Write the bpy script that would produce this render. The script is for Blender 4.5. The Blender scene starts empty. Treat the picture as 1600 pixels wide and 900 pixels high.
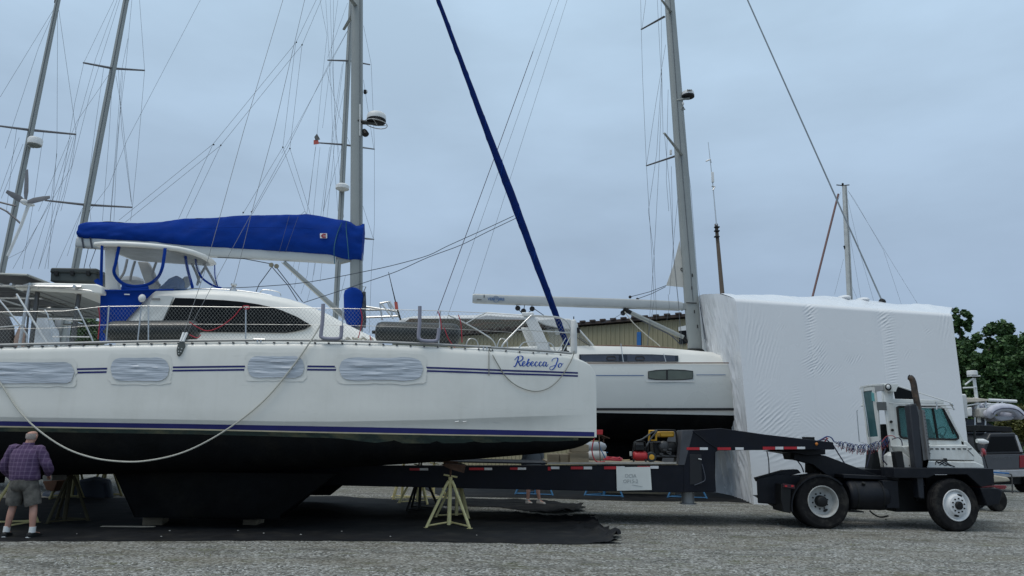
import bpy, bmesh, math, random
from mathutils import Vector, Matrix, noise
random.seed(11)
R = math.radians
S = bpy.context.scene
COL = S.collection

# ------------------------------------------------------------------ camera
F, H, W0, H0 = 1100.0, 1.75, 1600.0, 900.0
PITCH = math.atan(238 / F)
ROLL = math.atan(0.020)
_r0 = Vector((1, 0, 0)); FW = Vector((0, math.cos(PITCH), math.sin(PITCH))); _u0 = Vector((0, -math.sin(PITCH), math.cos(PITCH)))
RT = _r0 * math.cos(ROLL) + _u0 * math.sin(ROLL)
UP = -_r0 * math.sin(ROLL) + _u0 * math.cos(ROLL)
EYE = Vector((0, 0, H))
cd = bpy.data.cameras.new('camera'); cam = bpy.data.objects.new('camera', cd); COL.objects.link(cam)
cam.matrix_world = Matrix(((RT.x, UP.x, -FW.x, EYE.x), (RT.y, UP.y, -FW.y, EYE.y), (RT.z, UP.z, -FW.z, EYE.z), (0, 0, 0, 1)))
cd.sensor_width = 36; cd.lens = 36 * F / W0; cd.clip_end = 3000; cd.clip_start = 0.05
S.camera = cam

# ------------------------------------------------------------------ light
SUN_EL, SUN_AZ = R(64), R(235)          # azimuth clockwise from +Y
w = bpy.data.worlds.new('World'); S.world = w; w.use_nodes = True
nt = w.node_tree; nt.nodes.clear(); L = nt.links.new
def wn(t): return nt.nodes.new(t)
out = wn('ShaderNodeOutputWorld'); bg = wn('ShaderNodeBackground'); bg.inputs['Strength'].default_value = 0.1
sky = wn('ShaderNodeTexSky'); sky.sky_type = 'NISHITA'; sky.sun_disc = False
sky.sun_elevation = SUN_EL; sky.sun_rotation = SUN_AZ; sky.air_density = 1.0; sky.dust_density = 2.5
tc = wn('ShaderNodeTexCoord'); sep = wn('ShaderNodeSeparateXYZ'); L(tc.outputs['Generated'], sep.inputs[0])
mr = wn('ShaderNodeMapRange'); mr.inputs['From Min'].default_value = 0.0; mr.inputs['From Max'].default_value = 1.0
L(sep.outputs['Z'], mr.inputs['Value'])
ramp = wn('ShaderNodeValToRGB'); cr = ramp.color_ramp
cr.elements[0].position = 0.0; cr.elements[0].color = (.28, .37, .50, 1)
cr.elements[1].position = 1.0; cr.elements[1].color = (.88, .95, .98, 1)
e = cr.elements.new(.22); e.color = (.325, .425, .56, 1)
e = cr.elements.new(.56); e.color = (.455, .605, .76, 1)
L(mr.outputs[0], ramp.inputs[0])
mp = wn('ShaderNodeMapping'); mp.inputs['Scale'].default_value = (1.4, 1.4, 4.0); L(tc.outputs['Generated'], mp.inputs[0])
nz = wn('ShaderNodeTexNoise'); nz.inputs['Scale'].default_value = 2.3; nz.inputs['Detail'].default_value = 6; nz.inputs['Roughness'].default_value = .5
L(mp.outputs[0], nz.inputs['Vector'])
cm = wn('ShaderNodeMapRange'); cm.inputs['From Min'].default_value = .3; cm.inputs['From Max'].default_value = .7
cm.inputs['To Min'].default_value = 10.2; cm.inputs['To Max'].default_value = 12.4; L(nz.outputs['Fac'], cm.inputs['Value'])
vm = wn('ShaderNodeVectorMath'); vm.operation = 'SCALE'; L(ramp.outputs[0], vm.inputs[0]); L(cm.outputs[0], vm.inputs['Scale'])
mx = wn('ShaderNodeMix'); mx.data_type = 'RGBA'; mx.inputs[0].default_value = 0.93
L(sky.outputs[0], mx.inputs[6]); L(vm.outputs[0], mx.inputs[7]); L(mx.outputs[2], bg.inputs['Color']); L(bg.outputs[0], out.inputs[0])
sd = bpy.data.lights.new('sun', 'SUN'); sd.energy = 1.15; sd.angle = R(30); sd.color = (1, .94, .86)
so = bpy.data.objects.new('sun', sd); COL.objects.link(so)
sdir = Vector((math.sin(SUN_AZ) * math.cos(SUN_EL), math.cos(SUN_AZ) * math.cos(SUN_EL), math.sin(SUN_EL)))
so.rotation_euler = sdir.to_track_quat('Z', 'Y').to_euler(); so.location = sdir * 60
S.view_settings.view_transform = 'Standard'; S.view_settings.look = 'None'
S.view_settings.exposure = 0.0; S.view_settings.gamma = 1.0; S.view_settings.use_curve_mapping = False

# ------------------------------------------------------------------ pixel -> place (used only to measure the place)
def ray(px, py): return FW + RT * ((px - 800) / F) + UP * ((450 - py) / F)
def P(px, py, Y):
    d = ray(px, py); return EYE + d * (Y / d.y)
def G(px, py, z=0.0):
    d = ray(px, py); return EYE + d * ((z - H) / d.z)
def PP(px, py, o, n):
    d = ray(px, py); return EYE + d * ((o - EYE).dot(n) / d.dot(n))
def lerp(a, b, t): return a + (b - a) * t
def tabf(tab):
    tab = sorted(tab)
    def f(x):
        if x <= tab[0][0]: a, b = tab[0], tab[1]
        elif x >= tab[-1][0]: a, b = tab[-2], tab[-1]
        else:
            for a, b in zip(tab, tab[1:]):
                if a[0] <= x <= b[0]: break
        return a[1] + (b[1] - a[1]) * (x - a[0]) / (b[0] - a[0] + 1e-9)
    return f
def spline(pts, n=6):
    pts = [Vector(p) for p in pts]; o = []
    for i in range(len(pts) - 1):
        p0 = pts[max(i - 1, 0)]; p1 = pts[i]; p2 = pts[i + 1]; p3 = pts[min(i + 2, len(pts) - 1)]
        for k in range(n):
            t = k / n
            o.append(0.5 * ((2 * p1) + (p2 - p0) * t + (2 * p0 - 5 * p1 + 4 * p2 - p3) * t * t + (3 * p1 - p0 - 3 * p2 + p3) * t ** 3))
    o.append(pts[-1]); return o

# ------------------------------------------------------------------ materials
MATS = {}
def M(name, col, rough=.5, metal=0.0, var=.12, scale=4.0, bump=0.0, bscale=60.0, dirt=None, dscale=1.5, damt=.5, stretch=(1, 1, 1), alpha=None, trans=0, spec=.5, streak=None, stamt=.3):
    if name in MATS: return MATS[name]
    m = bpy.data.materials.new(name); m.use_nodes = True; MATS[name] = m
    t = m.node_tree; b = t.nodes['Principled BSDF']; l = t.links.new
    b.inputs['Roughness'].default_value = rough; b.inputs['Metallic'].default_value = metal
    b.inputs['Specular IOR Level'].default_value = spec
    tx = t.nodes.new('ShaderNodeTexCoord'); mpn = t.nodes.new('ShaderNodeMapping'); mpn.inputs['Scale'].default_value = stretch
    l(tx.outputs['Object'], mpn.inputs[0])
    n = t.nodes.new('ShaderNodeTexNoise'); n.inputs['Scale'].default_value = scale; n.inputs['Detail'].default_value = 6; l(mpn.outputs[0], n.inputs['Vector'])
    mixn = t.nodes.new('ShaderNodeMix'); mixn.data_type = 'RGBA'
    mixn.inputs[6].default_value = (*[c * (1 - var) for c in col], 1); mixn.inputs[7].default_value = (*[min(1, c * (1 + var)) for c in col], 1)
    mr_ = t.nodes.new('ShaderNodeMapRange'); mr_.inputs['From Min'].default_value = .3; mr_.inputs['From Max'].default_value = .7
    l(n.outputs['Fac'], mr_.inputs['Value']); l(mr_.outputs[0], mixn.inputs[0])
    last = mixn.outputs[2]
    if dirt:
        n2 = t.nodes.new('ShaderNodeTexNoise'); n2.inputs['Scale'].default_value = dscale; n2.inputs['Detail'].default_value = 8; n2.inputs['Roughness'].default_value = .65
        l(mpn.outputs[0], n2.inputs['Vector'])
        m2 = t.nodes.new('ShaderNodeMapRange'); m2.inputs['From Min'].default_value = .5; m2.inputs['From Max'].default_value = .75; m2.inputs['To Max'].default_value = damt
        l(n2.outputs['Fac'], m2.inputs['Value'])
        m3 = t.nodes.new('ShaderNodeMix'); m3.data_type = 'RGBA'; m3.inputs[7].default_value = (*dirt, 1)
        l(m2.outputs[0], m3.inputs[0]); l(last, m3.inputs[6]); last = m3.outputs[2]
    if streak:
        m4 = t.nodes.new('ShaderNodeMapping'); m4.inputs['Scale'].default_value = (5, 5, .3); l(tx.outputs['Object'], m4.inputs[0])
        n4 = t.nodes.new('ShaderNodeTexNoise'); n4.inputs['Scale'].default_value = 1.6; n4.inputs['Detail'].default_value = 7; l(m4.outputs[0], n4.inputs['Vector'])
        r4 = t.nodes.new('ShaderNodeMapRange'); r4.inputs['From Min'].default_value = .52; r4.inputs['From Max'].default_value = .78; r4.inputs['To Max'].default_value = stamt; l(n4.outputs['Fac'], r4.inputs['Value'])
        x4 = t.nodes.new('ShaderNodeMix'); x4.data_type = 'RGBA'; x4.inputs[7].default_value = (*streak, 1); l(r4.outputs[0], x4.inputs[0]); l(last, x4.inputs[6]); last = x4.outputs[2]
        m5 = t.nodes.new('ShaderNodeMapping'); m5.inputs['Scale'].default_value = (.9, .9, 7); m5.inputs['Rotation'].default_value = (0, .12, 0); l(tx.outputs['Object'], m5.inputs[0])
        n5 = t.nodes.new('ShaderNodeTexNoise'); n5.inputs['Scale'].default_value = 1.1; n5.inputs['Detail'].default_value = 9; n5.inputs['Roughness'].default_value = .7; l(m5.outputs[0], n5.inputs['Vector'])
        r5 = t.nodes.new('ShaderNodeMapRange'); r5.inputs['From Min'].default_value = .62; r5.inputs['From Max'].default_value = .72; r5.inputs['To Max'].default_value = .28; l(n5.outputs['Fac'], r5.inputs['Value'])
        x5 = t.nodes.new('ShaderNodeMix'); x5.data_type = 'RGBA'; x5.inputs[7].default_value = (.36, .37, .35, 1); l(r5.outputs[0], x5.inputs[0]); l(last, x5.inputs[6]); last = x5.outputs[2]
    l(last, b.inputs['Base Color'])
    rr = t.nodes.new('ShaderNodeMapRange'); rr.inputs['To Min'].default_value = max(0, rough - .08); rr.inputs['To Max'].default_value = min(1, rough + .08)
    l(n.outputs['Fac'], rr.inputs['Value']); l(rr.outputs[0], b.inputs['Roughness'])
    if bump:
        n3 = t.nodes.new('ShaderNodeTexNoise'); n3.inputs['Scale'].default_value = bscale; n3.inputs['Detail'].default_value = 5; l(mpn.outputs[0], n3.inputs['Vector'])
        bp = t.nodes.new('ShaderNodeBump'); bp.inputs['Strength'].default_value = bump; bp.inputs['Distance'].default_value = .02
        l(n3.outputs['Fac'], bp.inputs['Height']); l(bp.outputs[0], b.inputs['Normal'])
    if trans:
        b.inputs['Transmission Weight'].default_value = trans; b.inputs['IOR'].default_value = 1.1
    if alpha is not None:
        tr = t.nodes.new('ShaderNodeBsdfTransparent'); ms = t.nodes.new('ShaderNodeMixShader'); ms.inputs[0].default_value = alpha
        tr.inputs[0].default_value = (*[min(1, .55 + c) for c in col], 1)
        l(tr.outputs[0], ms.inputs[1]); l(b.outputs[0], ms.inputs[2]); l(ms.outputs[0], t.nodes['Material Output'].inputs[0])
    return m

GEL = M('gelcoat', (.78, .77, .715), .22, var=.03, scale=.8, dirt=(.58, .57, .51), dscale=.9, damt=.35, streak=(.52, .49, .41), stamt=.12, bump=.02, bscale=2)
GELD = M('deck_gelcoat', (.80, .79, .74), .35, var=.03, scale=2)
NAVY = M('navy_stripe', (.008, .010, .12), .35, var=.1)
CREAM = M('cream_line', (.55, .48, .32), .5)
ANTI = M('antifouling', (.004, .0045, .005), .85, spec=.12, var=.4, scale=3, bump=.3, bscale=25, dirt=(.022, .020, .015), dscale=1.1, damt=.45)
SCUM = M('scum_band', (.012, .025, .02), .8, var=.4, scale=6, dirt=(.12, .11, .055), dscale=1.3, damt=.85, stretch=(1, 1, 2.5))
BLUE = M('blue_canvas', (.0018, .034, .24), .85, spec=.15, var=.15, scale=2, bump=.45, bscale=5, stretch=(1, 1, 2))
BLUED = M('blue_sailcloth', (.001, .014, .10), .85, spec=.12, var=.2, scale=6, bump=.3, bscale=20)
ALU = M('mast_aluminium', (.29, .31, .30), .5, metal=.2, var=.06, scale=1.2)
ALUW = M('mast_white', (.52, .54, .53), .4, var=.05, scale=1.2)
STEEL = M('stainless', (.55, .56, .56), .3, metal=.85, var=.08)
WIRE = M('rigging_wire', (.13, .14, .15), .45, metal=.3, var=.1)
ROPEW = M('rope_pale', (.50, .49, .43), .85, var=.15, scale=60)
ROPED = M('rope_dark', (.06, .07, .09), .85, var=.3, scale=60)
RED = M('red_plastic', (.42, .02, .025), .45, var=.15)
BLACKP = M('black_plastic', (.008, .009, .010), .55, spec=.3, var=.3)
RUB = M('fender_rubber', (.013, .018, .020), .42, spec=.5, var=.25, scale=5, bump=.1)
GLASSD = M('dark_window', (.0025, .003, .0035), .18, var=.1, spec=.18)
VINYL = M('clear_vinyl', (.45, .47, .48), .12, alpha=.13, var=.2, scale=2, bump=.35, bscale=5)
NETW = M('net_cord', (.30, .31, .29), .8)
GREYP = M('grey_foam', (.27, .27, .33), .8, var=.08)
FILM = M('masking_film', (.49, .53, .58), .34, var=.10, scale=3, bump=.9, bscale=9, stretch=(.25, .25, 3.2))
WOOD = M('weathered_timber', (.20, .17, .12), .85, var=.35, scale=3, bump=.4, bscale=30, stretch=(.4, 3, 3))
WOODP = M('pale_plank', (.38, .34, .27), .85, var=.25, scale=4, bump=.3, bscale=30, stretch=(.3, 3, 3))
YEL = M('yellow_paint', (.84, .74, .36), .6, var=.10, scale=8, dirt=(.30, .20, .08), dscale=6, damt=.35)
RUST = M('rust', (.13, .07, .045), .85, var=.3, scale=10)
BLUEST = M('blue_stand_paint', (.04, .16, .32), .6, var=.2)
TARP = M('black_groundcloth', (.007, .008, .010), .75, spec=.2, var=.35, scale=2.5, bump=.35, bscale=7, dirt=(.05, .047, .04), dscale=2.2, damt=.5)
TRAILER = M('trailer_paint', (.003, .0045, .010), .5, spec=.25, var=.3, scale=3, dirt=(.012, .012, .014), dscale=2.5, damt=.5)
REFR = M('reflector_red', (.40, .012, .02), .4); REFW = M('reflector_white', (.62, .63, .64), .4)
PAPER = M('paper', (.62, .65, .63), .8, var=.04)
TYRE = M('tyre', (.011, .011, .012), .9, spec=.2, var=.3, scale=8, dirt=(.075, .07, .06), dscale=4, damt=.6)
RIMG = M('rim_grey', (.42, .43, .42), .5, var=.12, scale=6, dirt=(.2, .18, .15), dscale=5, damt=.5)
RIMW = M('rim_white', (.66, .67, .67), .4, var=.06, scale=6)
TRUCKW = M('truck_white', (.66, .68, .66), .38, var=.05, scale=2, dirt=(.38, .36, .30), dscale=3, damt=.5, streak=(.34, .30, .24), stamt=.3)
TRUCKB = M('truck_dark', (.0035, .005, .009), .5, spec=.3, var=.3, scale=4, dirt=(.018, .017, .016), dscale=4, damt=.5)
TEAL = M('tinted_glass', (.12, .28, .28), .08, alpha=.28, var=.05)
WRAP = M('shrink_film', (.67, .69, .71), .26, var=.012, scale=.8, bump=.06, bscale=2)
CREAMW = M('pole_wood', (.14, .11, .085), .9, var=.3, stretch=(5, 5, .3))
WALLY = M('tan_metal', (.30, .27, .17), .6, var=.1, scale=1, stretch=(1, 1, .3), dirt=(.2, .17, .11), dscale=1, damt=.4)
ROOFB = M('brown_trim', (.045, .03, .025), .7); SHING = M('dark_shingle', (.030, .031, .024), .95, spec=.1, var=.35, scale=5, dirt=(.11, .045, .025), dscale=.5, damt=.7)
GREYC = M('grey_cover', (.30, .33, .36), .7, var=.15, scale=2, bump=.4, bscale=4)
WHITEP = M('white_paint', (.70, .71, .70), .45, var=.05)
SIGNT = M('writing_grey', (.36, .38, .38), .8); NAMEB = M('name_blue', (.005, .06, .36), .45)
LOGOB = M('logo_blue', (.05, .13, .30), .5); BLACKT = M('print_black', (.01, .01, .012), .6)
SILV = M('silver_paint', (.075, .08, .09), .35, metal=.2, var=.06); ORANGE = M('amber', (.5, .16, .02), .4)
SKIN = M('skin', (.46, .25, .19), .6, var=.12, scale=14); HAIR = M('grey_hair', (.38, .32, .29), .9, var=.2, scale=60)

def plaid():
    m = bpy.data.materials.new('plaid_shirt'); m.use_nodes = True; t = m.node_tree; l = t.links.new; b = t.nodes['Principled BSDF']
    b.inputs['Roughness'].default_value = .9
    tx = t.nodes.new('ShaderNodeTexCoord'); cur = None
    for ax, sc in (('X', 9), ('Z', 9), ('X', 31), ('Z', 31)):
        wv = t.nodes.new('ShaderNodeTexWave'); wv.bands_direction = ax; wv.inputs['Scale'].default_value = sc * .5; wv.inputs['Distortion'].default_value = .6
        l(tx.outputs['Object'], wv.inputs[0])
        r_ = t.nodes.new('ShaderNodeMapRange'); r_.inputs['From Min'].default_value = .8; r_.inputs['To Max'].default_value = .4 if sc < 20 else .22
        l(wv.outputs['Fac'], r_.inputs['Value'])
        mm = t.nodes.new('ShaderNodeMix'); mm.data_type = 'RGBA'; mm.inputs[7].default_value = (.22, .16, .25, 1) if sc < 20 else (.05, .03, .10, 1)
        if cur is None: mm.inputs[6].default_value = (.075, .042, .10, 1)
        else: l(cur, mm.inputs[6])
        l(r_.outputs[0], mm.inputs[0]); cur = mm.outputs[2]
    n = t.nodes.new('ShaderNodeTexNoise'); n.inputs['Scale'].default_value = 9; l(tx.outputs['Object'], n.inputs[0])
    bp = t.nodes.new('ShaderNodeBump'); bp.inputs['Strength'].default_value = .6; bp.inputs['Distance'].default_value = .04; l(n.outputs['Fac'], bp.inputs['Height']); l(bp.outputs[0], b.inputs['Normal'])
    l(cur, b.inputs['Base Color']); return m
SHIRT = plaid(); SHORTS = M('camo_shorts', (.10, .095, .085), .9, var=.55, scale=9)

def gravel_mat():
    m = bpy.data.materials.new('gravel_ground'); m.use_nodes = True; t = m.node_tree; l = t.links.new; b = t.nodes['Principled BSDF']
    b.inputs['Roughness'].default_value = .95; b.inputs['Specular IOR Level'].default_value = .25
    tx = t.nodes.new('ShaderNodeTexCoord')
    v = t.nodes.new('ShaderNodeTexVoronoi'); v.inputs['Scale'].default_value = 28; l(tx.outputs['Object'], v.inputs['Vector'])
    v2 = t.nodes.new('ShaderNodeTexVoronoi'); v2.inputs['Scale'].default_value = 11; l(tx.outputs['Object'], v2.inputs['Vector'])
    bw = t.nodes.new('ShaderNodeRGBToBW'); l(v.outputs['Color'], bw.inputs[0])
    cr_ = t.nodes.new('ShaderNodeValToRGB'); c = cr_.color_ramp
    c.elements[0].position = .15; c.elements[0].color = (.065, .069, .065, 1); c.elements[1].position = .9; c.elements[1].color = (.44, .455, .44, 1)
    e_ = c.elements.new(.5); e_.color = (.200, .195, .174, 1)
    l(bw.outputs[0], cr_.inputs[0]); cur = cr_.outputs[0]
    for sc, f0, f1, amt, colr, st in ((.35, .46, .66, .55, (.155, .14, .10), (1, 2.4, 1)), (.55, .52, .70, .7, (.062, .062, .054), (1, 3.2, 1)), (1.1, .54, .70, .7, (.095, .10, .045), (1, 2.5, 1)), (2.5, .5, .7, .35, (.30, .30, .28), (1, 1, 1))):
        mp_ = t.nodes.new('ShaderNodeMapping'); mp_.inputs['Scale'].default_value = st; mp_.inputs['Location'].default_value = (sc * 7, sc * 3, 0); l(tx.outputs['Object'], mp_.inputs[0])
        n = t.nodes.new('ShaderNodeTexNoise'); n.inputs['Scale'].default_value = sc; n.inputs['Detail'].default_value = 7; n.inputs['Roughness'].default_value = .6; l(mp_.outputs[0], n.inputs['Vector'])
        r_ = t.nodes.new('ShaderNodeMapRange'); r_.inputs['From Min'].default_value = f0; r_.inputs['From Max'].default_value = f1; r_.inputs['To Max'].default_value = amt; l(n.outputs['Fac'], r_.inputs['Value'])
        mm = t.nodes.new('ShaderNodeMix'); mm.data_type = 'RGBA'; mm.inputs[7].default_value = (*colr, 1); l(r_.outputs[0], mm.inputs[0]); l(cur, mm.inputs[6]); cur = mm.outputs[2]
    l(cur, b.inputs['Base Color'])
    ad = t.nodes.new('ShaderNodeMath'); ad.operation = 'ADD'; l(v.outputs['Distance'], ad.inputs[0]); l(v2.outputs['Distance'], ad.inputs[1])
    bp = t.nodes.new('ShaderNodeBump'); bp.inputs['Strength'].default_value = .9; bp.inputs['Distance'].default_value = .03; bp.invert = True
    l(ad.outputs[0], bp.inputs['Height']); l(bp.outputs[0], b.inputs['Normal']); return m
GRAVEL = gravel_mat()
def stone_mat():
    m = bpy.data.materials.new('gravel_stone'); m.use_nodes = True; t = m.node_tree; l = t.links.new; b = t.nodes['Principled BSDF']; b.inputs['Roughness'].default_value = .9
    g = t.nodes.new('ShaderNodeNewGeometry'); c = t.nodes.new('ShaderNodeValToRGB')
    c.color_ramp.elements[0].color = (.055, .057, .052, 1); c.color_ramp.elements[1].color = (.48, .49, .47, 1)
    l(g.outputs['Random Per Island'], c.inputs[0]); l(c.outputs[0], b.inputs['Base Color']); return m
STONE = stone_mat()
def leaf_mat(name, a, b2):
    m = bpy.data.materials.new(name); m.use_nodes = True; t = m.node_tree; l = t.links.new; b = t.nodes['Principled BSDF']; b.inputs['Roughness'].default_value = .6
    g = t.nodes.new('ShaderNodeNewGeometry'); c = t.nodes.new('ShaderNodeMix'); c.data_type = 'RGBA'; c.inputs[6].default_value = (*a, 1); c.inputs[7].default_value = (*b2, 1)
    l(g.outputs['Random Per Island'], c.inputs[0]); l(c.outputs[2], b.inputs['Base Color']); return m
LEAF = leaf_mat('leaf_green', (.022, .06, .018), (.075, .15, .042)); LEAFY = leaf_mat('leaf_olive', (.06, .07, .015), (.14, .14, .03))

# ------------------------------------------------------------------ mesh tools
def frame(d):
    d = d.normalized(); a = Vector((0, 0, 1)) if abs(d.z) < .95 else Vector((1, 0, 0))
    u = d.cross(a).normalized(); return u, d.cross(u).normalized()
class MB:
    def __init__(s): s.v = []; s.f = []
    def add(s, vs, fs):
        o = len(s.v); s.v += [Vector(v) for v in vs]; s.f += [tuple(i + o for i in f) for f in fs]; return s
    def loft(s, rings, caps=True, closed=True, loop=False):
        n = len(rings[0]); vs = [p for r in rings for p in r]; fs = []
        m = len(rings)
        for i in range(m if loop else m - 1):
            j = (i + 1) % m
            for k in range(n if closed else n - 1):
                k2 = (k + 1) % n; fs.append((i * n + k, i * n + k2, j * n + k2, j * n + k))
        if caps and closed and not loop: fs.append(tuple(range(n))); fs.append(tuple((m - 1) * n + k for k in reversed(range(n))))
        return s.add(vs, fs)
    def tube(s, pts, r, n=7, caps=True, loop=False, flat=1.0, fu=None):
        pts = [Vector(p) for p in pts]; rings = []; m = len(pts)
        for i, p in enumerate(pts):
            if loop: d = pts[(i + 1) % m] - pts[i - 1]
            else: d = pts[min(i + 1, m - 1)] - pts[max(i - 1, 0)]
            if i == 0 or fu is not None:
                if fu is not None:
                    v = fu - d.normalized() * fu.dot(d.normalized()); v.normalize(); u = d.normalized().cross(v)
                else: u, v = frame(d)
            else:
                dd = d.normalized(); u = (u - dd * u.dot(dd)).normalized(); v = dd.cross(u)
            rr = r[i] if isinstance(r, (list, tuple)) else r
            rings.append([p + (u * math.cos(a) + v * math.sin(a) * flat) * rr for a in [2 * math.pi * k / n for k in range(n)]])
        return s.loft(rings, caps, True, loop)
    def box(s, c, sx, sy, sz, m=None):
        vs = [Vector((x * sx / 2, y * sy / 2, z * sz / 2)) for x in (-1, 1) for y in (-1, 1) for z in (-1, 1)]
        if m: vs = [m @ v for v in vs]
        return s.add([v + Vector(c) for v in vs], [(0, 1, 3, 2), (4, 6, 7, 5), (0, 4, 5, 1), (2, 3, 7, 6), (0, 2, 6, 4), (1, 5, 7, 3)])
    def prism(s, poly, off):
        n = len(poly); off = Vector(off); a = [Vector(p) for p in poly]
        return s.loft([a, [p + off for p in a]])
    def lathe(s, o, ax, prof, n=24, caps=True):
        u, v = frame(Vector(ax)); d = Vector(ax).normalized(); o = Vector(o)
        return s.loft([[o + d * h + (u * math.cos(t) + v * math.sin(t)) * r for t in [2 * math.pi * k / n for k in range(n)]] for r, h in prof], caps)
    def ball(s, c, rx, ry=None, rz=None, n=12):
        ry = ry or rx; rz = rz or rx; c = Vector(c); h = n // 2
        return s.loft([[c + Vector((rx * math.sin(a) * math.cos(t), ry * math.sin(a) * math.sin(t), rz * math.cos(a))) for t in [2 * math.pi * k / n for k in range(n)]] for a in [math.pi * (i + .02) / (h + .04) for i in range(h + 1)]])
    def grid(s, fn, nu, nv):
        vs = [fn(i / nu, j / nv) for i in range(nu + 1) for j in range(nv + 1)]
        return s.add(vs, [(i * (nv + 1) + j, i * (nv + 1) + j + 1, (i + 1) * (nv + 1) + j + 1, (i + 1) * (nv + 1) + j) for i in range(nu) for j in range(nv)])
    def build(s, name, mat, parent=None, bev=0, sharp=40, kind=None, recalc=True, smooth=True, solid=0):
        off = Vector((0, 0, 0)); q = parent
        while q is not None: off += q.location; q = q.parent
        me = bpy.data.meshes.new(name); me.from_pydata([tuple(v - off) for v in s.v], [], s.f)
        if recalc and len(s.f) < 60000:
            bm = bmesh.new(); bm.from_mesh(me); bmesh.ops.recalc_face_normals(bm, faces=bm.faces); bm.to_mesh(me); bm.free()
        me.polygons.foreach_set('use_smooth', [smooth] * len(me.polygons))
        if smooth: me.set_sharp_from_angle(angle=R(sharp))
        me.materials.append(mat)
        o = bpy.data.objects.new(name, me); COL.objects.link(o)
        if parent: o.parent = parent
        if bev:
            b = o.modifiers.new('bevel', 'BEVEL'); b.width = bev; b.segments = 2; b.limit_method = 'ANGLE'; b.angle_limit = R(35); b.harden_normals = False
        if solid:
            b = o.modifiers.new('solid', 'SOLIDIFY'); b.thickness = solid; b.offset = 0
        if kind: o['kind'] = kind
        return o
def tag(o, label, cat, group=None):
    o['label'] = label; o['category'] = cat
    if group: o['group'] = group
    return o
def thing(name, label, cat, loc=(0, 0, 0), group=None):
    o = bpy.data.objects.new(name, None); COL.objects.link(o); o.location = Vector(loc); o.empty_display_size = .2
    return tag(o, label, cat, group)
def copy_tree(o, parent=None):
    c = o.copy(); COL.objects.link(c)
    if parent: c.parent = parent
    for ch in list(o.children): copy_tree(ch, c)
    return c
def wire(pts, r, mat, name, parent, n=5):
    return MB().tube(pts, r, n).build(name, mat, parent)
def text(s_, size, o, xd, ud, mat, parent, name='lettering', ext=.003, align='CENTER', shear=0, bold=0):
    c = bpy.data.curves.new(name, 'FONT'); c.body = s_; c.size = size; c.extrude = ext; c.align_x = align; c.align_y = 'CENTER'; c.shear = shear; c.offset = bold
    t = bpy.data.objects.new(name, c); COL.objects.link(t)
    dg = bpy.context.evaluated_depsgraph_get(); me = bpy.data.meshes.new_from_object(t.evaluated_get(dg))
    bpy.data.objects.remove(t); xd = Vector(xd).normalized(); ud = Vector(ud).normalized(); zd = xd.cross(ud)
    off = Vector((0, 0, 0)); q = parent
    while q is not None: off += q.location; q = q.parent
    for v in me.vertices: v.co = Vector(o) - off + xd * v.co.x + ud * v.co.y + zd * v.co.z
    me.materials.clear(); me.materials.append(mat); ob = bpy.data.objects.new(name, me); COL.objects.link(ob); ob.parent = parent; return ob
def ppoly(poly, Y): return [P(x, y, Y) for x, y in poly]
def yprism(mb, poly, Y0, Y1): return mb.prism(ppoly(poly, Y0), (0, Y1 - Y0, 0))
def rrect(w_, h_, r, n=5):
    o = []
    for cx, cy, a0 in ((w_ / 2 - r, h_ / 2 - r, 0), (-w_ / 2 + r, h_ / 2 - r, 90), (-w_ / 2 + r, -h_ / 2 + r, 180), (w_ / 2 - r, -h_ / 2 + r, 270)):
        for k in range(n + 1):
            a = R(a0 + 90 * k / n); o.append((cx + r * math.cos(a), cy + r * math.sin(a)))
    return o

# ------------------------------------------------------------------ ground
def gz(x, y): return 0.0
g = MB().grid(lambda u, v: Vector((lerp(-400, 400, u), lerp(-60, 900, v), 0)), 40, 40).build('ground', GRAVEL, kind='structure')
def scatter():
    mb = MB(); rnd = random.Random(3)
    for i in range(26000):
        y = 8.6 + 15 * rnd.random() ** 1.8; x = rnd.uniform(-.9, .95) * y * 1.05
        q = .007 + .013 * rnd.random() ** 3 + (.012 if rnd.random() < .012 else 0)
        if rnd.random() < .004: q = rnd.uniform(.025, .05)
        if y > 10.4 and x < 2.6 + .1 * rnd.random() and y < 15: continue
        a = rnd.random() * 6.28; ca, sa = math.cos(a), math.sin(a); ex = rnd.uniform(.7, 1.5); h = rnd.uniform(.5, .9) * q
        vs = [Vector((x + (cx * ca * ex - cy * sa) * q, y + (cx * sa * ex + cy * ca) * q, z * h)) for cx, cy, z in ((1, 0, .15), (.1, 1, .2), (-1, .1, .1), (-.1, -1, .2), (.2 * rnd.random(), .1, 1), )]
        mb.add(vs, [(0, 1, 4), (1, 2, 4), (2, 3, 4), (3, 0, 4)])
    return mb
scatter().build('gravel', STONE, kind='stuff', smooth=False, recalc=False)
# ================================================================== CATAMARAN
YAW = R(4.8)
AFT = Vector((-math.cos(YAW), -math.sin(YAW), 0)); ACR = Vector((-math.sin(YAW), math.cos(YAW), 0))
_st = P(931, 620, 14.6); B0 = Vector((_st.x, _st.y, 0)) - ACR * .85
def CT(s, t, z): return B0 + AFT * s + ACR * t + Vector((0, 0, z))
def Cw(px, py, t): return PP(px, py, B0 + ACR * t, ACR)
def Sof(wv): return (wv - B0).dot(AFT)
BEAM = 7.5
def hb(s):
    s = max(s, 0); return .85 if s > 4.6 else .055 + .795 * (1 - (1 - s / 4.6) ** 2.3)
def tside(s): return .85 - hb(s)
def hside(px, py, eps=0.0):
    t = 0
    for _ in range(10): t = tside(Sof(Cw(px, py, t))) - eps
    return Cw(px, py, t)
def htab(lst): return tabf([(Sof(q), q.z) for q in (hside(*p) for p in lst)])
zs_raw = htab([(0, 541), (150, 537), (300, 534.5), (400, 533.5), (500, 534), (600, 536.5), (700, 541), (800, 547), (860, 551), (898, 554.5)])
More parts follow.
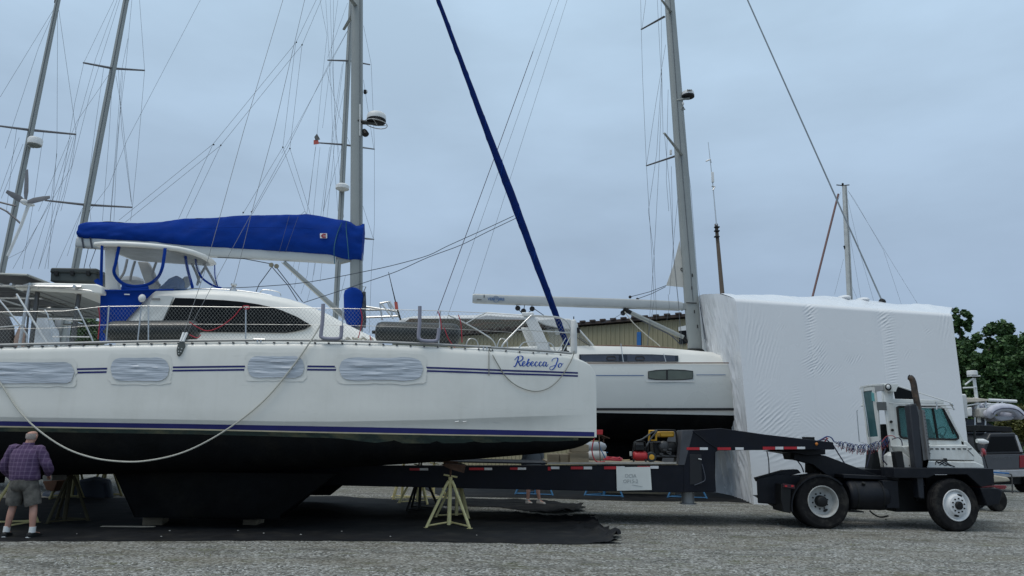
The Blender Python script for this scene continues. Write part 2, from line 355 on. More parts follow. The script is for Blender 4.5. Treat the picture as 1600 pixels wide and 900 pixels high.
bowz = [(0.0, hside(931, 588).z), (.05, hside(930, 578).z), (.16, hside(926, 569).z), (.34, hside(919, 562).z), (.55, hside(908, 557).z)]
def zs(s): return tabf(bowz + [(.8, zs_raw(.8))])(max(s, 0)) if s < .8 else zs_raw(min(s, 11.5))
zk = htab([(0, 652), (300, 656.5), (500, 660), (700, 656), (800, 652), (920, 648.5)])
zst = htab([(0, 658), (300, 662.5), (500, 666), (700, 670), (925, 675)])
zwl = htab([(0, 666.5), (300, 671), (500, 675.5), (700, 679.5), (925, 683)])
zbot = tabf([(Sof(q), q.z) for q in (Cw(px, py, .85) for px, py in ((929, 684), (922, 690), (905, 699), (880, 704), (850, 708), (780, 714), (720, 719), (600, 727), (400, 737), (150, 741)))])
CAT = thing('sailing_catamaran', 'big white catamaran with blue stripes and blue boom cover, nearest the camera', 'catamaran', CT(5, 3.75, 0))
STN = [0, .03, .08, .16, .28, .45, .7, 1, 1.4, 1.9, 2.5, 3.2, 4, 5, 6, 7, 8, 9, 10, 11, 12, 13, 14]
def outer(s, ks=1.0):
    b = hb(s); k = min(1, b / .5); step = .045 * k * min(1, max(0, (s - .1) / 1.2)); z0, z1, z2 = zs(s), zk(s), zwl(s)
    p = [(b - .30 * k, z0), (b - .13 * k, z0 - .004), (b - .06 * k, z0 - .02 * k), (b - .018 * k, z0 - .06 * k), (b, z0 - .14 * k)]
    for q in (.3, .55, .8): p.append((b - .01 * k * q, lerp(z0 - .14, z1, q)))
    p += [(b - .01 * k, z1 + .012), (b - .012 * k, z1), (b - .012 * k - step, z1 - .05), (b - .02 * k - step * 1.1, z2)]
    return p
def bottom(s):
    b = hb(s); k = min(1, b / .5); step = .045 * k * min(1, max(0, (s - .1) / 1.2)); z2 = zwl(s); zb = min(zbot(s), z2 - .02); h = z2 - zb; bw = b - .02 * k - step * 1.1
    return [(bw, z2), (bw - .004, z2 - .08 * h), (bw * .98, z2 - .3 * h), (bw * .9, z2 - .58 * h), (bw * .7, z2 - .82 * h), (bw * .4, z2 - .95 * h), (bw * .1, zb)]
def hullring(fn, s, tc):
    p = fn(s); return [CT(s, tc - b, z) for b, z in p] + [CT(s, tc + b, z) for b, z in reversed(p)]
for tc in (.85, BEAM - .85):
    h_ = MB().loft([hullring(outer, s, tc) for s in STN]).build('hull', GEL, CAT, sharp=50)
    MB().loft([hullring(bottom, s, tc) for s in STN]).build('bottom_paint', ANTI, h_, sharp=60)
    kl = MB(); sa, sb = Sof(Cw(195, 760, .85)), Sof(Cw(505, 760, .85)); zb = G(300, 816).z
    rings = []
    for i in range(13):
        u = i / 12; hw = .24 * math.sin(math.pi * min(.98, max(.03, u)) ** .62) + .015
        st, sbm = lerp(sb - .25, sa + .25, u), lerp(sb + .75, sa - .25, u)
        rings.append([CT(st, tc - hw, 1.05), CT(sbm, tc - hw * .8, .28), CT(sbm, tc - hw * .5, .2), CT(sbm, tc + hw * .5, .2), CT(sbm, tc + hw * .8, .28), CT(st, tc + hw, 1.05)])
    kl.loft(rings).build('keel', ANTI, h_)
    if tc < 1:
        NH = h_
        sc = MB()      # weathered scum band just below the stripe
        for s0, s1 in zip(STN[3:], STN[4:]):
            for j in range(4):
                a, b_ = lerp(s0, s1, j / 4), lerp(s0, s1, j / 4 + .25)
                q = [CT(a, tside(a) + .06 * min(1, hb(a) / .5), zwl(a) - .03), CT(b_, tside(b_) + .06 * min(1, hb(b_) / .5), zwl(b_) - .03)]
        # stripes
        def strip(f0, f1, s0, s1, mat, name, eps=.004, inset=None, n=40):
            mb = MB(); rows = []
            for i in range(n + 1):
                s = lerp(s0, s1, i / n); b = hb(s); k = min(1, b / .5); step = .045 * k * min(1, max(0, (s - .1) / 1.2))
                rows.append((s, b, k, step))
            def tt(r_, z):
                s, b, k, st = r_
                if z >= zk(s): bb = b - .01 * k * min(1, max(0, (zs(s) - .14 - z) / (zs(s) - .14 - zk(s))))
                elif z >= zwl(s): bb = lerp(b - .012 * k - st, b - .02 * k - st * 1.1, min(1, max(0, (zk(s) - .05 - z) / (zk(s) - .05 - zwl(s) + 1e-6))))
                else: bb = b - .02 * k - st * 1.1 - .03 * min(1, (zwl(s) - z) / .15)
                return .85 - bb - eps
            mb.loft([[CT(r_[0], tt(r_, z), z) for z in (f0(r_[0]), (f0(r_[0]) + f1(r_[0])) / 2, f1(r_[0]))] for r_ in rows], caps=False, closed=False)
            return mb.build(name, mat, h_)
        strip(zst, lambda s: zwl(s) + .012, .05, 12.5, NAVY, 'boot_stripe')
        strip(lambda s: zwl(s) + .012, lambda s: zwl(s) - .012, .05, 12.5, CREAM, 'cream_line', .006)
        strip(lambda s: zwl(s) - .012, lambda s: zwl(s) - .17 * min(1, (zwl(s) - zbot(s)) / .55), .4, 12.5, SCUM, 'scum_band', .012)
        up = htab([(0, 578), (118, 575.5), (270, 572.5), (390, 571), (480, 571), (530, 571.5), (665, 573), (800, 578), (904, 581.5)])
        for a, b_ in ((118, 167), (270, 384), (480, 527), (665, 903)):
            sa, sb = Sof(hside(a, 576)), Sof(hside(b_, 578)); tp = .034; dz = .062
            for o_ in (0, dz): strip(lambda s, o_=o_: up(s) - o_, lambda s, o_=o_: up(s) - o_ - tp, sa, sb, NAVY, 'cove_stripe', .004, n=12)
        # masked hull windows
        for a, b_, y0, y1 in ((-70, 116, 566, 599), (173, 264, 559, 595), (387, 475, 556.5, 590), (530, 661, 559, 594)):
            mb = MB(); cx, cy = (a + b_) / 2, (y0 + y1) / 2; wv, hv = b_ - a, y1 - y0; n1, n2 = 44, 16; seed = a * .37
            def sup(u, v, gx=1.0, gy=1.0):
                x, y = 2 * u - 1, 2 * v - 1; x *= 1 + .03 * noise.noise(Vector((y * 2, seed, 1))); y *= 1 + .10 * noise.noise(Vector((x * 2.5, seed, 5)))
                return cx + x * wv / 2 * gx * (1 - .10 * abs(y) ** 6 * (1 if wv < 150 else .4)), cy + y * hv / 2 * gy
            def fn(u, v, gx=1, gy=1, e0=.012, amp=.013):
                px, py = sup(u, v, gx, gy)
                wr = noise.fractal(Vector((px * .02 + seed, py * .22, seed)), 1.0, 2.0, 3) * amp
                ed = min(1, 6 * min(u, 1 - u), 4 * min(v, 1 - v))
                if gx > 1: px += 3 * noise.noise(Vector((py * .2, seed, 3))); py += 1.8 * noise.noise(Vector((px * .06, seed, 9)))
                return hside(px, py, e0 + max(-e0 * .6, wr) * ed)
            g1 = MB().grid(lambda u, v: fn(u, v, 1.09 if wv < 150 else 1.04, 1.34, .004, .007), n1, n2).build('masking_sheet', GEL, h_)
            rr = []
            for i in range(n1 + 1):       # rounded-end pane film
                x = 2 * i / n1 - 1; d = max(0, (abs(x) - (1 - hv * .9 / wv)) / (hv * .9 / wv)); hh = math.sqrt(max(.02, 1 - d ** 3))
                rr.append([fn((x + 1) / 2 * .999 + .0005, .5 + (v / n2 - .5) * hh, 1, 1, .020, .020) for v in range(n2 + 1)])
            MB().loft(rr, caps=False, closed=False).build('masked_window', FILM, h_)
        # name
        NM = [[(285, 165), (300, 185), (287, 240), (262, 300), (240, 328), (225, 318)], [(240, 222), (285, 178), (335, 160), (370, 178), (362, 215), (325, 243), (285, 250)], [(298, 248), (318, 290), (332, 318), (352, 302)],
              [(350, 302), (385, 285), (405, 258), (390, 246), (370, 265), (362, 300), (380, 320), (412, 303)], [(410, 303), (450, 250), (470, 212), (455, 222), (434, 300), (446, 322), (470, 312), (484, 285), (478, 262), (458, 270), (442, 292)],
              [(480, 300), (518, 285), (535, 258), (520, 248), (500, 270), (497, 305), (515, 320), (548, 298)], [(600, 265), (585, 252), (562, 275), (560, 305), (578, 322), (612, 298)], [(665, 265), (650, 252), (627, 275), (625, 305), (643, 322), (676, 296)],
              [(730, 268), (712, 252), (688, 275), (684, 305), (700, 322), (725, 295), (738, 258), (728, 305), (742, 325), (766, 290)],
              [(820, 246), (835, 215), (870, 195), (905, 193), (916, 210), (900, 262), (875, 325), (840, 370), (805, 378), (788, 355), (802, 330), (842, 318), (882, 303)], [(958, 275), (935, 290), (922, 320), (938, 340), (965, 325), (978, 297), (962, 275), (978, 292), (1002, 278)]]
        nm = MB()
        for st in NM:
            q = spline([(x, y, 0) for x, y in st], 5)
            pts = [hside(780 + a.x / 10, 540 + a.y / 10, .001) for a in q]
            rad = []
            for i in range(len(q)):
                d = q[min(i + 1, len(q) - 1)] - q[max(i - 1, 0)]; rad.append(.0052 + .0065 * max(0, d.y / (d.length + 1e-6)) + .002 * abs(d.y) / (d.length + 1e-6))
            nm.tube(pts, rad, 6, flat=.35, fu=ACR)
        nm.build('boat_name', NAMEB, h_)
        for a in (711, 723): MB().tube([hside(a, 659.5, .01), hside(a + 6, 658.5, .012)], .012, 6).build('skin_fitting', STEEL, h_)
        # toe rail
        rp = [hside(x, y - 1.0, -.05) + Vector((0, 0, .012)) for x, y in [(-60, 543), (0, 541), (60, 539.5), (120, 538), (200, 536), (300, 534.5), (400, 533.5), (500, 534), (600, 536.5), (700, 541), (800, 547), (860, 551), (893, 554)]]
        rl = MB().tube(spline(rp, 4), .026, 6).build('toe_rail', M('rail_grey', (.33, .34, .34), .5, metal=.3), CAT)
        for i in range(46):
            x = -40 + i * 21.3
            if 395 < x < 420: continue
            if x > 890: break
            q = hside(x, tabf([(0, 541), (150, 537), (300, 534.5), (400, 533.5), (500, 534), (600, 536.5), (700, 541), (800, 547), (893, 554)])(x), -.04)
            MB().box(q - Vector((0, 0, .022)), .028, .06, .022).build('rail_foot', M('foot_grey', (.045, .047, .05), .6), rl)
ytop = tabf([(-60, 543), (0, 541), (150, 537), (300, 534.5), (400, 533.5), (500, 534), (600, 536.5), (700, 541), (800, 547), (893, 554)])
# bridge deck and cross beams
MB().loft([[CT(s, t, z) for t, z in ((1.2, zs(s) - .03), (1.2, zs(s) - .95), (6.3, zs(s) - .95), (6.3, zs(s) - .03))] for s in (4.2, 6, 8, 10, 12, 13.8)]).build('bridge_deck', GELD, CAT)
MB().tube([CT(1.0, 1.1, zs(1) - .28), CT(1.0, 6.4, zs(1) - .28)], .11, 12).build('cross_beam', ALU, CAT)
tm = MB()
for i in range(0, 27): tm.tube([CT(1.05, 1.5 + i * .17, zs(2) - .22), CT(4.2, 1.5 + i * .17, zs(4) - .2)], .006, 4)
for i in range(0, 18): tm.tube([CT(1.1 + i * .17, 1.4, zs(2) - .22), CT(1.1 + i * .17, 6.1, zs(2) - .22)], .006, 4)
tm.build('trampoline', NETW, CAT, kind='stuff')

# coachroof
CR = [(194, 503), (206, 490), (222, 472), (236, 458.5), (243, 454.6), (271, 453.6), (329, 452.2), (377, 455), (420, 460.5), (450, 466.5), (470, 472.5), (491, 481), (515, 492), (535, 503), (555, 513), (578, 524), (592, 531)]
rings = []
for px, py in CR:
    q = Cw(px, py, 1.55); s, zr = Sof(q), q.z; zd = zs(s) - .02; k = min(1, max(.05, (zr - zd) / .6))
    sec = [(1.28, zd), (1.33, lerp(zd, zr, .45)), (1.40, zr - .16 * k), (1.46, zr - .05 * k), (1.58, zr), (2.4, zr + .05 * k), (3.75, zr + .09 * k)]
    rings.append([CT(s, t, z) for t, z in sec] + [CT(s, BEAM - t, z) for t, z in reversed(sec[:-1])])
cab = MB().loft(rings).build('coachroof', GELD, CAT, sharp=55)
def cabside(px, py, e=0.0):   # point on the coachroof side wall
    t = 1.33
    q = Cw(px, py, t); return CT(Sof(q), t - e, q.z)
WN = [(275, 466), (300, 466.6), (320, 468), (350, 469.5), (377, 471.8), (404, 475.8), (425, 480.5), (440, 485), (464, 495), (487, 508.8), (476, 515), (464, 518), (447, 520.5), (400, 520), (350, 519.5), (316, 519), (290, 518), (250, 517), (258, 499)]
MB().prism([cabside(x, y, .055) for x, y in WN], ACR * .06).build('cabin_window', GLASSD, cab, bev=.008)
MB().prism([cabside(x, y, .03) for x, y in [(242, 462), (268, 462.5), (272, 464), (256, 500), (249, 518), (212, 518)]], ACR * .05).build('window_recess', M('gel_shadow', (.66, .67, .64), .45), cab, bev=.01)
MB().tube([Cw(237, 466, 1.28), Cw(250, 466.4, 1.28), Cw(250, 468.5, 1.28), Cw(237, 468, 1.28)], .006, 5, loop=True).build('vent_outline', BLACKT, cab)
hr = spline([Cw(x, y, 1.9) for x, y in ((290, 453.5), (300, 451.2), (323, 451.5), (350, 452), (377, 454.5), (406, 458.5), (425, 462))], 4)
MB().tube(hr, .013, 6).build('roof_rail', STEEL, cab)
for x, y in ((323, 451.5), (350, 452.2), (383, 455.5), (406, 459)): MB().tube([Cw(x, y, 1.9), Cw(x, y + 4, 1.9)], .011, 5).build('rail_post', STEEL, cab)
MB().tube(spline([Cw(x, y, 2.4) for x, y in ((406, 458), (410, 453.5), (418, 453), (434, 456), (438, 459), (439, 463))], 4), .012, 6).build('grab_hoop', STEEL, cab)
wz = Cw(365, 449, 1.7); MB().lathe(wz - Vector((0, 0, .10)), (0, 0, 1), [(.075, 0), (.07, .05), (.045, .07), (.045, .12), (.065, .15), (.06, .18)], 12).build('winch', STEEL, cab)

# ---- cockpit roof (hardtop bimini), posts
def zplane(px, py, z):   # unused helper kept tiny
    return G(px, py, z)
def slab(outline, t_near, t_far, z_drop, name, mat, bev=.03, crown=.05):
    top = [Cw(x, y, t_near) for x, y in outline]
    return MB().prism(top, ACR * (t_far - t_near)).build(name, mat, CAT, bev=bev)
bim = slab([(22, 450), (28, 446), (45, 441.5), (70, 441.5), (150, 443.5), (159, 447), (160, 459.5), (120, 457), (60, 453.5), (26, 451.5)], 1.15, 6.3, 0, 'cockpit_roof', GELD, bev=.05)
rb = MB()
for px in (38, 62, 86, 110, 134): rb.tube([Cw(px, 455.6, 1.3), Cw(px, 455.6, 1.3) + ACR * 4.9], .025, 5)
rb.build('roof_rib', M('rib_grey', (.2, .2, .2), .5), bim)
MB().prism([Cw(x, y, 1.25) + Vector((0, 0, -.012)) for x, y in ((40, 452.5), (60, 453.6), (120, 457), (157, 459.3), (157, 459.6), (120, 457.4), (40, 453))], ACR * 4.9).build('shade_liner', M('shade_liner_grey', (.34, .35, .34), .7), bim)  # added grey sheet: shade under the cockpit roof painted as its colour
MB().tube(spline([Cw(x, y, 1.1) for x, y in ((60, 451.5), (63, 449.5), (90, 450.5), (120, 452.5), (140, 454), (146, 457))], 4), .012, 6).build('grab_rail', STEEL, bim)
for (x0, y0, x1, y1) in ((59, 454, 50, 532), (124, 458, 121, 482), (46, 470, 42, 530)):
    a = Cw(x0, y0, 1.35); b = Cw(x1, y1, 1.3); b = Vector((b.x, b.y, min(b.z, zs(9)))); MB().tube([a, b], .045 if x0 != 46 else .02, 10).build('roof_post', M('post_dark', (.10, .10, .10), .4, metal=.5), CAT)
MB().tube([Cw(122, 482, 1.3), Cw(117, 531, 1.3)], .022, 8).build('roof_post', M('post_dark', (.10, .10, .10), .4, metal=.5), CAT)
# ---- solar panels on the aft arch
SP = M('solar_cell', (.010, .012, .022), .2, var=.3); SPB = M('solar_backsheet', (.09, .09, .10), .6)
sarch = MB()
for i in range(4):
    for j in range(3):
        o_ = Cw(30 - 62 * 0, 433, 1.0); s0 = Sof(o_) + i * 1.06 - .15; t0 = 1.0 + j * 1.72; zz = o_.z + .05 - .02 * i
        pn = MB().box(CT(s0 + .5, t0 + .84, zz), 1.02, 1.66, .03, Matrix.Rotation(YAW, 3, 'Z')).build('solar_panel', SP, CAT)
        MB().box(CT(s0 + .5, t0 + .84, zz - .022), .96, 1.60, .008, Matrix.Rotation(YAW, 3, 'Z')).build('back_sheet', SPB, pn)
        fr = MB()
        for a, b in (((s0, t0), (s0 + 1, t0)), ((s0 + 1, t0), (s0 + 1, t0 + 1.68)), ((s0 + 1, t0 + 1.68), (s0, t0 + 1.68)), ((s0, t0 + 1.68), (s0, t0))): fr.tube([CT(*a, zz), CT(*b, zz)], .024, 4)
        fr.build('panel_frame', ALU, pn)
for j in range(5): sarch.tube([CT(10.5, 1.1 + j * 1.25, Cw(30, 441, 1).z - .03), CT(13.4, 1.1 + j * 1.25, Cw(30, 441, 1).z - .10)], .03, 6)
for s in (10.6, 11.8, 13): sarch.tube([CT(s, 1.0, Cw(30, 440, 1).z - .06), CT(s, 6.3, Cw(30, 440, 1).z - .06)], .03, 6)
for s, t in ((11.5, 1.1), (11.5, 6.2), (10.6, 6.2)): sarch.tube([CT(s, t, zs(10)), CT(s, t, Cw(30, 440, 1).z)], .03, 8)
sarch.tube([CT(10.7, .7, zs(10) + .0), CT(11.6, .9, Cw(0, 460, 1).z)], .02, 8)
sarch.build('arch_frame', STEEL, CAT)
# ---- helm enclosure
ht = [(146, 381), (158, 375.5), (206, 376), (262, 381.4), (300, 388), (322, 397.5), (334, 406), (338, 412.5), (336, 415), (319, 402.5), (281, 393), (224, 387), (158, 383.5), (148, 383)]
z0t = Cw(206, 384.5, 1.2).z
pl_ = [(147, 384), (158, 383.2), (190, 383.6), (224, 385.6), (255, 388.6), (281, 392), (303, 397), (322, 404), (333, 410.5), (337, 415), (331, 416.2), (310, 414.5), (280, 412.5), (250, 410.5), (224, 408.5), (205, 406), (190, 400), (175, 394)]
def zpl(px, py, z): return G(px, py, z)
bt_ = [zpl(x, y, z0t) for x, y in pl_]; cz_ = sum(bt_, Vector()) / len(bt_)
def ins(k, dz): return [p.lerp(cz_, k) + Vector((0, 0, dz)) for p in bt_]
hard = MB().loft([ins(.03, -.005), ins(0, .012), ins(-.012, .045), ins(.0, .075), ins(.05, .098), ins(.4, .125), ins(.9, .14)]).build('helm_hardtop', GELD, CAT, sharp=60)
MB().loft([ins(.10, -.012), ins(.10, -.006)]).build('shade_liner', M('shade_liner_grey', (.34, .35, .34), .7), hard)  # same grey sheet under the hardtop, underside shade put into its colour
def tw(x): return 1.28 + max(0, x - 255) / 80 * 1.25
TB = 1.28
def cl(poly, name, mat, t=TB, th=.02, parent=CAT, bev=0): return MB().prism([Cw(x, y, t) for x, y in poly], ACR * th).build(name, mat, parent, bev=bev)
enc = cl([(157, 454.5), (280, 453), (243, 454.5), (238, 458), (222, 473), (206, 491), (192, 505), (180, 534), (155.5, 534)], 'blue_side_curtain', BLUE, 1.32)
MB().tube([Cw(157, 454.2, TB), Cw(200, 454, TB), Cw(271, 452.8, TB)], .02, 6).build('curtain_hem', BLUE, enc)
MB().box(Cw(198.5, 460, 1.29), .11, .01, .022).build('curtain_tag', WHITEP, enc)
MB().ball(Cw(222, 466, 1.25), .075, .06, .085).build('winch_cover', WHITEP, CAT)
# clear panels with blue borders
def pane(poly): return MB().prism([Cw(x, y, tw(x) if y < 430 else lerp(tw(x), TB + .25, .35)) for x, y in poly], ACR * .004).build('clear_panel', VINYL, CAT)
pane([(158, 384), (186, 385), (180, 412), (176, 425), (182, 440), (190, 452), (158, 453)]); pane([(187, 385), (258, 389), (255, 410), (248, 428), (235, 440), (215, 446), (195, 443), (183, 434), (179, 420), (181, 405)])
pane([(259, 389), (287, 393), (299, 451), (240, 453), (196, 448), (215, 447), (237, 441), (250, 429), (256, 410)]); pane([(288, 393), (304, 396), (309, 420), (318, 436), (332, 446), (345, 450), (300, 451)]); pane([(305, 396), (322, 404), (336, 414), (343, 446), (345, 450), (332, 445), (319, 435), (310, 420)])
def band(pts, r=.028, t=TB - .012, name='canvas_band'): return MB().tube(spline([Cw(x, y, (tw(x) if y < 430 else lerp(tw(x), TB + .25, .35)) - .012) for x, y in pts], 5), r, 6, flat=.45, fu=ACR).build(name, BLUE, CAT)
band([(159.5, 383), (158.5, 415), (158, 454)], .03); band([(186, 384), (181, 410), (178, 424), (183, 435), (194, 444), (212, 447.5), (232, 444), (246, 434), (253, 420), (256, 404), (258, 388)], .034)
band([(288, 392), (293, 420), (301, 450)], .032); band([(304.5, 396), (307, 416), (314, 432), (324, 441), (336, 447.5), (346, 450)], .022); band([(335.5, 414), (336, 432), (340, 447)], .012)
band([(194, 444), (196, 451), (215, 452.5), (232, 450)], .05); band([(150, 437), (155, 447), (148, 458)], .05)
# inside the helm: pillars, frames, seat, wheel cover
cl([(163, 385), (179, 386), (183, 430), (186, 453), (164, 453)], 'helm_pillar', GELD, 1.5, .12, bev=.02)
cl([(214, 408), (231, 409), (240, 425), (252, 453), (230, 453), (220, 425)], 'helm_strut', M('strut_grey', (.40, .40, .38), .5), 2.6, .12, bev=.02)
fr = MB()
for pts in (((199, 405), (194, 425), (187, 436)), ((211, 408), (206, 425), (203, 440)), ((244, 410), (238, 430), (243, 440), (250, 446)), ((296, 404), (306, 425), (312, 442)), ((316, 408), (326, 425), (338, 446)), ((320, 418), (312, 432), (308, 446))):
    MB().tube(spline([Cw(x, y, 2.5) for x, y in pts], 4), .028, 8).build('helm_frame', M('frame_grey', (.22, .22, .22), .5), CAT)
MB().tube([Cw(x, y, 3.4) for x, y in ((188, 452), (212, 449), (282, 450))], .05, 8).build('helm_coaming', BLUE, CAT)
sc_ = MB(); pts = [Cw(x, y, 2.3) for x, y in ((243, 452), (252, 444), (262, 434), (274, 429), (281, 433), (284, 440), (279, 452))]
sc_.loft([[p + ACR * d * 1.0 + (sum(pts, Vector()) / 7 - p) * (0.25 if d in (0, .5) else 0) for p in pts] for d in (0, .08, .42, .5)]).build('helm_seat_cover', M('blue_cover_light', (.02, .10, .28), .8, bump=.3, bscale=9), CAT, bev=.03)
MB().ball(Cw(291, 441, 2.6), .10, .1, .14).build('winch_cover', GREYC, CAT); MB().ball(Cw(205, 440, 2.9), .30, .2, .13).build('cushion', GREYC, CAT)

# ---- stanchions, lifelines, net
TL = .16
def dk(px, t=TL): return hside(px, ytop(px) - .5, -t)
ltop = tabf([(-40, 489), (0, 487.5), (100, 486), (160, 479), (230, 478), (384, 480), (536, 482), (688, 485.5), (760, 489), (812, 492.5), (890, 499)])
def lt(px, fr_=1.0): return hside(px, lerp(ytop(px), ltop(px), fr_), -TL)
STX = [(221, 215), (232, 232), (384, 384), (536, 534), (688, 685), (170, 166)]
for xt, xb in STX:
    st = MB().tube([dk(xb) - Vector((0, 0, .02)), lt(xt)], .014, 8).build('stanchion', STEEL, CAT)
    MB().ball(lt(xt), .018).build('stanchion_cap', STEEL, st)
MB().tube([lt(x) for x in range(-40, 892, 20)], .006, 5).build('lifeline', STEEL, CAT); MB().tube([lt(x, .5) for x in range(-40, 812, 20)], .004, 5).build('lifeline', STEEL, CAT)
# net
net = MB(); cw_, NR = 5.6, 8
def npt(x, k): return hside(x, lerp(ytop(x) - .5, ltop(x), k / NR), -TL + .012)
nx = int((894 + 20) / cw_)
for i in range(-NR, nx):
    for sg in (1, -1):
        pts = []
        for k in range(NR + 1):
            x = -20 + (i + (k if sg > 0 else NR - k)) * cw_
            if -20 <= x <= 890: pts.append(npt(x, k) + ACR * (.003 * sg))
        if len(pts) > 1: net.tube(pts, .0016, 3, caps=False)
net.build('safety_net', NETW, CAT, kind='stuff', recalc=False)
# pulpit and rails
def trail(pts, r=.014, t=.22, name='pulpit_rail', mat=STEEL): return MB().tube(spline([hside(x, y, -t) for x, y in pts], 5), r, 8).build(name, mat, CAT)
trail([(784, 545), (785, 540), (793, 530), (827, 496), (834, 493.2), (860, 494.5), (873, 496), (882, 500), (889, 508), (892.5, 520), (893, 549)], .017)
trail([(806, 515), (850, 517.5), (890, 520.5)], .013); trail([(810, 546), (815, 538), (823, 534.5), (854, 535), (864, 540), (868, 550)], .012); trail([(857, 535), (858.5, 550)], .011); trail([(880, 548), (893, 523)], .011); trail([(872, 549), (884, 528)], .009)
trail([(700, 492), (731, 507), (760, 524), (771, 533), (776, 545)], .013, .7); trail([(727, 506), (745, 496), (760, 488)], .012, .9); trail([(726, 547), (731, 532), (738, 529), (745, 533), (748, 545)], .010, .5); trail([(776, 546), (780, 532), (786, 529), (792, 534), (793, 546)], .010, .5)
trail([(42, 535), (42, 530), (40, 520), (14, 487), (0, 470), (-8, 460)], .016, .3); trail([(145, 535), (143, 528), (122, 484), (118, 482)], .016, .25); trail([(81, 532), (79, 515), (75, 494), (70, 484)], .015, .5); trail([(76, 499), (100, 499), (128, 500)], .013, .4); trail([(82, 526), (110, 526), (140, 526.5)], .013, .4); trail([(0, 511), (25, 509), (38, 508)], .011, .3)
# grey padded U brackets
for q in ([(505, 475), (504, 500), (501.5, 523), (503, 527), (509, 529), (526, 529.5), (531, 528), (533, 524), (534, 509)], [(656, 478.5), (655.5, 505), (654, 525), (656, 530), (662, 532.5), (678, 533), (683, 531), (684.5, 526), (686, 513)]):
    MB().tube(spline([hside(x, y, .02) for x, y in q], 5), .036, 10).build('padded_bracket', GREYP, CAT)
# chainplate
MB().prism([hside(x, y, .03) for x, y in ((275.5, 547), (277, 540), (282, 531), (287, 531), (288.5, 541), (284, 552), (279.5, 557), (276.5, 555))], ACR * .05).build('chainplate', M('chainplate_grey', (.09, .10, .09), .5), CAT, bev=.008)
cpb = MB()
for x, y in ((279, 544), (284, 545), (279, 549), (282.5, 549.5), (279.5, 553)): cpb.ball(hside(x, y, .035), .014, n=8)
cpb.build('bolt', STEEL, CAT)
MB().tube([hside(282, 534, .03), hside(287, 520, -.05)], .025, 6).build('turnbuckle', WHITEP, CAT); MB().tube([hside(286, 534, .03), hside(292, 520, -.05)], .025, 6).build('turnbuckle', WHITEP, CAT)
# cleats on deck edge
for px in (405, 758):
    c_ = MB(); a, b = hside(px - 9, ytop(px) - 1, -.03), hside(px + 9, ytop(px) - .5, -.03); c_.tube([a + Vector((0, 0, .03)), b + Vector((0, 0, .03))], .018, 6)
    for f_ in (.35, .65): c_.tube([a.lerp(b, f_) - Vector((0, 0, .03)), a.lerp(b, f_) + Vector((0, 0, .03))], .016, 6)
    c_.build('cleat', STEEL, CAT)

# ---- mast, boom, rig (centreline)
TM = 3.75
mb = MB(); MW = .155
def mring(px, py, kx=1, hw=MW):
    c = Cw(px, py, TM); return [c + AFT * (math.copysign(abs(math.cos(a)) ** .75, math.cos(a)) * hw) + ACR * (math.copysign(abs(math.sin(a)) ** .75, math.sin(a)) * .10) for a in [2 * math.pi * k / 20 for k in range(20)]]
mast = mb.loft([mring(556.8, 540), mring(556.8, 450), mring(557, 340), mring(557.6, 170), mring(558, 0), mring(558, -200), mring(557.5, -372)]).build('mast', ALU, CAT, sharp=60)
MB().tube([Cw(562.5, y, TM - .115) for y in (510, 300, 0, -300)], .008, 4).build('mast_track', WIRE, mast)
for sg in (0, 1):
    for yy, dx in ((12, -28), (-160, -24)):
        a = Cw(558, yy, TM); b = CT(Sof(a) + .55, TM + (-1.3 if sg == 0 else 1.3), a.z + .12); MB().tube([a, b], [.06, .04], 8, flat=.5).build('spreader', ALU, mast)
mt = MB()
mt.tube([Cw(562.5, 212, TM - .12), Cw(562.5, 163, TM - .12)], .016, 6)
mt.build('antenna', WHITEP, mast)
# radar
rb_ = Cw(588, 188, TM - .05); rd = MB().lathe(rb_ + Vector((0, 0, -.02)), (0, 0, 1), [(.20, 0), (.245, .03), (.25, .10), (.235, .17), (.20, .20), (.05, .215), (0.001, .216)], 28).build('radar_dome', WHITEP, mast)
MB().lathe(rb_ + Vector((0, 0, -.05)), (0, 0, 1), [(.16, -.02), (.238, 0), (.25, .03), (.25, .055)], 28).build('radar_base', BLACKP, rd)
MB().tube([Cw(560, 190, TM - .02), rb_ + Vector((-.1, 0, -.09)), rb_ + Vector((.05, 0, -.07))], [.10, .06, .05], 8, flat=.6).build('radar_bracket', M('bracket_dark', (.05, .055, .055), .6), rd)
gd = MB(); c = rb_ + Vector((0, 0, -.10)); gd.tube([c + Vector((.29 * math.cos(a), .29 * math.sin(a), -.03 * math.cos(a))) for a in [2 * math.pi * k / 24 for k in range(24)]], .012, 6, loop=True)
gd.tube([c + Vector((-.02, -.28, 0)), c + Vector((.06, -.1, -.10)), c + Vector((.28, .05, -.02))], .010, 5); gd.tube([Cw(562, 188, TM), c + Vector((-.28, 0, .03))], .012, 5); gd.build('radar_guard', STEEL, rd)
text('B&G', .115, Cw(588, 184.5, TM - .31), RT, (0, 0, 1), BLACKT, rd, bold=.004)
dl = MB().box(Cw(570.5, 143.5, TM), .075, .08, .10).build('steaming_light', BLACKP, mast, bev=.012); MB().box(Cw(571.5, 143, TM) + Vector((.035, 0, 0)), .02, .05, .05).build('lens', WHITEP, dl)
dl = MB(); c = Cw(570, 207, TM); dl.lathe(c + Vector((-.03, 0, .07)), (.5, -.2, -1), [(.05, 0), (.07, .05), (.085, .16), (.07, .18), (.001, .181)], 14); dl.build('deck_light', BLACKP, mast)
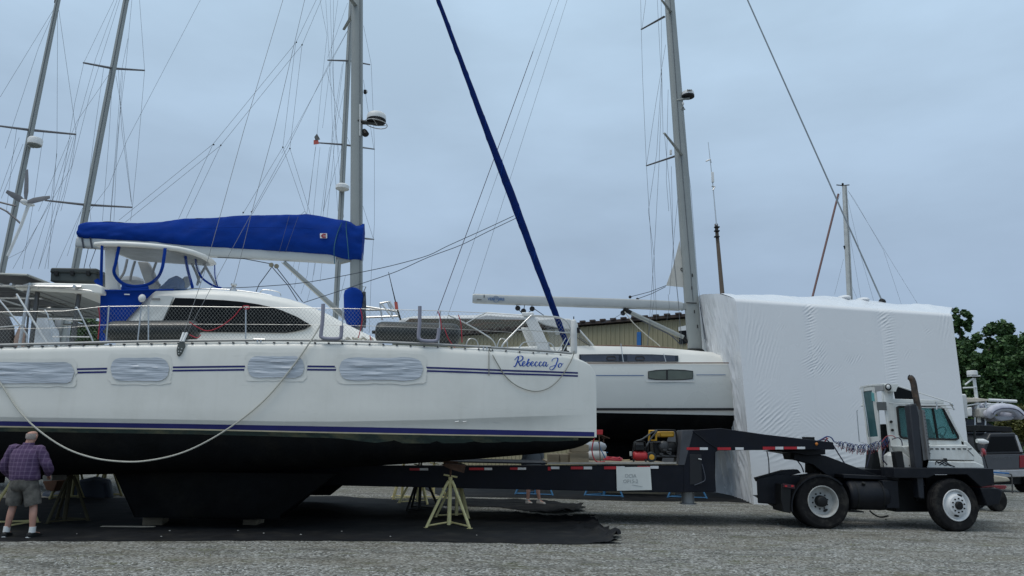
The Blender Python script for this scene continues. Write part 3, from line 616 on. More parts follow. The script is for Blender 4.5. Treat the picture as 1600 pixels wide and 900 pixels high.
# boom
bm_ = MB(); bo = []
for px, y0, y1 in ((121, 371.5, 387), (200, 373, 393), (300, 382, 401), (400, 389, 405.5), (480, 394, 409.5), (526, 397, 412.5)):
    a, b = Cw(px, y0, TM), Cw(px, y1, TM); cz = (a + b) / 2; h2 = (a.z - b.z) / 2
    bo.append([cz + ACR * (.09 * math.copysign(abs(math.cos(q)) ** .5, math.cos(q))) + Vector((0, 0, h2 * math.copysign(abs(math.sin(q)) ** .5, math.sin(q)))) for q in [2 * math.pi * k / 16 for k in range(16)]])
boom = bm_.loft(bo).build('boom', ALUW, CAT, sharp=60)
for px in (128, 141): MB().tube([Cw(px, 371, TM - .1), Cw(px + 3, 388, TM - .1)], .02, 5).build('reef_line', ROPED, boom)
MB().prism([Cw(x, y, TM - .08) for x, y in ((524, 399), (547, 398), (547, 407), (530, 411))], ACR * .16).build('gooseneck', ALU, boom, bev=.01)
# sail cover
tp = tabf([(127, 350), (136, 347.5), (170, 346.4), (196, 348), (215, 348.6), (253, 346.8), (290, 341.5), (338, 340.5), (376, 336.6), (430, 336), (463, 335.5), (479, 334.5), (505, 338.5), (528, 343), (548, 347), (557, 352.5), (567, 350.5)])
bt = tabf([(127, 371), (136, 374.5), (224, 378.6), (300, 386), (380, 390.5), (450, 395), (520, 400), (545, 407), (566, 409)])
rings = []; NP = 110
for i in range(NP + 1):
    px = lerp(127, 569.6, i / NP); a, b = Cw(px, tp(px), TM), Cw(px, bt(px), TM); h_ = a.z - b.z; ring = []; hw = lerp(.17, .30, i / NP) * (1 - .25 * max(0, (px - 535) / 35)); nar = .62 * (1 - .75 * min(1, max(0, (px - 520) / 25))) 
    for k in range(28):
        q = 2 * math.pi * k / 28; cs, sn = math.cos(q), math.sin(q); v = (sn + 1) / 2; wdt = hw * (1 - nar * v ** 1.5) * math.copysign(abs(cs) ** .6, cs)
        z = lerp(b.z, a.z, v); wr = .045 * noise.noise(Vector((px * .022 + v * 1.8, v * 2.2, 1 if cs > 0 else 5))) + .034 * noise.noise(Vector((px * .055 - v * 3.6, v * 2.2, 8))) + .016 * noise.noise(Vector((px * .14 - v * 7, v * 3, 18)))
        if px > 535: wr += .028 * math.sin(v * 26 + px * .12) 
        ring.append(CT(Sof(a), TM + wdt + wr * (1 if cs > 0 else -1), z))
    rings.append(ring)
cov = MB().loft(rings).build('sail_cover', BLUE, CAT, sharp=70)
MB().prism([Cw(x, y, TM - .30) for x, y in ((500, 364.5), (511, 364.5), (511, 372), (500, 372))], ACR * .02).build('maker_patch', WHITEP, cov)
MB().tube([Cw(x, y, TM - .31) for x, y in ((509, 366.5), (505, 366.3), (502.5, 368.5), (505, 370.5), (509, 370.2))], .022, 6, flat=.3, fu=ACR).build('patch_emblem', M('emblem_red', (.30, .03, .05), .6), cov)
for pts in (((523, 412), (522, 388), (527, 365), (534, 348)), ((545, 405), (543, 380), (541, 360), (541, 346))): MB().tube(spline([Cw(x, y, TM - .36 + .1 * (i > 1)) for i, (x, y) in enumerate(pts)], 4), .012, 5).build('cover_lashing', M('lash_green', (.01, .10, .16), .7), cov)
MB().tube([Cw(444, 410, TM), Cw(542, 497, TM)], [.05, .06], 10).build('boom_vang', ALU, CAT); MB().tube([Cw(440, 410, TM - .1), Cw(538, 500, TM - .1)], .012, 5).build('vang_line', ROPEW, CAT)
hd = MB(); hd.prism([Cw(x, y, TM - .06) for x, y in ((527, 398), (534, 398), (527, 480), (521, 480))], ACR * .1)
# winch bag at the mast foot, rope bundle
bag = []
for y, hw in ((451, .10), (455, .20), (462, .23), (480, .22), (497, .21), (506, .17), (510, .10)):
    c = Cw(552.5, y, TM - .22); bag.append([c + AFT * (hw * math.cos(a) * (1 + .1 * math.sin(3 * a + y))) + ACR * (.17 * math.sin(a)) for a in [2 * math.pi * k / 16 for k in range(16)]])
MB().loft(bag).build('halyard_bag', BLUE, CAT, sharp=70)
rp = MB(); rnd = random.Random(5)
for i in range(12):
    x = 568.5 + rnd.uniform(-2, 2); rp.tube(spline([Cw(x + rnd.uniform(-2, 2), y + rnd.uniform(-2, 2), TM - .2 + rnd.uniform(-.1, .1)) for y in (457, 470, 484, 498, 508 + rnd.uniform(-4, 5))], 3), .022, 5)
rp.build('halyard_coil', ROPED, CAT)
MB().ball(Cw(539.5, 465, TM - .2), .045).build('winch_knob', CREAM, CAT)
MB().tube([Cw(548, 497, TM), Cw(572, 448, TM), Cw(566, 448, TM)], .012, 5).build('mast_bracket', STEEL, mast)
# jib
jp = [(683, -4), (722, 100), (759, 200), (797, 300), (834, 400), (867, 488), (886.5, 540)]
jt = [(669, -40), (639, -120), (596, -236), (554, -350)]
jr = tabf([(-400, .03), (-100, .045), (0, .055), (100, .065), (200, .085), (300, .105), (400, .09), (470, .08), (545, .065)])
path = spline([Cw(x, y, TM) for x, y in list(reversed(jt)) + jp], 8); pyv = spline([(0, y, 0) for x, y in list(reversed(jt)) + jp], 8)
MB().tube([p + AFT * (.007 * noise.noise(Vector((i * .45, 0, 3)))) for i, p in enumerate(path)], [jr(v.y) * (1 + .09 * noise.noise(Vector((i * .8, 2, 2)))) for i, v in enumerate(pyv)], 10).build('furled_jib', BLUED, CAT)
sp_l = []
for i in range(len(path) * 5 - 5):
    f = i / 5; k = int(f); q = path[k].lerp(path[k + 1], f - k); rr0 = jr(lerp(pyv[k].y, pyv[k + 1].y, f - k)) * 1.04; a_ = f * 1.15
    sp_l.append(q + AFT * (rr0 * math.cos(a_)) + ACR * (rr0 * math.sin(a_)))
MB().tube(sp_l, .010, 4).build('leech_fold', M('leech_blue', (.002, .03, .19), .85, spec=.1), CAT)
def seam(px, name='cover_seam'):
    a, b = Cw(px, tp(px), TM), Cw(px, bt(px), TM); hw = lerp(.17, .30, (px - 127) / 442); pts = []
    for k in range(9):
        v = k / 8; sn = 2 * v - 1; cs = math.sqrt(max(0, 1 - sn * sn)) ** .6
        pts.append(CT(Sof(a), TM - hw * (1 - .62 * v ** 1.5) * cs - .012, lerp(b.z, a.z, v)))
    return MB().tube(pts, .006, 4).build(name, M('seam_blue', (.001, .018, .13), .9, spec=.1), cov)
_sm = [Cw(px, lerp(tp(px), bt(px), .42), TM) - ACR * (lerp(.17, .30, (px - 127) / 442) * .80 + .035) for px in range(300, 500, 12)]
MB().tube(_sm, .005, 4).build('cover_seam', M('seam_blue', (.0012, .022, .16), .9, spec=.1), cov)
MB().lathe(Cw(882, 546, TM) - Vector((0, 0, .1)), (0, 0, 1), [(.05, 0), (.12, .02), (.12, .06), (.06, .08), (.06, .2)], 14).build('furler_drum', BLACKP, CAT)
MT = (557.5, -372)
def cwire(pts, r=.0048, name='shroud', mat=WIRE, par=CAT):
    return MB().tube([Cw(*p) for p in pts], r, 5).build(name, mat, par)
cwire([(287, 521, .15), (319, 427, 1.0), (382, 200, 2.2), (442, 0, 3.0), (556, -370, 3.75)], .0055); cwire([(292, 521, .15), (340, 431, 1.2), (391, 337, 2.2)], .005); cwire([(365, 444, 1.75), (370, 427, 1.9), (393, 333, 2.6), (429, 200, 3.1), (476, 0, 3.4), (556, -330, 3.75)], .0055, 'running_backstay')
TJ = 3.7
for pts in ([(556, -150), (494, 0), (462, 67), (333, 225), (186, 344)], [(556, -150), (502, 0), (472, 70), (345, 227), (196, 347)], [(333, 225), (279, 342)], [(345, 227), (291, 340)], [(462, 67), (442, 230), (379, 335)], [(472, 70), (453, 232), (394, 335)], [(442, 230), (478, 334)], [(453, 232), (485, 335)], [(556, 12), (543, 48), (513, 102), (451, 227), (394, 331)], [(476, 330), (460, 345), (455, 360)]):
    cwire([(x, y, TJ) for x, y in pts], .0042, 'lazy_jack')
cwire([(452, 337, TM - .32), (436, 395, TM - .3)], .004, 'lazy_jack'); cwire([(466, 338, TM - .32), (446, 394, TM - .3)], .004, 'lazy_jack')
for b in ((463, 66), (472, 70), (334, 226), (345, 227), (442, 230), (453, 232), (380, 332), (393, 331)): MB().ball(Cw(b[0], b[1], TJ), .022, n=6).build('rig_block', BLACKP, CAT)
for pts in ([(803, 337), (760, 357), (700, 384), (669, 399), (620, 413), (566, 425), (480, 441), (400, 448), (346, 450)], [(806, 341), (760, 363), (720, 383), (669, 402), (620, 424), (568, 442), (520, 458), (474, 473)]):
    MB().tube(spline([Cw(x, y, lerp(2.6, 3.7, (x - 400) / 400)) for x, y in pts], 4), .009, 5).build('jib_sheet', ROPED, CAT)
for (x, y) in ((424, 414), (432, 416)): MB().lathe(Cw(x, y, TM - .04), ACR, [(.001, -.02), (.055, -.02), (.06, 0), (.055, .02), (.001, .021)], 12).build('sheet_block', M('block_tan', (.22, .20, .14), .5), CAT)
for pts in ([(340, 402), (380, 404), (422, 412)], [(424, 416), (450, 446), (465, 470)], [(432, 418), (455, 448), (473, 472)], [(424, 418), (405, 444), (400, 456)]): cwire([(x, y, TM - .05) for x, y in pts], .011, 'mainsheet', ROPED)
for pts in ([(556, 250), (552, 340)], [(568, 40), (580, 100), (585, 225), (585, 350), (580, 430), (577, 520)], [(568, 125), (584, 232)], [(567, 322), (583, 372)]): cwire([(x, y, TM + .9) for x, y in pts], .004, 'shroud')
for x0, y0, x1, y1 in ((566, 372, 584, 374), (566, 231, 585, 233)): cwire([(x0, y0, TM + .3), (x1, y1, TM + 1.0)], .016, 'spreader')
cwire([(138, 388, TM), (131, 420, TM - .3), (128, 438, TM - .5)], .008, 'mainsheet', ROPED); cwire([(150, 388, TM), (140, 415, TM - .3), (146, 438, TM - .5)], .008, 'mainsheet', ROPED)

# ---- things lying on or hung from the catamaran
bx = MB(); bp0 = [Cw(x, y, 2.0) for x, y in ((78, 440), (78.5, 425), (152, 426), (152, 441))]
BOX = thing('storage_box', 'dark grey lidded storage box standing on the white cockpit roof', 'storage box', bp0[0])
MB().prism(bp0, ACR * .6).build('box_body', M('box_grey', (.035, .045, .045), .6), BOX, bev=.03)
MB().prism([Cw(x, y, 1.97) for x, y in ((77, 426), (79, 418), (151, 419), (153.5, 427))], ACR * .68).build('lid', M('box_lid', (.030, .038, .038), .6), BOX, bev=.03)
for x in (84, 109, 134): MB().prism([Cw(x + dx, y, 1.95) for dx, y in ((0, 423), (6, 423), (6, 430), (0, 430))], ACR * .05).build('latch', BLACKP, BOX, bev=.006)
def fender(x0, x1, yc, r, t, label):
    a, b = Cw(x0, yc[0], t), Cw(x1, yc[1], t); d = b - a; ln = d.length; F_ = thing('fender', label, 'fender', (a + b) / 2 - Vector((0, 0, r)), 'long black fenders on the side deck')
    MB().lathe(a, d, [(.03, 0), (r * .6, .015), (r * .86, .05), (r * .98, .13), (r, .22), (r, ln - .22), (r * .98, ln - .13), (r * .86, ln - .05), (r * .6, ln - .015), (.03, ln)], 26).build('tube_body', RUB, F_, sharp=60)
    for q, s_ in ((a, -1), (b, 1)): MB().tube([q, q + d.normalized() * (.06 * s_)], .035, 8).build('end_eye', BLACKP, F_)
fender(167, 311, (518, 516.5), .205, .55, 'black cylinder fender on the side deck below the dark cabin window'); fender(586, 719, (519, 523), .222, .75, 'black cylinder fender on deck forward of the mast by the grey padded bracket')
wf = thing('bow_fender', 'white upright fender tied to the bow pulpit', 'fender', hside(896.5, 552, -.1))
a, b = hside(896.7, 553, -.12), hside(896.5, 499, -.12); ln = (b - a).length
MB().lathe(a, b - a, [(.05, 0), (.065, .02), (.068, .08), (.066, ln * .55), (.058, ln - .05), (.045, ln - .02), (.02, ln)], 18).build('fender_body', M('fender_white', (.60, .61, .60), .5), wf)
MB().tube([b, b + Vector((0, 0, .06))], .012, 6).build('eye', BLACKP, wf)
DL = thing('dock_line', 'long pale rope hanging in a deep loop across the catamaran hull side', 'rope', hside(180, 721, .1))
q = spline([(-30, 560, 0), (0, 598, 0), (28, 640, 0), (60, 672, 0), (100, 699, 0), (140, 714, 0), (180, 720.5, 0), (225, 720.5, 0), (280, 709, 0), (330, 686, 0), (380, 653, 0), (420, 618, 0), (460, 569, 0), (488, 529, 0)], 6)
MB().tube([hside(p.x, p.y, .05) for p in q] + [hside(496, 516, -.1), hside(505, 500, -.1)], .015, 7).build('rope', ROPEW, DL)
BL = thing('bow_line', 'thin grey rope looping under the name lettering at the bow', 'rope', hside(840, 611, .05))
q = spline([(764, 544, 0), (776, 566, 0), (790, 588, 0), (810, 604, 0), (836, 611.5, 0), (858, 606, 0), (876, 590, 0), (890, 568, 0), (895.5, 556, 0), (897, 548, 0)], 6)
MB().tube([hside(p.x, p.y, .03 if p.y > 556 else -.03) for p in q], .0095, 6).build('rope', M('rope_grey', (.26, .26, .23), .9), BL)
MB().tube([hside(764, 546, .02), hside(764, 587, .02)], .009, 6).build('rope_tail', M('rope_grey', (.3, .3, .26), .9), BL)
RL = M('red_line', (.42, .03, .05), .8)
for pts in ([(296, 503), (310, 512), (325, 517), (345, 510), (365, 495), (376, 482), (384, 478)], [(380, 478), (388, 478), (389, 482), (382, 483)], [(296, 523), (308, 528), (314, 523)], [(563, 482), (566, 500), (560, 528)], [(684, 486), (688, 497), (690, 515)], [(716, 492), (720, 505), (722, 535)], [(154, 480), (156, 500), (153, 530)], [(578, 524), (580, 533)], [(694, 512), (701, 530), (712, 545)]):
    MB().tube(spline([hside(x, y, -TL + .03) for x, y in pts], 4), .009, 5).build('red_cord', RL, CAT)
ck = MB(); rnd = random.Random(8)
for i in range(9): ck.tube(spline([hside(540 + i * 5 + rnd.uniform(-4, 4), 529 + rnd.uniform(-3, 3), -.45) + ACR * rnd.uniform(0, .3) for _ in range(5)], 4), .016, 5)
tag(ck.build('rope_heap', ROPEW), 'heap of pale rope on the foredeck beside the blue mast bag', 'rope')
# ================================================================== SECOND SAILBOAT (boom lettered)
VY, VC = 23.6, 25.6
VEN = thing('sailing_yacht', 'white sailing yacht with bare grey boom, standing behind the low black trailer', 'sailboat', (4, VC, 0))
def vz(y, px=1000, Y=None): return P(px, y, Y or VY).z
zd_, zw_ = vz(567), vz(646)
xs0, xb0 = P(700, 600, VC).x, P(1385, 560, VC).x; LN = xb0 - xs0
VS = [0, .04, .1, .2, .3, .4, .5, .6, .7, .78, .85, .91, .96, .99, 1]
def vhb(u): return 2.0 * (.80 + .2 * min(1, u / .4)) * (1 if u < .62 else max(.02, 1 - ((u - .62) / .385) ** 2.1))
def vring(u, fn):
    x = lerp(xs0, xb0, u); p = fn(u); return [Vector((x + dx, VC - b, z)) for b, z, dx in p] + [Vector((x + dx, VC + b, z)) for b, z, dx in reversed(p)]
def vtop(u):
    b = vhb(u); z0 = zd_ + .10 * max(0, u - .5); return [(b - .12, z0 + .02, 0), (b - .03, z0 + .01, 0), (b, z0 - .04, 0), (b + .01, lerp(z0, zw_, .4), -.0), (b - .01, lerp(z0, zw_, .7), -.1 * (u > .9)), (b - .06 - .25 * max(0, u - .6), zw_, -.25 * max(0, u - .8) / .2)]
def vbot(u):
    b = vhb(u) - .06 - .25 * max(0, u - .6); d = .95 * math.sin(math.pi * min(1, max(.0, u * .9 + .08))) ** .7; dx = -.25 * max(0, u - .8) / .2
    return [(b, zw_, dx), (b * .97, zw_ - .2 * d, dx), (b * .8, zw_ - .6 * d, dx), (b * .45, zw_ - .9 * d, dx), (b * .1, zw_ - d, dx)]
VG = M('venture_gel', (.58, .60, .58), .28, var=.04, scale=.6)
vh = MB().loft([vring(u, vtop) for u in VS]).build('hull', VG, VEN, sharp=50); MB().loft([vring(u, vbot) for u in VS]).build('bottom_paint', ANTI, vh, sharp=60)
def vside(px, py, e=.012):
    Y = VY
    for _ in range(6):
        q = P(px, py, Y); u = (q.x - xs0) / LN; Y = VC - vhb(u) - .012 - e
    return P(px, py, Y)
def vstrip(x0, x1, y0, y1, name, mat, e=.014, n=16):
    return MB().loft([[vside(lerp(x0, x1, i / n), y0, e), vside(lerp(x0, x1, i / n), y1, e)] for i in range(n + 1)], caps=False, closed=False).build(name, mat, vh)
vstrip(880, 1160, 637.5, 641.5, 'boot_stripe', BLACKT, .008); vstrip(860, 1006, 586, 587.2, 'cove_line', LOGOB); vstrip(1088, 1134, 585.2, 586.2, 'cove_line', LOGOB); vstrip(880, 1160, 566.2, 568, 'rub_rail', M('teak', (.17, .10, .07), .8), .02)
hw_ = [(1013, 580.5), (1025, 578.6), (1048, 577.6), (1070, 578.5), (1082.5, 580), (1082.5, 591), (1070, 593), (1048, 594), (1025, 593), (1013, 591)]
MB().prism([vside(x, y, .02) for x, y in hw_], (0, .05, 0)).build('hull_window', M('recess_green', (.10, .12, .10), .35), vh, bev=.006)
MB().tube([vside(x, y, .02) for x, y in hw_], .014, 6, loop=True).build('window_frame', BLACKT, vh); MB().prism([vside(x, y, .03) for x, y in ((1041, 578.5), (1043.5, 578.5), (1043.5, 593), (1041, 593))], (0, .03, 0)).build('window_divider', BLACKT, vh)
vstrip(1010, 1085, 594.6, 596.4, 'window_sill', WHITEP, .03)
# coachroof
def vroof(px0, px1, ys, Yn, Yf, name, mat):
    rings = []
    for px, y in ys:
        z = P(px, y, Yn + .3).z; x = P(px, y, Yn + .3).x
        rings.append([Vector((x, Yn, zd_)), Vector((x, Yn + .05, lerp(zd_, z, .6))), Vector((x, Yn + .16, z - .04)), Vector((x, Yn + .4, z)), Vector((x, VC, z + .06)), Vector((x, Yf - .4, z)), Vector((x, Yf - .16, z - .04)), Vector((x, Yf, zd_))])
    return MB().loft(rings).build(name, mat, VEN, sharp=50)
cr_ = vroof(0, 0, [(840, 542), (890, 541), (915, 539.5), (960, 540.5), (1000, 541.5), (1050, 544), (1090, 547.5), (1112, 549.5), (1130, 557), (1150, 562), (1190, 566)], VY + .35, 2 * VC - VY - .35, 'coachroof', GELD)
wy = VY + .33
MB().prism(ppoly([(905, 553.5), (960, 553), (1020, 553.5), (1060, 555.5), (1060, 565), (905, 565.5)], wy), (0, .05, 0)).build('cabin_window', M('window_navy', (.015, .022, .035), .2), cr_, bev=.01)
for a, b in ((908, 967), (980, 1055)): MB().prism(ppoly([(a, 555), (b, 555.5), (b, 564), (a, 564.5)], wy - .02), (0, .03, 0)).build('window_pane', M('pane_grey', (.05, .06, .085), .15), cr_, bev=.006)
for a in (949, 994): MB().tube(ppoly([(a, 557), (a + 11, 557), (a + 13, 560), (a + 11, 562.5), (a, 562.5), (a - 1, 560)], wy - .03), .02, 6, loop=True).build('port_frame', BLACKT, cr_)
MB().tube(spline(ppoly([(930, 540), (970, 540), (1020, 541.5), (1055, 545)], VY + .8), 3), .025, 6).build('handrail', M('teak', (.17, .10, .07), .8), cr_)
for x, y0, y1 in ((970, 537, 566), (1037, 553, 567)): MB().tube([P(x, y0, VY + .1), P(x + 4, y1, VY + .05)], .016, 6).build('stanchion', STEEL, VEN)
# dodger, arch, cockpit
DG = M('dodger_canvas', (.62, .63, .62), .8, var=.06, bump=.2, bscale=6)
MB().loft([ppoly([(835, 500 - 0), (862, 497), (890, 498), (903, 506), (903, 516), (880, 515), (850, 508)], Y) for Y in (24.0, 24.3, 25.6, 26.9, 27.2)]).build('dodger_top', DG, VEN, bev=.04)
MB().prism(ppoly([(852, 509), (880, 515), (903, 512), (927, 541), (862, 541)], 24.05), (0, .03, 0)).build('dodger_window', VINYL, VEN); MB().tube(ppoly([(902, 512), (927, 540)], 24.0), .03, 6).build('dodger_frame', WHITEP, VEN); MB().tube(ppoly([(901, 527), (922, 541)], 24.0), .012, 6).build('dodger_strap', BLACKT, VEN)
ar = MB(); ar.loft([[P(x0, y, Y) for x0, y, Y in ((a, yy, VY + .35), (b, yy, VY + .35), (b, yy, VY + .7), (a, yy, VY + .7))] for a, b, yy in ((816, 834, 489), (820, 839, 500), (829, 848, 518), (838, 858, 540), (848, 876, 566))])
ar.loft([ppoly([(815, 488), (834, 488), (834, 494), (816, 494)], Y) for Y in (VY + .3, VC, 2 * VC - VY - .3)]); ar.loft([[P(x0, y, Y) + Vector((0, 3.2, 0)) for x0, y, Y in ((a, yy, VY), (b, yy, VY), (b, yy, VY + .35), (a, yy, VY + .35))] for a, b, yy in ((816, 834, 489), (848, 876, 566))])
tag_arch = ar.build('targa_arch', WHITEP, VEN, bev=.03)
MB().tube(ppoly([(868, 519), (885, 517), (902, 519)], 25.4), .10, 8).build('rolled_cover', WHITEP, VEN); MB().box(P(903.5, 516, 24.0), .10, .1, .18).build('instrument_pod', BLACKP, VEN, bev=.01)
MB().loft([ppoly([(690, 545), (840, 541), (840, 566), (690, 566)], Y) for Y in (VY + .3, 2 * VC - VY - .3)]).build('cockpit_coaming', GELD, VEN, bev=.05)
# mast
def vring2(px, py, hw, hy=.13): 
    c = P(px, py, VC); return [c + Vector((hw * math.copysign(abs(math.cos(a)) ** .8, math.cos(a)), hy * math.copysign(abs(math.sin(a)) ** .8, math.sin(a)), 0)) for a in [2 * math.pi * k / 20 for k in range(20)]]
vm_ = MB().loft([vring2(1086, 545, .27), vring2(1081, 480, .27), vring2(1064, 240, .25), vring2(1046, 0, .20), vring2(1030, -180, .17), vring2(1011, -390, .13)]).build('mast', ALU, VEN, sharp=60)
MB().tube([P(1083, 470, VC - .14), P(1064, 240, VC - .14), P(1047, 0, VC - .14), P(1013, -380, VC - .14)], .012, 4).build('mast_track', WIRE, vm_); MB().lathe(P(1086, 548, VC) - Vector((0, 0, .22)), (.0, 0, 1), [(.34, 0), (.34, .2), (.30, .26)], 16).build('mast_boot', BLACKP, vm_)
mbnd = MB().tube(ppoly([(1072, 473), (1089, 473.5)], VC - .15), .018, 5); mbnd.build('mast_band', BLACKT, vm_)
for pts in ([(1034, 0), (1048, 18)], [(1038, 208), (1065, 242)]): MB().tube([P(*pts[0], VC - 1.6), P(*pts[1], VC - .1)], [.045, .07], 8, flat=.6).build('spreader', ALU, vm_)
for pts in ([(1002, 46), (1038, 26)], [(1010, 259), (1055, 244)]): MB().tube([P(*pts[0], VC + 1.4), P(*pts[1], VC + .1)], [.04, .06], 8, flat=.6).build('spreader', M('spreader_dark', (.12, .12, .13), .5), vm_)
MB().box(P(1048, 238, VC + .8), .09, .09, .2).build('spreader_light', WHITEP, vm_, bev=.01)
rc = P(1075, 147, VC - .1); rd = MB().lathe(rc + Vector((0, 0, -.12)), (0, 0, 1), [(.18, 0), (.235, .03), (.24, .12), (.22, .20), (.12, .235), (.001, .24)], 24).build('radar_dome', WHITEP, vm_); MB().lathe(rc + Vector((0, 0, -.15)), (0, 0, 1), [(.12, 0), (.243, .02), (.243, .09)], 24).build('radar_base', BLACKP, rd)
MB().tube([P(1057, 157, VC - .12), rc + Vector((.05, 0, -.17))], .045, 6).build('radar_bracket', ALU, rd); MB().ball(P(1067, 162, VC - .1), .05, .05, .07).build('deck_light', WHITEP, vm_); MB().tube(ppoly([(1063, 172), (1070, 171), (1067, 166)], VC - .1), .03, 6, loop=True).build('horn', ALU, vm_)
text('B&G', .10, rc + Vector((0, -.25, .03)), RT, (0, 0, 1), BLACKT, rd, bold=.003)
for x, y in ((1085, 487), (1090, 510), (1082, 430), (1081, 450)): MB().box(P(x, y, VC - .14), .03, .03, .12).build('mast_cleat', BLACKT, vm_)
# boom
bo = []
for px, y0, y1 in ((738.5, 460, 473), (742, 459, 474), (800, 461.5, 476.5), (900, 464.5, 480), (1000, 468, 483), (1060, 471, 485.5), (1066, 473, 484)):
    a, b = P(px, y0, VC), P(px, y1, VC); c = (a + b) / 2; h2 = (a.z - b.z) / 2; bo.append([c + Vector((0, .11 * math.copysign(abs(math.cos(q)) ** .5, math.cos(q)), h2 * math.copysign(abs(math.sin(q)) ** .5, math.sin(q)))) for q in [2 * math.pi * k / 16 for k in range(16)]])
vb = MB().loft(bo).build('boom', M('boom_grey', (.40, .42, .42), .4, metal=.2, var=.04), VEN, sharp=60)
def bface(x, y, e=.012): return P(x, y, VC - .112 - e)
text('VENTURE', .145, bface(775, 467.4), bface(800, 468.0) - bface(750, 466.9), (0, 0, 1), LOGOB, vb, bold=.003)
MB().tube([bface(775, 467.4) + Vector((.105 * math.cos(a), 0, .115 * math.sin(a))) for a in [2 * math.pi * k / 28 for k in range(28)]], .008, 5, loop=True).build('logo_ring', LOGOB, vb)
MB().tube([bface(756.5, 460.5), bface(756.3, 465)], .014, 5).build('outhaul_slot', BLACKT, vb); MB().tube([bface(745, 468), bface(752.5, 468.3)], .011, 5).build('outhaul_slot', BLACKT, vb)
MB().prism(ppoly([(1064, 473), (1074, 474), (1074, 482), (1066, 485)], VC - .08), (0, .16, 0)).build('gooseneck', ALU, vb, bev=.01)
MB().tube(ppoly([(976, 484), (1068, 527)], VC - .02), .075, 10).build('boom_vang', ALU, VEN); MB().tube(ppoly([(974, 482.5), (986, 489)], VC - .02), .085, 8).build('vang_fitting', BLACKP, VEN); MB().tube(ppoly([(1068, 527), (1080, 540)], VC), .06, 8).build('vang_fitting', BLACKP, VEN)
for pts, r in (([(985, 492), (1020, 510), (1063, 531)], .014), ([(1022, 511), (1045, 522), (1062, 537)], .02), ([(976, 487), (990, 505), (1012, 525), (1030, 540), (1040, 554)], .018), ([(973, 489), (958, 498), (940, 505)], .008), ([(905, 527), (925, 541)], .012)): MB().tube(spline(ppoly(pts, VC - .3), 4), r, 5).build('control_line', ROPEW if r == .018 else ROPED, VEN)
for x, y in ((809, 481.5), (818, 486), (831.5, 482.5), (973.5, 489)): MB().lathe(P(x, y, VC - .05), (0, 1, 0), [(.001, -.04), (.09, -.04), (.10, 0), (.09, .04), (.001, .041)], 12).build('sheet_block', BLACKP, VEN)
for pts in ([(807, 476.5), (809, 481)], [(819.5, 477), (818.5, 486)], [(831, 477.5), (831.5, 482)], [(809, 482), (818, 492), (823, 500)], [(831, 484), (824, 490)], [(834, 482), (850, 493)]): MB().tube(ppoly(pts, VC - .05), .015, 5).build('mainsheet', ROPED, VEN)
# small furled triangular sail
MB().prism(ppoly([(1062, 376), (1069, 440), (1072, 449), (1041, 446), (1052, 415)], VC - .02), (0, .025, 0)).build('mainsail_clew', M('sailcloth', (.50, .49, .45), .8, var=.05, bump=.2, bscale=5), VEN)
MB().tube([P(1066, 421, VC - .04) + Vector((.055 * math.cos(a), 0, .055 * math.sin(a))) for a in [2 * math.pi * k / 16 for k in range(16)]], .014, 5, loop=True).build('sail_mark', BLACKT, VEN)
for pts in ([(1041, 446), (1015, 456), (984, 464)], [(1040, 448), (1018, 459), (996, 467)]): MB().tube(ppoly(pts, VC), .012, 5).build('outhaul', ROPED, VEN)
for x, y in ((984.5, 464), (996, 467.5)): MB().ball(P(x, y, VC), .06, n=8).build('block', BLACKP, VEN)
def vw(pts, Y=VC, r=.007, name='shroud', mat=WIRE): MB().tube([P(x, y, Y) for x, y in pts], r, 5).build(name, mat, VEN)
vw([(1011, -389), (1168, 0), (1378, 470)], VC, .030, 'forestay_furler', M('furler_grey', (.26, .29, .31), .4, metal=.3))
MB().lathe(P(1379, 470, VC) - Vector((0, 0, .12)), (-.25, 0, 1), [(.06, 0), (.13, .03), (.12, .13), (.05, .2)], 12).build('furler_cap', BLACKP, VEN)
vw([(1010, -389), (886, 0), (740, 459)], VC, .006, 'topping_lift'); vw([(1010, -389), (873, 0), (702, 487), (698, 500)], VC - 1.2, .006, 'backstay'); vw([(1010, -389), (862, 0), (833, 80), (775, 240), (683, 490), (679, 500)], VC + 1.2, .006, 'backstay'); vw([(833, 80), (775, 240), (683, 490)], VC + 1.19, .014, 'backstay_sleeve', M('sleeve_dark', (.05, .03, .05), .6))
for pts in ([(1001, 0), (1002, 46), (1004, 120), (1010, 259), (1018, 390), (1022, 470), (1008, 558)], [(1009, 0), (1003, 46)], [(1027, 0), (1031, 80), (1034, 130), (1030, 250)], [(1033, 0), (1034, 110), (1036, 210)], [(1040, 70), (1025, 160), (1010, 259)], [(1034, 110), (1026, 240), (1013, 330)], [(1030, 250), (1022, 400), (1012, 540)], [(1038, 208), (1046, 290), (1053, 400), (1060, 470), (1065, 556)], [(1044, 140), (1041, 280), (1045, 330)], [(1049, 260), (1052, 400), (1068, 554)], [(1059, 310), (1054, 360), (1046, 460)], [(1066, 190), (1080, 300), (1090, 440), (1094, 470)], [(1013, 330), (1022, 400), (1026, 500)], [(1044, 460), (1046, 480), (1042, 500)]): vw(pts, VC - 1.0, .0065)
for pts in ([(1093, 470), (1098, 500), (1104, 532)], [(1094, 480), (1103, 535)], [(1096, 490), (1101, 530)]): vw(pts, VC - .6, .010, 'halyard', ROPED)
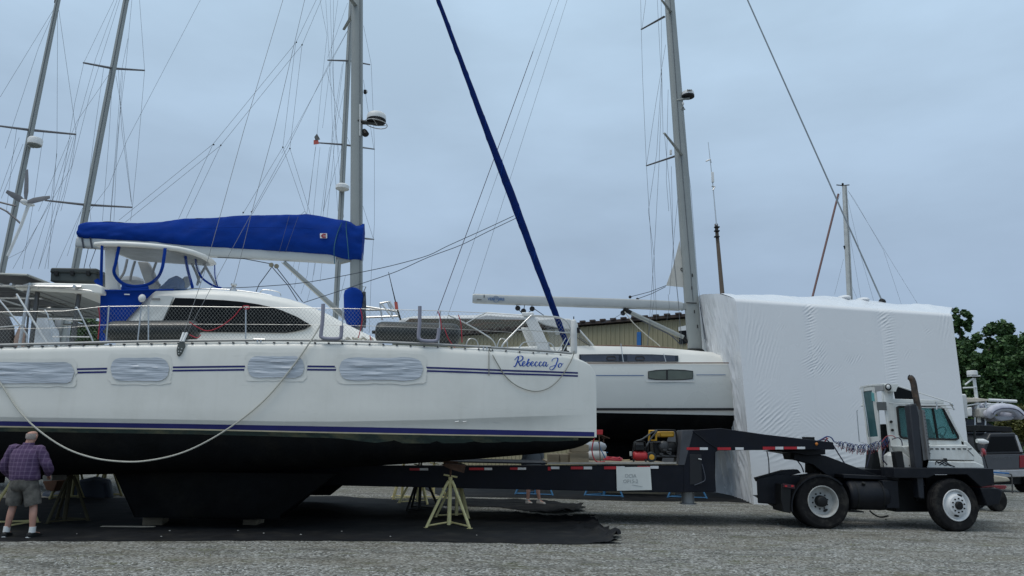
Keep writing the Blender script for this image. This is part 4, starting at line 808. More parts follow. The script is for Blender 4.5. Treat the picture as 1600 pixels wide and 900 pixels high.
vk = MB(); vk.loft([[Vector((x, VC - w_, z)) for x, z, w_ in ((lerp(3.2, 3.6, q), lerp(zw_ - .85, .25, q), .16), (lerp(5.6, 5.4, q), lerp(zw_ - .85, .25, q), .16))] + [Vector((x, VC + w_, z)) for x, z, w_ in ((lerp(5.6, 5.4, q), lerp(zw_ - .85, .25, q), .16), (lerp(3.2, 3.6, q), lerp(zw_ - .85, .25, q), .16))] for q in (0, .5, 1)]); vk.build('keel', ANTI, vh)
MB().box((4.5, VC, .125), 2.6, .5, .25).build('keel_block', WOOD, VEN)

# ================================================================== SHRINK-WRAP TENT over its bow half
TENT = thing('shrink_wrap_tent', 'white shrink-wrap plastic tent enclosing the front half of the yacht behind the truck', 'boat wrap', (10.5, 25.5, 0))
A0 = G(1178, 788); B0t = Vector((P(1524, 797, A0.y).x, A0.y, 0)); A1 = P(1149, 465, A0.y + .55); B1 = P(1487, 488.5, A0.y + .55)
CREASE = [(1280.0, 560.0, 14.0, 26.0, 35.0, 0.78, 0.01), (1268.0, 575.0, 12.0, 18.0, 60.0, 0.75, 0.0112), (1290.0, 582.0, 22.0, 10.0, 40.0, 0.82, 0.01), (1336.0, 568.0, 16.0, 8.0, 30.0, 0.82, 0.0112), (1391.0, 535.0, 6.0, 46.0, 78.0, 0.68, 0.0112), (1397.0, 585.0, 6.0, 22.0, 78.0, 0.68, 0.01), (1267.0, 512.0, 6.0, 34.0, 70.0, 0.68, 0.0112), (1200.0, 597.0, 26.0, 5.0, 12.0, 0.92, 0.0075), (1244.0, 640.0, 6.0, 30.0, 80.0, 0.75, 0.01), (1214.0, 662.0, 24.0, 22.0, 48.0, 0.51, 0.015), (1192.0, 650.0, 12.0, 36.0, 50.0, 0.54, 0.0125), (1282.0, 664.0, 20.0, 10.0, -50.0, 0.61, 0.01), (1168.0, 530.0, 9.0, 60.0, 6.0, 0.51, 0.0175), (1186.0, 545.0, 10.0, 50.0, 14.0, 0.54, 0.0125), (1205.0, 560.0, 12.0, 34.0, 14.0, 0.58, 0.01), (1266.0, 484.0, 8.0, 16.0, 50.0, 0.61, 0.0175), (1382.0, 498.0, 8.0, 16.0, 50.0, 0.61, 0.015), (1480.0, 505.0, 10.0, 26.0, 8.0, 0.54, 0.015), (1500.0, 585.0, 12.0, 30.0, -40.0, 0.75, 0.0075), (1240.0, 715.0, 46.0, 14.0, 72.0, 0.41, 0.015), (1225.0, 695.0, 36.0, 12.0, 65.0, 0.51, 0.0125), (1330.0, 660.0, 12.0, 10.0, 30.0, 0.75, 0.0088), (1340.0, 640.0, 14.0, 8.0, 40.0, 0.68, 0.0075), (1300.0, 724.0, 46.0, 14.0, 74.0, 0.44, 0.0125), (1160.0, 700.0, 8.0, 50.0, 10.0, 0.54, 0.0125), (1420.0, 560.0, 12.0, 8.0, 30.0, 0.75, 0.0063), (1310.0, 615.0, 10.0, 7.0, 60.0, 0.75, 0.0063), (1450.0, 520.0, 9.0, 6.0, 50.0, 0.75, 0.0063), (1222.0, 515.0, 10.0, 6.0, 30.0, 0.82, 0.0063), (1350.0, 700.0, 14.0, 9.0, 40.0, 0.68, 0.0075)]
def crease(px, py):
    z = 0
    for cx, cy, rx, ry, ang, fr_, amp in CREASE:
        e = ((px - cx) / rx) ** 2 + ((py - cy) / ry) ** 2
        if e < 4.5:
            a = R(ang); d = (px - cx) * math.cos(a) + (py - cy) * math.sin(a); t = (px - cx) * -math.sin(a) + (py - cy) * math.cos(a)
            wv = math.sin(d * fr_ + 1.1 * noise.noise(Vector((d * .12, t * .06, cx)))); gate = .4 + .6 * max(0, noise.noise(Vector((px * .09, py * .09, cx * 3))) + .4)
            z += amp * (.62 if cy > 600 or cx < 1210 else 1.05) * math.exp(-e * .9) * gate * (1 - 2 * abs(wv)) 
    z += .035 * noise.noise(Vector((px * .007, py * .006, 4)))
    for sx in (1262, 1374): 
        q_ = px - sx - (py - 470) * .085
        z -= .035 * math.exp(-(q_ / 8) ** 2) * max(0, 1 - (py - 462) / 130) + .006 * math.exp(-(q_ / .9) ** 2)
    return z
tb = MB()
def nearf(u, v):
    b = A0.lerp(B0t, u); t = A1.lerp(B1, u); q = b.lerp(t, v); sag = .10 * math.sin(math.pi * v)
    px = lerp(lerp(1178, 1524, u), lerp(1149, 1487, u), v); py = lerp(lerp(788, 797, u), lerp(465, 488.5, u), v)
    ed = min(1, 14 * min(u, 1 - u))
    rnd_ = .09 * max(0, (v - .975) / .025) ** 2
    return q + Vector((0, -sag * .3 - crease(px, py) * ed * 1.0 + rnd_, -.01 * max(0, (v - .975) / .025)))
tb.grid(nearf, 340, 290)
RZ = P(1094, 461, VC).z
def ridge(u): 
    q = P(lerp(1093, 1490, u), lerp(461.5, 484, u), VC); return q + Vector((0, 0, .18 * math.sin(math.pi * u) + .14 * noise.noise(Vector((u * 7, 1, 1)))))
def topf(u, v):
    a = nearf(u, 1); b = ridge(u); q = a.lerp(b, v); return q + Vector((0, 0, .10 * math.sin(math.pi * v) * (1 + noise.noise(Vector((u * 5, v * 2, 3)))) + .05 * noise.noise(Vector((u * 22, v * 5, 3))) * math.sin(math.pi * v)))
tb.grid(topf, 110, 16)
D0 = Vector((A0.x + .36, VC + .5, 0)); D1 = ridge(0)
def leftf(u, v):
    b = A0.lerp(D0, u); t = topf(0, u); q = b.lerp(t, v); q = q.lerp(nearf(0, v), max(0, 1 - u * 12))
    n_ = noise.fractal(Vector((u * 2.2, v * 1.2 + u * 1.5, 2)), 1, 2, 4); n2 = abs(noise.noise(Vector((u * 9 + v * 3, v * 3.0, 6)))) + .6 * abs(noise.noise(Vector((u * 20 - v * 6, v * 7.0, 9)))) - .3
    bulge = .30 * max(0, v - .55) * math.sin(math.pi * min(1, u)) 
    return q + Vector((-bulge + (.10 * n_ + .14 * n2) * min(1, 5 * u, 5 * (1 - u + .1), 6 * (1.0001 - v)), 0, 0))
tb.grid(leftf, 110, 200)
def mir(p): return Vector((p.x, 2 * VC - p.y, p.z))
tb.grid(lambda u, v: mir(nearf(u, v)), 24, 18); tb.grid(lambda u, v: mir(topf(u, v)), 24, 6)
def rightf(u, v): 
    y = lerp(A0.y, 2 * VC - A0.y, u); q0 = B0t; q1 = nearf(1, 1); zr = lerp(q1.z, ridge(1).z, math.sin(math.pi * u)); return Vector((lerp(q0.x, q1.x, v) + .05 * noise.noise(Vector((u * 5, v * 5, 2))), lerp(y, lerp(q1.y, 2 * VC - q1.y, u), v), zr * v))
tb.grid(rightf, 30, 30); tb.grid(lambda u, v: mir(leftf(u, v)), 20, 20)
tb.build('film_cover', WRAP, TENT, sharp=80, recalc=False)
sl = MB(); rnd = random.Random(4)
for x, y in ((1316, 467.5), (1345, 471)): sl.ball(P(x, y, VC - .8), .22, .5, .12)
sl.build('roof_bulge', WRAP, TENT)
fm = MB().tube([G(1178, 788) + Vector((.04, .06, .03)), B0t + Vector((0, .06, .03))], .03, 6).build('base_batten', WOODP, TENT)

# ================================================================== LOWBOY TRAILER
TY = 16.0
TRL = thing('boat_trailer', 'long dark low-deck trailer with red and white reflectors, hitched to the white truck', 'trailer', (1.5, TY + 1.25, 0))
TW = 2.5
bm0 = yprism(MB(), [(300, 728), (856, 727), (1070, 727), (1070, 769.5), (980, 768.3), (300, 754)], TY, TY + .16); bmn = bm0.build('side_beam', TRAILER, TRL, bev=.01)
yprism(MB(), [(300, 728), (856, 727), (1070, 727), (1070, 769.5), (980, 768.3), (300, 754)], TY + TW - .16, TY + TW).build('side_beam', TRAILER, TRL, bev=.01)
cb = MB()
for px in range(330, 1060, 90): q = P(px, 745, TY); cb.box(q + Vector((0, TW / 2, 0)), .15, TW - .34, .3)
cb.build('cross_member', TRAILER, TRL, kind='stuff')
dz0 = P(950, 725, TY).z; xa, xb_ = P(856, 725, TY).x, P(1064, 725, TY).x
for i in range(9):
    MB().box(((xa + xb_) / 2, TY + .02 + (i + .5) * TW / 9, dz0 + .0), xb_ - xa, TW / 9 - .015, .05).build('deck_plank', WOOD, TRL, bev=.005)
MB().prism(ppoly([(856, 722.5), (1057, 722), (1057, 725), (856, 725.3)], TY - .03), (0, .05, 0)).build('edge_strip', M('edge_alu', (.34, .33, .30), .6, var=.2), TRL)
gk = [(1068, 769.5), (1068, 727), (1082, 672), (1126, 669), (1197, 679), (1302, 691), (1304.5, 702.5), (1122, 703.8), (1117.5, 707), (1116, 713), (1119, 768.5)]
g0 = yprism(MB(), gk, TY - .01, TY + .12).build('gooseneck_side', TRAILER, TRL, bev=.012); yprism(MB(), gk, TY + TW - .12, TY + TW + .01).build('gooseneck_side', TRAILER, TRL, bev=.012)
yprism(MB(), [(1068, 727), (1082, 672), (1086, 672), (1074, 727)], TY + .1, TY + TW - .1).build('bulkhead', M('trailer_grey', (.05, .055, .065), .6, var=.2), TRL)
yprism(MB(), [(1060, 727), (1064, 690), (1066, 672), (1084, 671.5), (1070, 727)], TY - .02, TY + .5).build('corner_panel', M('trailer_grey', (.05, .055, .065), .6, var=.2), TRL, bev=.01)
yprism(MB(), [(1084, 672), (1126, 669.5), (1197, 679.5), (1302, 691.5), (1302, 696), (1197, 690), (1084, 684)], TY + .1, TY + TW - .1).build('gooseneck_top', TRAILER, TRL); yprism(MB(), [(1076, 727), (1084, 690), (1118, 703), (1117, 768), (1074, 768)], TY + .12, TY + TW - .12).build('gooseneck_box', TRAILER, TRL)
MB().tube(ppoly([(1082, 673), (1104, 690), (1122, 702)], TY - .02), .010, 5).build('weld_seam', TRAILER, g0); MB().prism(ppoly([(1078, 710), (1096, 710), (1097, 757), (1078, 757)], TY - .02), (0, .015, 0)).build('access_panel', M('panel_black', (.006, .007, .010), .5), g0, bev=.004)
MB().tube(ppoly([(1091, 717), (1096, 718)], TY - .05), .014, 6).build('latch', STEEL, g0); MB().tube(spline(ppoly([(1097, 725), (1102, 748), (1095, 754), (1085, 758)], TY - .04), 4), .010, 5).build('wire_lead', ROPED, g0)
MB().ball(P(1276, 693.8, TY - .02), .035, .02, .035).build('marker_light', ORANGE, TRL)
def tape(x0, x1, y0, y1, m_, o_=.018): return MB().prism(ppoly([(x0, y0), (x1, y0), (x1, y1), (x0, y1)], TY - o_), (0, .006, 0)).build('reflector_red' if m_ is REFR else 'reflector_white', m_, TRL)
for x0, x1, y0, y1, c in ((640, 656, 731.5, 735, 0), (656, 669, 731.5, 735, 1), (733, 756, 730.8, 734.5, 0), (757, 769, 730.8, 734.5, 1), (797, 809, 730.5, 734, 0), (809, 822, 730.5, 734, 1), (856, 860.5, 729.5, 735, 0), (861, 874, 729, 733, 1), (892, 911, 729, 733.3, 0), (912, 925, 729, 733.3, 1), (944, 963, 728.7, 733.2, 0), (963, 976, 728.5, 733, 1), (996, 1015.5, 728.2, 732.3, 0), (1016, 1029, 728, 732.2, 1)): tape(x0, x1, y0, y1, REFW if c else REFR)
for x0, x1, y0, y1, c in ((1073, 1093, 699, 703, 0), (1093.5, 1106, 699, 703, 1), (1121, 1142, 699, 703.2, 0), (1149, 1162, 699, 703, 1), (1192, 1211, 698, 702.6, 0), (1211.5, 1224, 698, 702.3, 1), (1225, 1245, 698, 702, 0), (1245.5, 1258, 698, 701.6, 1)): tape(x0, x1, y0, y1, REFW if c else REFR, .028)
MB().lathe(P(1075, 786, TY + .5) - Vector((0, 0, .02)), (0, 0, 1), [(.19, 0), (.19, .02), (.14, .03), (.14, .5)], 18).build('landing_leg', M('leg_silver', (.32, .33, .33), .45, metal=.4), TRL)
MB().box((P(600, 726, TY).x, TY + TW / 2, dz0 - .02), P(855, 726, TY).x - P(345, 726, TY).x, TW - .1, .03).build('steel_deck', TRAILER, TRL)
for x in (-6.2, -7.5):      # rear axle wheels, under the catamaran's bridge deck
    for y in (TY + .2, TY + TW - .2): MB().lathe((x, y, .46), (0, 1, 0), [(.16, -.14), (.40, -.15), (.46, -.11), (.46, .11), (.40, .15), (.16, .14)], 24).build('wheel', TYRE, TRL)
sg = tag(MB().prism(ppoly([(963, 730), (1016, 729.4), (1018.5, 765.5), (964, 766.8)], TY - .055), (0, .012, 0)).build('paper_sign', PAPER), 'white sheet with faint handwriting taped to the side of the low trailer', 'sign')
text('OCIA', .105, P(985, 743.5, TY - .058), RT, (0, 0, 1), SIGNT, sg, shear=.1); text('OP15-2', .105, P(985, 752, TY - .058), RT, (0, 0, 1), SIGNT, sg, shear=.1)
wire(ppoly([(988, 757.5), (1004, 760)], TY - .06), .004, SIGNT, 'pencil_line', sg)

# ---- load on the trailer
zt = dz0 + .03
GEN = thing('generator', 'yellow and black portable generator with wheels, on the trailer deck', 'generator', P(1035, 722, TY + .5))
gy = TY + .25
for d in (0, .55):
    MB().tube(spline(ppoly([(1012, 719), (1013, 690), (1014, 676), (1018, 672.5), (1050, 672.5), (1056, 676), (1058, 700), (1059, 720)], gy + d), 4), .02, 8).build('frame', BLACKP, GEN)
MB().tube(spline(ppoly([(988, 716), (990, 700), (994, 690), (1004, 686), (1020, 675), (1027, 672.5)], gy - .05), 4), .018, 8).build('handle', M('handle_grey', (.07, .075, .08), .5, metal=.3), GEN); MB().tube(ppoly([(1027, 672.5), (1018, 684), (1008, 700)], gy - .08), .018, 8).build('handle', M('handle_grey', (.07, .075, .08), .5, metal=.3), GEN)
MB().tube(ppoly([(1010, 714), (1058, 714)], gy), .022, 6).build('base_bar', BLACKP, GEN)
yprism(MB(), [(1030, 674), (1054, 674), (1054, 683), (1032, 683)], gy + .02, gy + .5).build('fuel_tank', M('gen_yellow', (.55, .30, .02), .4), GEN, bev=.03)
yl = MB()
for pts in ([(1015, 673), (1014, 688), (1025, 688), (1025, 673)],): yl.tube(ppoly(pts, gy - .03), .028, 6, loop=True)
yl.build('side_panel', M('gen_yellow', (.55, .30, .02), .4), GEN)
yprism(MB(), [(1020, 690), (1056, 690), (1056, 712), (1022, 712)], gy + .05, gy + .45).build('engine', BLACKP, GEN, bev=.03)
MB().lathe(P(1037, 698, gy + .05), (0, -1, 0), [(.13, 0), (.13, .05), (.10, .08), (.03, .09), (.001, .09)], 16).build('engine_fan', M('engine_grey', (.05, .052, .055), .4, metal=.4), GEN); MB().lathe(P(1050, 699, gy + .05), (0, -1, 0), [(.11, 0), (.11, .06), (.07, .08), (.001, .08)], 16).build('alternator', BLACKP, GEN)
egm = MB()
rnd = random.Random(2)
for i in range(10): egm.box(P(rnd.uniform(1024, 1048), rnd.uniform(690, 712), gy - .01), rnd.uniform(.04, .12), .08, rnd.uniform(.03, .06))
egm.build('engine_fins', M('engine_grey', (.05, .052, .055), .4, metal=.4), GEN, kind='stuff', bev=.006)
yprism(MB(), [(1026, 711), (1055, 711), (1055, 714), (1026, 714)], gy - .02, gy + .1).build('base_rail', M('engine_grey', (.05, .052, .055), .4, metal=.4), GEN)
wl = MB().lathe(P(1017, 714, gy - .02), (0, -1, 0), [(.05, 0), (.10, 0), (.115, .03), (.115, .07), (.10, .1), (.05, .1)], 18).build('wheel', RUB, GEN); MB().lathe(P(1017, 714, gy - .02), (0, -1, 0), [(.06, .02), (.06, .10), (.001, .105)], 14).build('hub', M('gen_yellow', (.55, .30, .02), .4), wl)
CMP = thing('air_compressor', 'small red tank air compressor on the trailer deck left of the generator', 'compressor', P(1000, 721, TY + .15))
ca, cb_ = P(988.5, 712.5, TY + .18), P(1011.5, 712.5, TY + .18); dd = (cb_ - ca).length
MB().lathe(ca, cb_ - ca, [(.001, 0), (.06, .005), (.095, .03), (.108, .07), (.108, dd - .07), (.095, dd - .03), (.06, dd - .005), (.001, dd)], 20).build('air_tank', RED, CMP)
yprism(MB(), [(993, 691), (1006, 691), (1008, 704), (992, 704)], TY + .08, TY + .28).build('pump_motor', BLACKP, CMP, bev=.02); yprism(MB(), [(994, 693), (1005, 693), (1005, 696), (994, 696)], TY + .065, TY + .1).build('motor_shroud', M('engine_grey', (.05, .052, .055), .4, metal=.4), CMP, bev=.005)
cf = MB().tube(spline(ppoly([(989, 706), (990, 694), (993, 689.5), (1006, 689.5), (1009, 694), (1009, 706)], TY + .1), 3), .012, 6); cf.build('handle', BLACKP, CMP)
for x in (990, 1009): MB().lathe(P(x, 719.5, TY + .1), (0, 0, 1), [(.02, -.03), (.025, .03)], 8).build('foot', RUB, CMP)
MB().box(P(985.5, 709, TY + .15), .05, .06, .10).build('regulator', M('reg_grey', (.35, .38, .36), .5), CMP, bev=.01)
HS = MB(); rnd = random.Random(9)
for k in range(3): HS.tube(spline([P(958 + (14 - 2 * k) * math.cos(a) + rnd.uniform(-1, 1), 719 - k * 1.2, TY + .35) + Vector((0, .28 * math.sin(a), rnd.uniform(0, .03))) for a in [i * .7 for i in range(14)]], 3), .018, 6)
HS.tube(spline(ppoly([(945, 721), (935, 722), (929, 718), (925, 705), (927, 690), (931, 681)], TY + .1), 4), .014, 6)
tag(HS.build('air_hose', M('hose_red', (.36, .015, .03), .5)), 'red air hose coiled loosely on the trailer deck', 'hose')
MB_ = MB().tube(ppoly([(968, 719), (984, 718.5)], TY + .2), .012, 6); tag(MB_.build('broom_handle', M('handle_tan', (.45, .33, .17), .6)), 'short wooden stick lying beside the red hose on the deck', 'stick')
for (x0, x1, y0, y1, d, lab) in ((857, 874, 709.5, 724, .1, 'weathered timber block on the trailer deck, leftmost of the two small blocks'), (875, 889, 709.5, 724, .1, 'weathered timber block squeezed between a small block and the big block'), (890, 920, 707, 724, .05, 'big weathered timber block on the deck under the bow'), (892, 920, 695, 706.6, .08, 'grey timber beam on top of the big block under the bow')):
    tag(yprism(MB(), [(x0, y0), (x1, y0), (x1, y1), (x0, y1)], TY + d, TY + d + .55).build('timber_block', WOOD, bev=.012), lab, 'timber block', 'timber blocks on the trailer deck')
RS = thing('shovel', 'red scraper head with a handle propped on the trailer behind the bow', 'tool', P(935, 720, TY + .2)); yprism(MB(), [(930, 671.5), (942, 671.5), (942, 679), (931, 679)], TY + .2, TY + .24).build('head', RED, RS, bev=.006); MB().tube(ppoly([(936, 678), (937, 700), (938, 721)], TY + .22), .012, 6).build('handle', RUST, RS); wire(ppoly([(935, 690), (939, 703), (946, 716)], TY + .25), .012, BLUEST, 'blue_strap', RS)
for i, (px, py) in enumerate(((938, 700), (938, 714))):
    pass
WB = thing('covered_dinghy', 'white rounded bundle standing on the far side of the trailer deck', 'dinghy', P(936, 722, TY + 2.0))
a, b = P(915, 712, TY + 2.0), P(948, 712, TY + 2.0)
MB().lathe(a, b - a, [(.01, 0), (.10, .03), (.13, .12), (.13, .38), (.10, .5), (.01, .53)], 18).build('hull_tube', M('tube_pale', (.42, .43, .43), .5), WB); MB().lathe(a + Vector((0, .05, .22)), b - a, [(.01, 0), (.09, .03), (.12, .1), (.12, .4), (.07, .5), (.01, .53)], 14).build('upper_tube', GREYC, WB)
# ================================================================== YARD TRUCK
TRK = thing('yard_truck', 'white cab yard tractor with black chassis and tall exhaust stack, front wheels turned', 'truck', (8.3, TY + 1.25, 0))
def Tp(px, py, d=0.0): return P(px, py, TY + d)
def tpoly(poly, d0, d1, name, mat, bev=.012, parent=TRK): return yprism(MB(), poly, TY + d0, TY + d1).build(name, mat, parent, bev=bev)
def wheel(px, py, d, front, yaw=0.0, far=False):
    rr = .565 if front else .585; c = P(px, py, TY + d); c = Vector((c.x, c.y, rr - .012)); o = Vector((math.sin(R(yaw)), -math.cos(R(yaw)), 0))
    if far: o = -o
    k = rr / .54
    prof = [(.30, -.27), (.42, -.285), (.49, -.275), (.528, -.24), (.538, -.215), (.525, -.21), (.525, -.195), (.54, -.19), (.54, -.15), (.527, -.145), (.527, -.13), (.54, -.125), (.54, -.085), (.525, -.08), (.525, -.065), (.538, -.06), (.528, -.035), (.50, -.008), (.47, 0), (.46, -.004), (.40, .002), (.335, -.012), (.30, -.03)]
    ty = MB().lathe(c, o, [(a * k, b) for a, b in prof], 56, caps=False).build('wheel', TYRE, TRK, sharp=28)
    if not far and not front: MB().lathe(c - o * .33, o, [(a * k, b) for a, b in prof], 40, caps=False).build('inner_tyre', TYRE, ty, sharp=28)
    if far: return
    u = Vector((math.cos(R(yaw)), math.sin(R(yaw)), 0)); v = Vector((0, 0, 1))
    if front:
        MB().lathe(c, o, [(.325, -.05), (.340, -.012), (.332, .002), (.318, 0), (.304, -.03), (.285, -.055), (.25, -.03), (.20, .025), (.16, .035), (.10, .038), (.001, .038)], 48, caps=False).build('rim', RIMW, ty, sharp=30)
        MB().lathe(c, o, [(.088, .03), (.088, .07), (.075, .085), (.04, .09), (.001, .09)], 20).build('hub', BLACKP, ty); nr, nh, hr_ = .145, .04, .222
    else:
        MB().lathe(c, o, [(.325, -.05), (.340, -.015), (.332, .002), (.318, -.002), (.306, -.04), (.296, -.12), (.275, -.165), (.22, -.18), (.10, -.18), (.001, -.18)], 48, caps=False).build('rim', RIMG, ty, sharp=30)
        MB().lathe(c, o, [(.125, -.18), (.12, -.06), (.105, -.03), (.085, -.02), (.001, -.02)], 18).build('hub', BLACKP, ty); nr, nh, hr_ = .168, -.175, .22
    for i in range(10):
        a = i * .6283 + .2; q = c + (u * math.cos(a) + v * math.sin(a)) * nr + o * nh
        MB().lathe(q, o, [(.017, -.01), (.017, .014), (.012, .02), (.001, .02)], 8).build('lug_nut', BLACKP, ty)
    for a in (1.2, 4.5) if front else (5.2,):
        q = c + (u * math.cos(a) + v * math.sin(a)) * hr_ + o * (.004 if front else -.172); t = (-u * math.sin(a) + v * math.cos(a)); r_ = u * math.cos(a) + v * math.sin(a)
        MB().loft([[q + (t * math.cos(b) * .052 + r_ * math.sin(b) * .026) + o * h for b in [k * .5236 for k in range(12)]] for h in (-.02, .016)]).build('hand_hole', BLACKP, ty)
wheel(1287, 788, 0, False); wheel(1496, 793, 0, True, 9); wheel(1283, 788, 2.5, False, 0, True); wheel(1492, 793, 2.5, True, 9, True)
tpoly([(1195, 747), (1262, 741), (1340, 748), (1450, 752), (1540, 748), (1540, 764), (1450, 772), (1200, 770)], .75, .95, 'frame_rail', TRUCKB); tpoly([(1195, 747), (1262, 741), (1340, 748), (1450, 752), (1540, 748), (1540, 764), (1450, 772), (1200, 770)], 1.55, 1.75, 'frame_rail', TRUCKB)
tpoly([(1205, 780), (1330, 780), (1330, 800), (1240, 800)], .6, 1.9, 'axle_housing', BLACKP); tpoly([(1400, 750), (1470, 750), (1470, 800), (1400, 800)], .7, 1.8, 'engine_sump', BLACKP)
# rear body: box end, mudguards
rb = MB()
rb.loft([[Tp(x, y, d) for x, y in pl] for d, pl in ((.35, [(1182, 749), (1214, 741), (1250, 744), (1250, 786), (1232, 790), (1184, 786)]), (2.3, [(1182, 749), (1214, 741), (1250, 744), (1250, 786), (1232, 790), (1184, 786)]))])
rb.build('rear_deck_box', TRUCKB, TRK, bev=.02)
for a, d0, d1 in (([(1183, 747), (1226, 735), (1247, 733.5), (1252, 739), (1226, 745), (1186, 753)], .5, .75), ([(1183, 747), (1226, 735), (1247, 733.5), (1252, 739), (1226, 745), (1186, 753)], 1.5, 1.75)): tpoly(a, d0, d1, 'ramp_rail', TRUCKB)
arc = []
for i in range(15):
    a = R(192 - i * 10.6); arc.append((1283 + 47 * math.cos(a), 790 - 48 * math.sin(a)))
for d0, d1 in ((-.03, .66), (1.85, 2.55)):
    mg = MB(); mg.loft([[Tp(x, y, d0), Tp(x, y, d1), Tp(lerp(x, 1283, .05), lerp(y, 790, .05), d1), Tp(lerp(x, 1283, .05), lerp(y, 790, .05), d0)] for x, y in arc]); mg.build('mudguard', TRUCKB, TRK)
tpoly([(1221, 756), (1236, 760), (1236, 802), (1224, 800), (1220, 780)], .0, .62, 'mud_flap', BLACKP)
tl = tpoly([(1224, 755.5), (1242, 758), (1242, 764), (1224, 761)], -.02, .02, 'tail_lamp_bar', M('lamp_dark', (.05, .012, .02), .4), .003)
for x in (1228, 1238): MB().box(Tp(x, 759.5, -.03), .05, .02, .035).build('tail_lamp', RED, tl)
tpoly([(1318, 741), (1405, 745), (1405, 751), (1318, 747)], .3, .95, 'walkway', TRUCKB)
# lifting boom and fifth wheel
for d in (.75, 1.55): tpoly([(1242, 703), (1290, 712), (1370, 742), (1382, 748), (1300, 748), (1290, 741), (1270, 726), (1240, 718)], d, d + .2, 'lift_boom', TRUCKB)
tpoly([(1225, 706), (1250, 702.8), (1290, 702.6), (1290, 710), (1262, 712), (1240, 708)], .55, 1.95, 'fifth_wheel', TRUCKB); tpoly([(1240, 706), (1284, 706), (1280, 719), (1244, 719)], .85, 1.6, 'fifth_wheel_base', TRUCKB); tpoly([(1271, 715), (1282, 718), (1282, 742), (1271, 740)], 1.0, 1.5, 'lift_ram', BLACKP)
# fuel tank, battery box, step
ta, tb2 = Tp(1321, 773, .42), Tp(1381, 774, .42); ln = (tb2 - ta).length
tk = MB().lathe(ta, tb2 - ta, [(.05, -.012), (.27, -.01), (.315, .03), (.32, .06), (.32, ln - .06), (.315, ln - .03), (.27, ln + .01), (.05, ln + .012)], 36).build('fuel_tank', TRUCKB, TRK)
for x in (1332, 1371): MB().lathe(Tp(x, 773.5, .42), tb2 - ta, [(.322, -.02), (.328, -.018), (.328, .018), (.322, .02)], 36, caps=False).build('tank_strap', BLACKP, tk)
MB().lathe(Tp(1349, 757, .2), (0, -.5, .8), [(.04, 0), (.04, .05), (.001, .055)], 10).build('filler_cap', BLACKP, tk)
tpoly([(1379, 751), (1403, 751), (1406, 794), (1386, 794)], .15, .7, 'battery_box', TRUCKB); tpoly([(1324, 798), (1350, 799), (1350, 801), (1324, 800)], .3, .6, 'step', BLACKP, 0)
MB().tube(spline([Tp(x, y, .5) for x, y in ((1359, 798), (1366, 804), (1376, 808), (1388, 806))], 4), .018, 6).build('air_line', BLACKP, TRK)
# front mudguard and bumper
tpoly([(1397, 731), (1450, 731), (1552.5, 732), (1554, 757), (1533, 761), (1523, 752), (1511, 741.5), (1462, 741.5), (1450, 747), (1397, 747)], -.02, .55, 'front_mudguard', TRUCKB); tpoly([(1397, 731), (1552.5, 732), (1554, 757), (1533, 761), (1511, 741.5), (1462, 741.5), (1398, 747)], 1.9, 2.5, 'front_mudguard', TRUCKB)
tpoly([(1532, 762), (1560, 763), (1567, 768), (1562, 789), (1542, 791)], -.02, 2.5, 'bumper', TRUCKB, .02); tpoly([(1535, 733), (1552, 733), (1553, 757), (1536, 758)], .55, 1.9, 'grille', BLACKP); tpoly([(1533, 758.5), (1553, 758.5), (1553, 761), (1534, 762)], .0, 2.4, 'bumper_step', M('faded_red', (.16, .03, .035), .6), .004)
# cab ---------------------------------------------------------------
CD = .95
def holed(outer, inner, Y, th, name, mat, parent=TRK, bev=.008):
    cx = sum(p[0] for p in inner) / len(inner); cy = sum(p[1] for p in inner) / len(inner)
    an = sorted(set(round(math.atan2(y - cy, x - cx), 4) for x, y in list(outer) + list(inner)))
    def hit(poly, a):
        dx, dy = math.cos(a), math.sin(a); best = None
        for (x1, y1), (x2, y2) in zip(poly, poly[1:] + poly[:1]):
            ex, ey = x2 - x1, y2 - y1; den = dx * ey - dy * ex
            if abs(den) < 1e-9: continue
            t = ((x1 - cx) * ey - (y1 - cy) * ex) / den; s_ = ((x1 - cx) * dy - (y1 - cy) * dx) / den
            if t > 0 and -1e-6 <= s_ <= 1 + 1e-6 and (best is None or t < best): best = t
        return (cx + dx * best, cy + dy * best)
    mb = MB(); rings = []
    for a in an:
        o, i = hit(outer, a), hit(inner, a); rings.append([P(*o, Y), P(*i, Y), P(*i, Y) + Vector((0, th, 0)), P(*o, Y) + Vector((0, th, 0))])
    return mb.loft(rings, loop=True).build(name, mat, parent, bev=bev)
win = [(1402, 636.5), (1405, 635.2), (1468, 636.2), (1473, 638), (1497, 682), (1497, 685), (1493, 686.8), (1412, 684.5), (1408, 683), (1406, 679)]
cs = holed([(1380, 628.5), (1472, 630), (1479, 634), (1506, 690), (1507, 698), (1402, 708), (1398, 700)], win, TY + CD, .05, 'cab_side', TRUCKW)
MB().tube([Tp(x, y, CD - .012) for x, y in win], .026, 6, loop=True).build('window_seal', BLACKP, cs); MB().prism([Tp(x, y, CD + .02) for x, y in win], (0, .008, 0)).build('side_window', TEAL, cs)
MB().tube([Tp(1457, 636, CD), Tp(1465, 685, CD)], .028, 6).build('window_bar', BLACKP, cs)
tpoly([(1379, 600), (1391, 600), (1398, 640), (1403, 700), (1403, 733), (1396, 733), (1391, 690)], CD - .01, CD + .08, 'rear_pillar', TRUCKW); tpoly([(1379.5, 628.5), (1379, 600), (1404, 602), (1396, 609), (1396, 628.5)], CD + .001, CD + .06, 'upper_panel', TRUCKW)
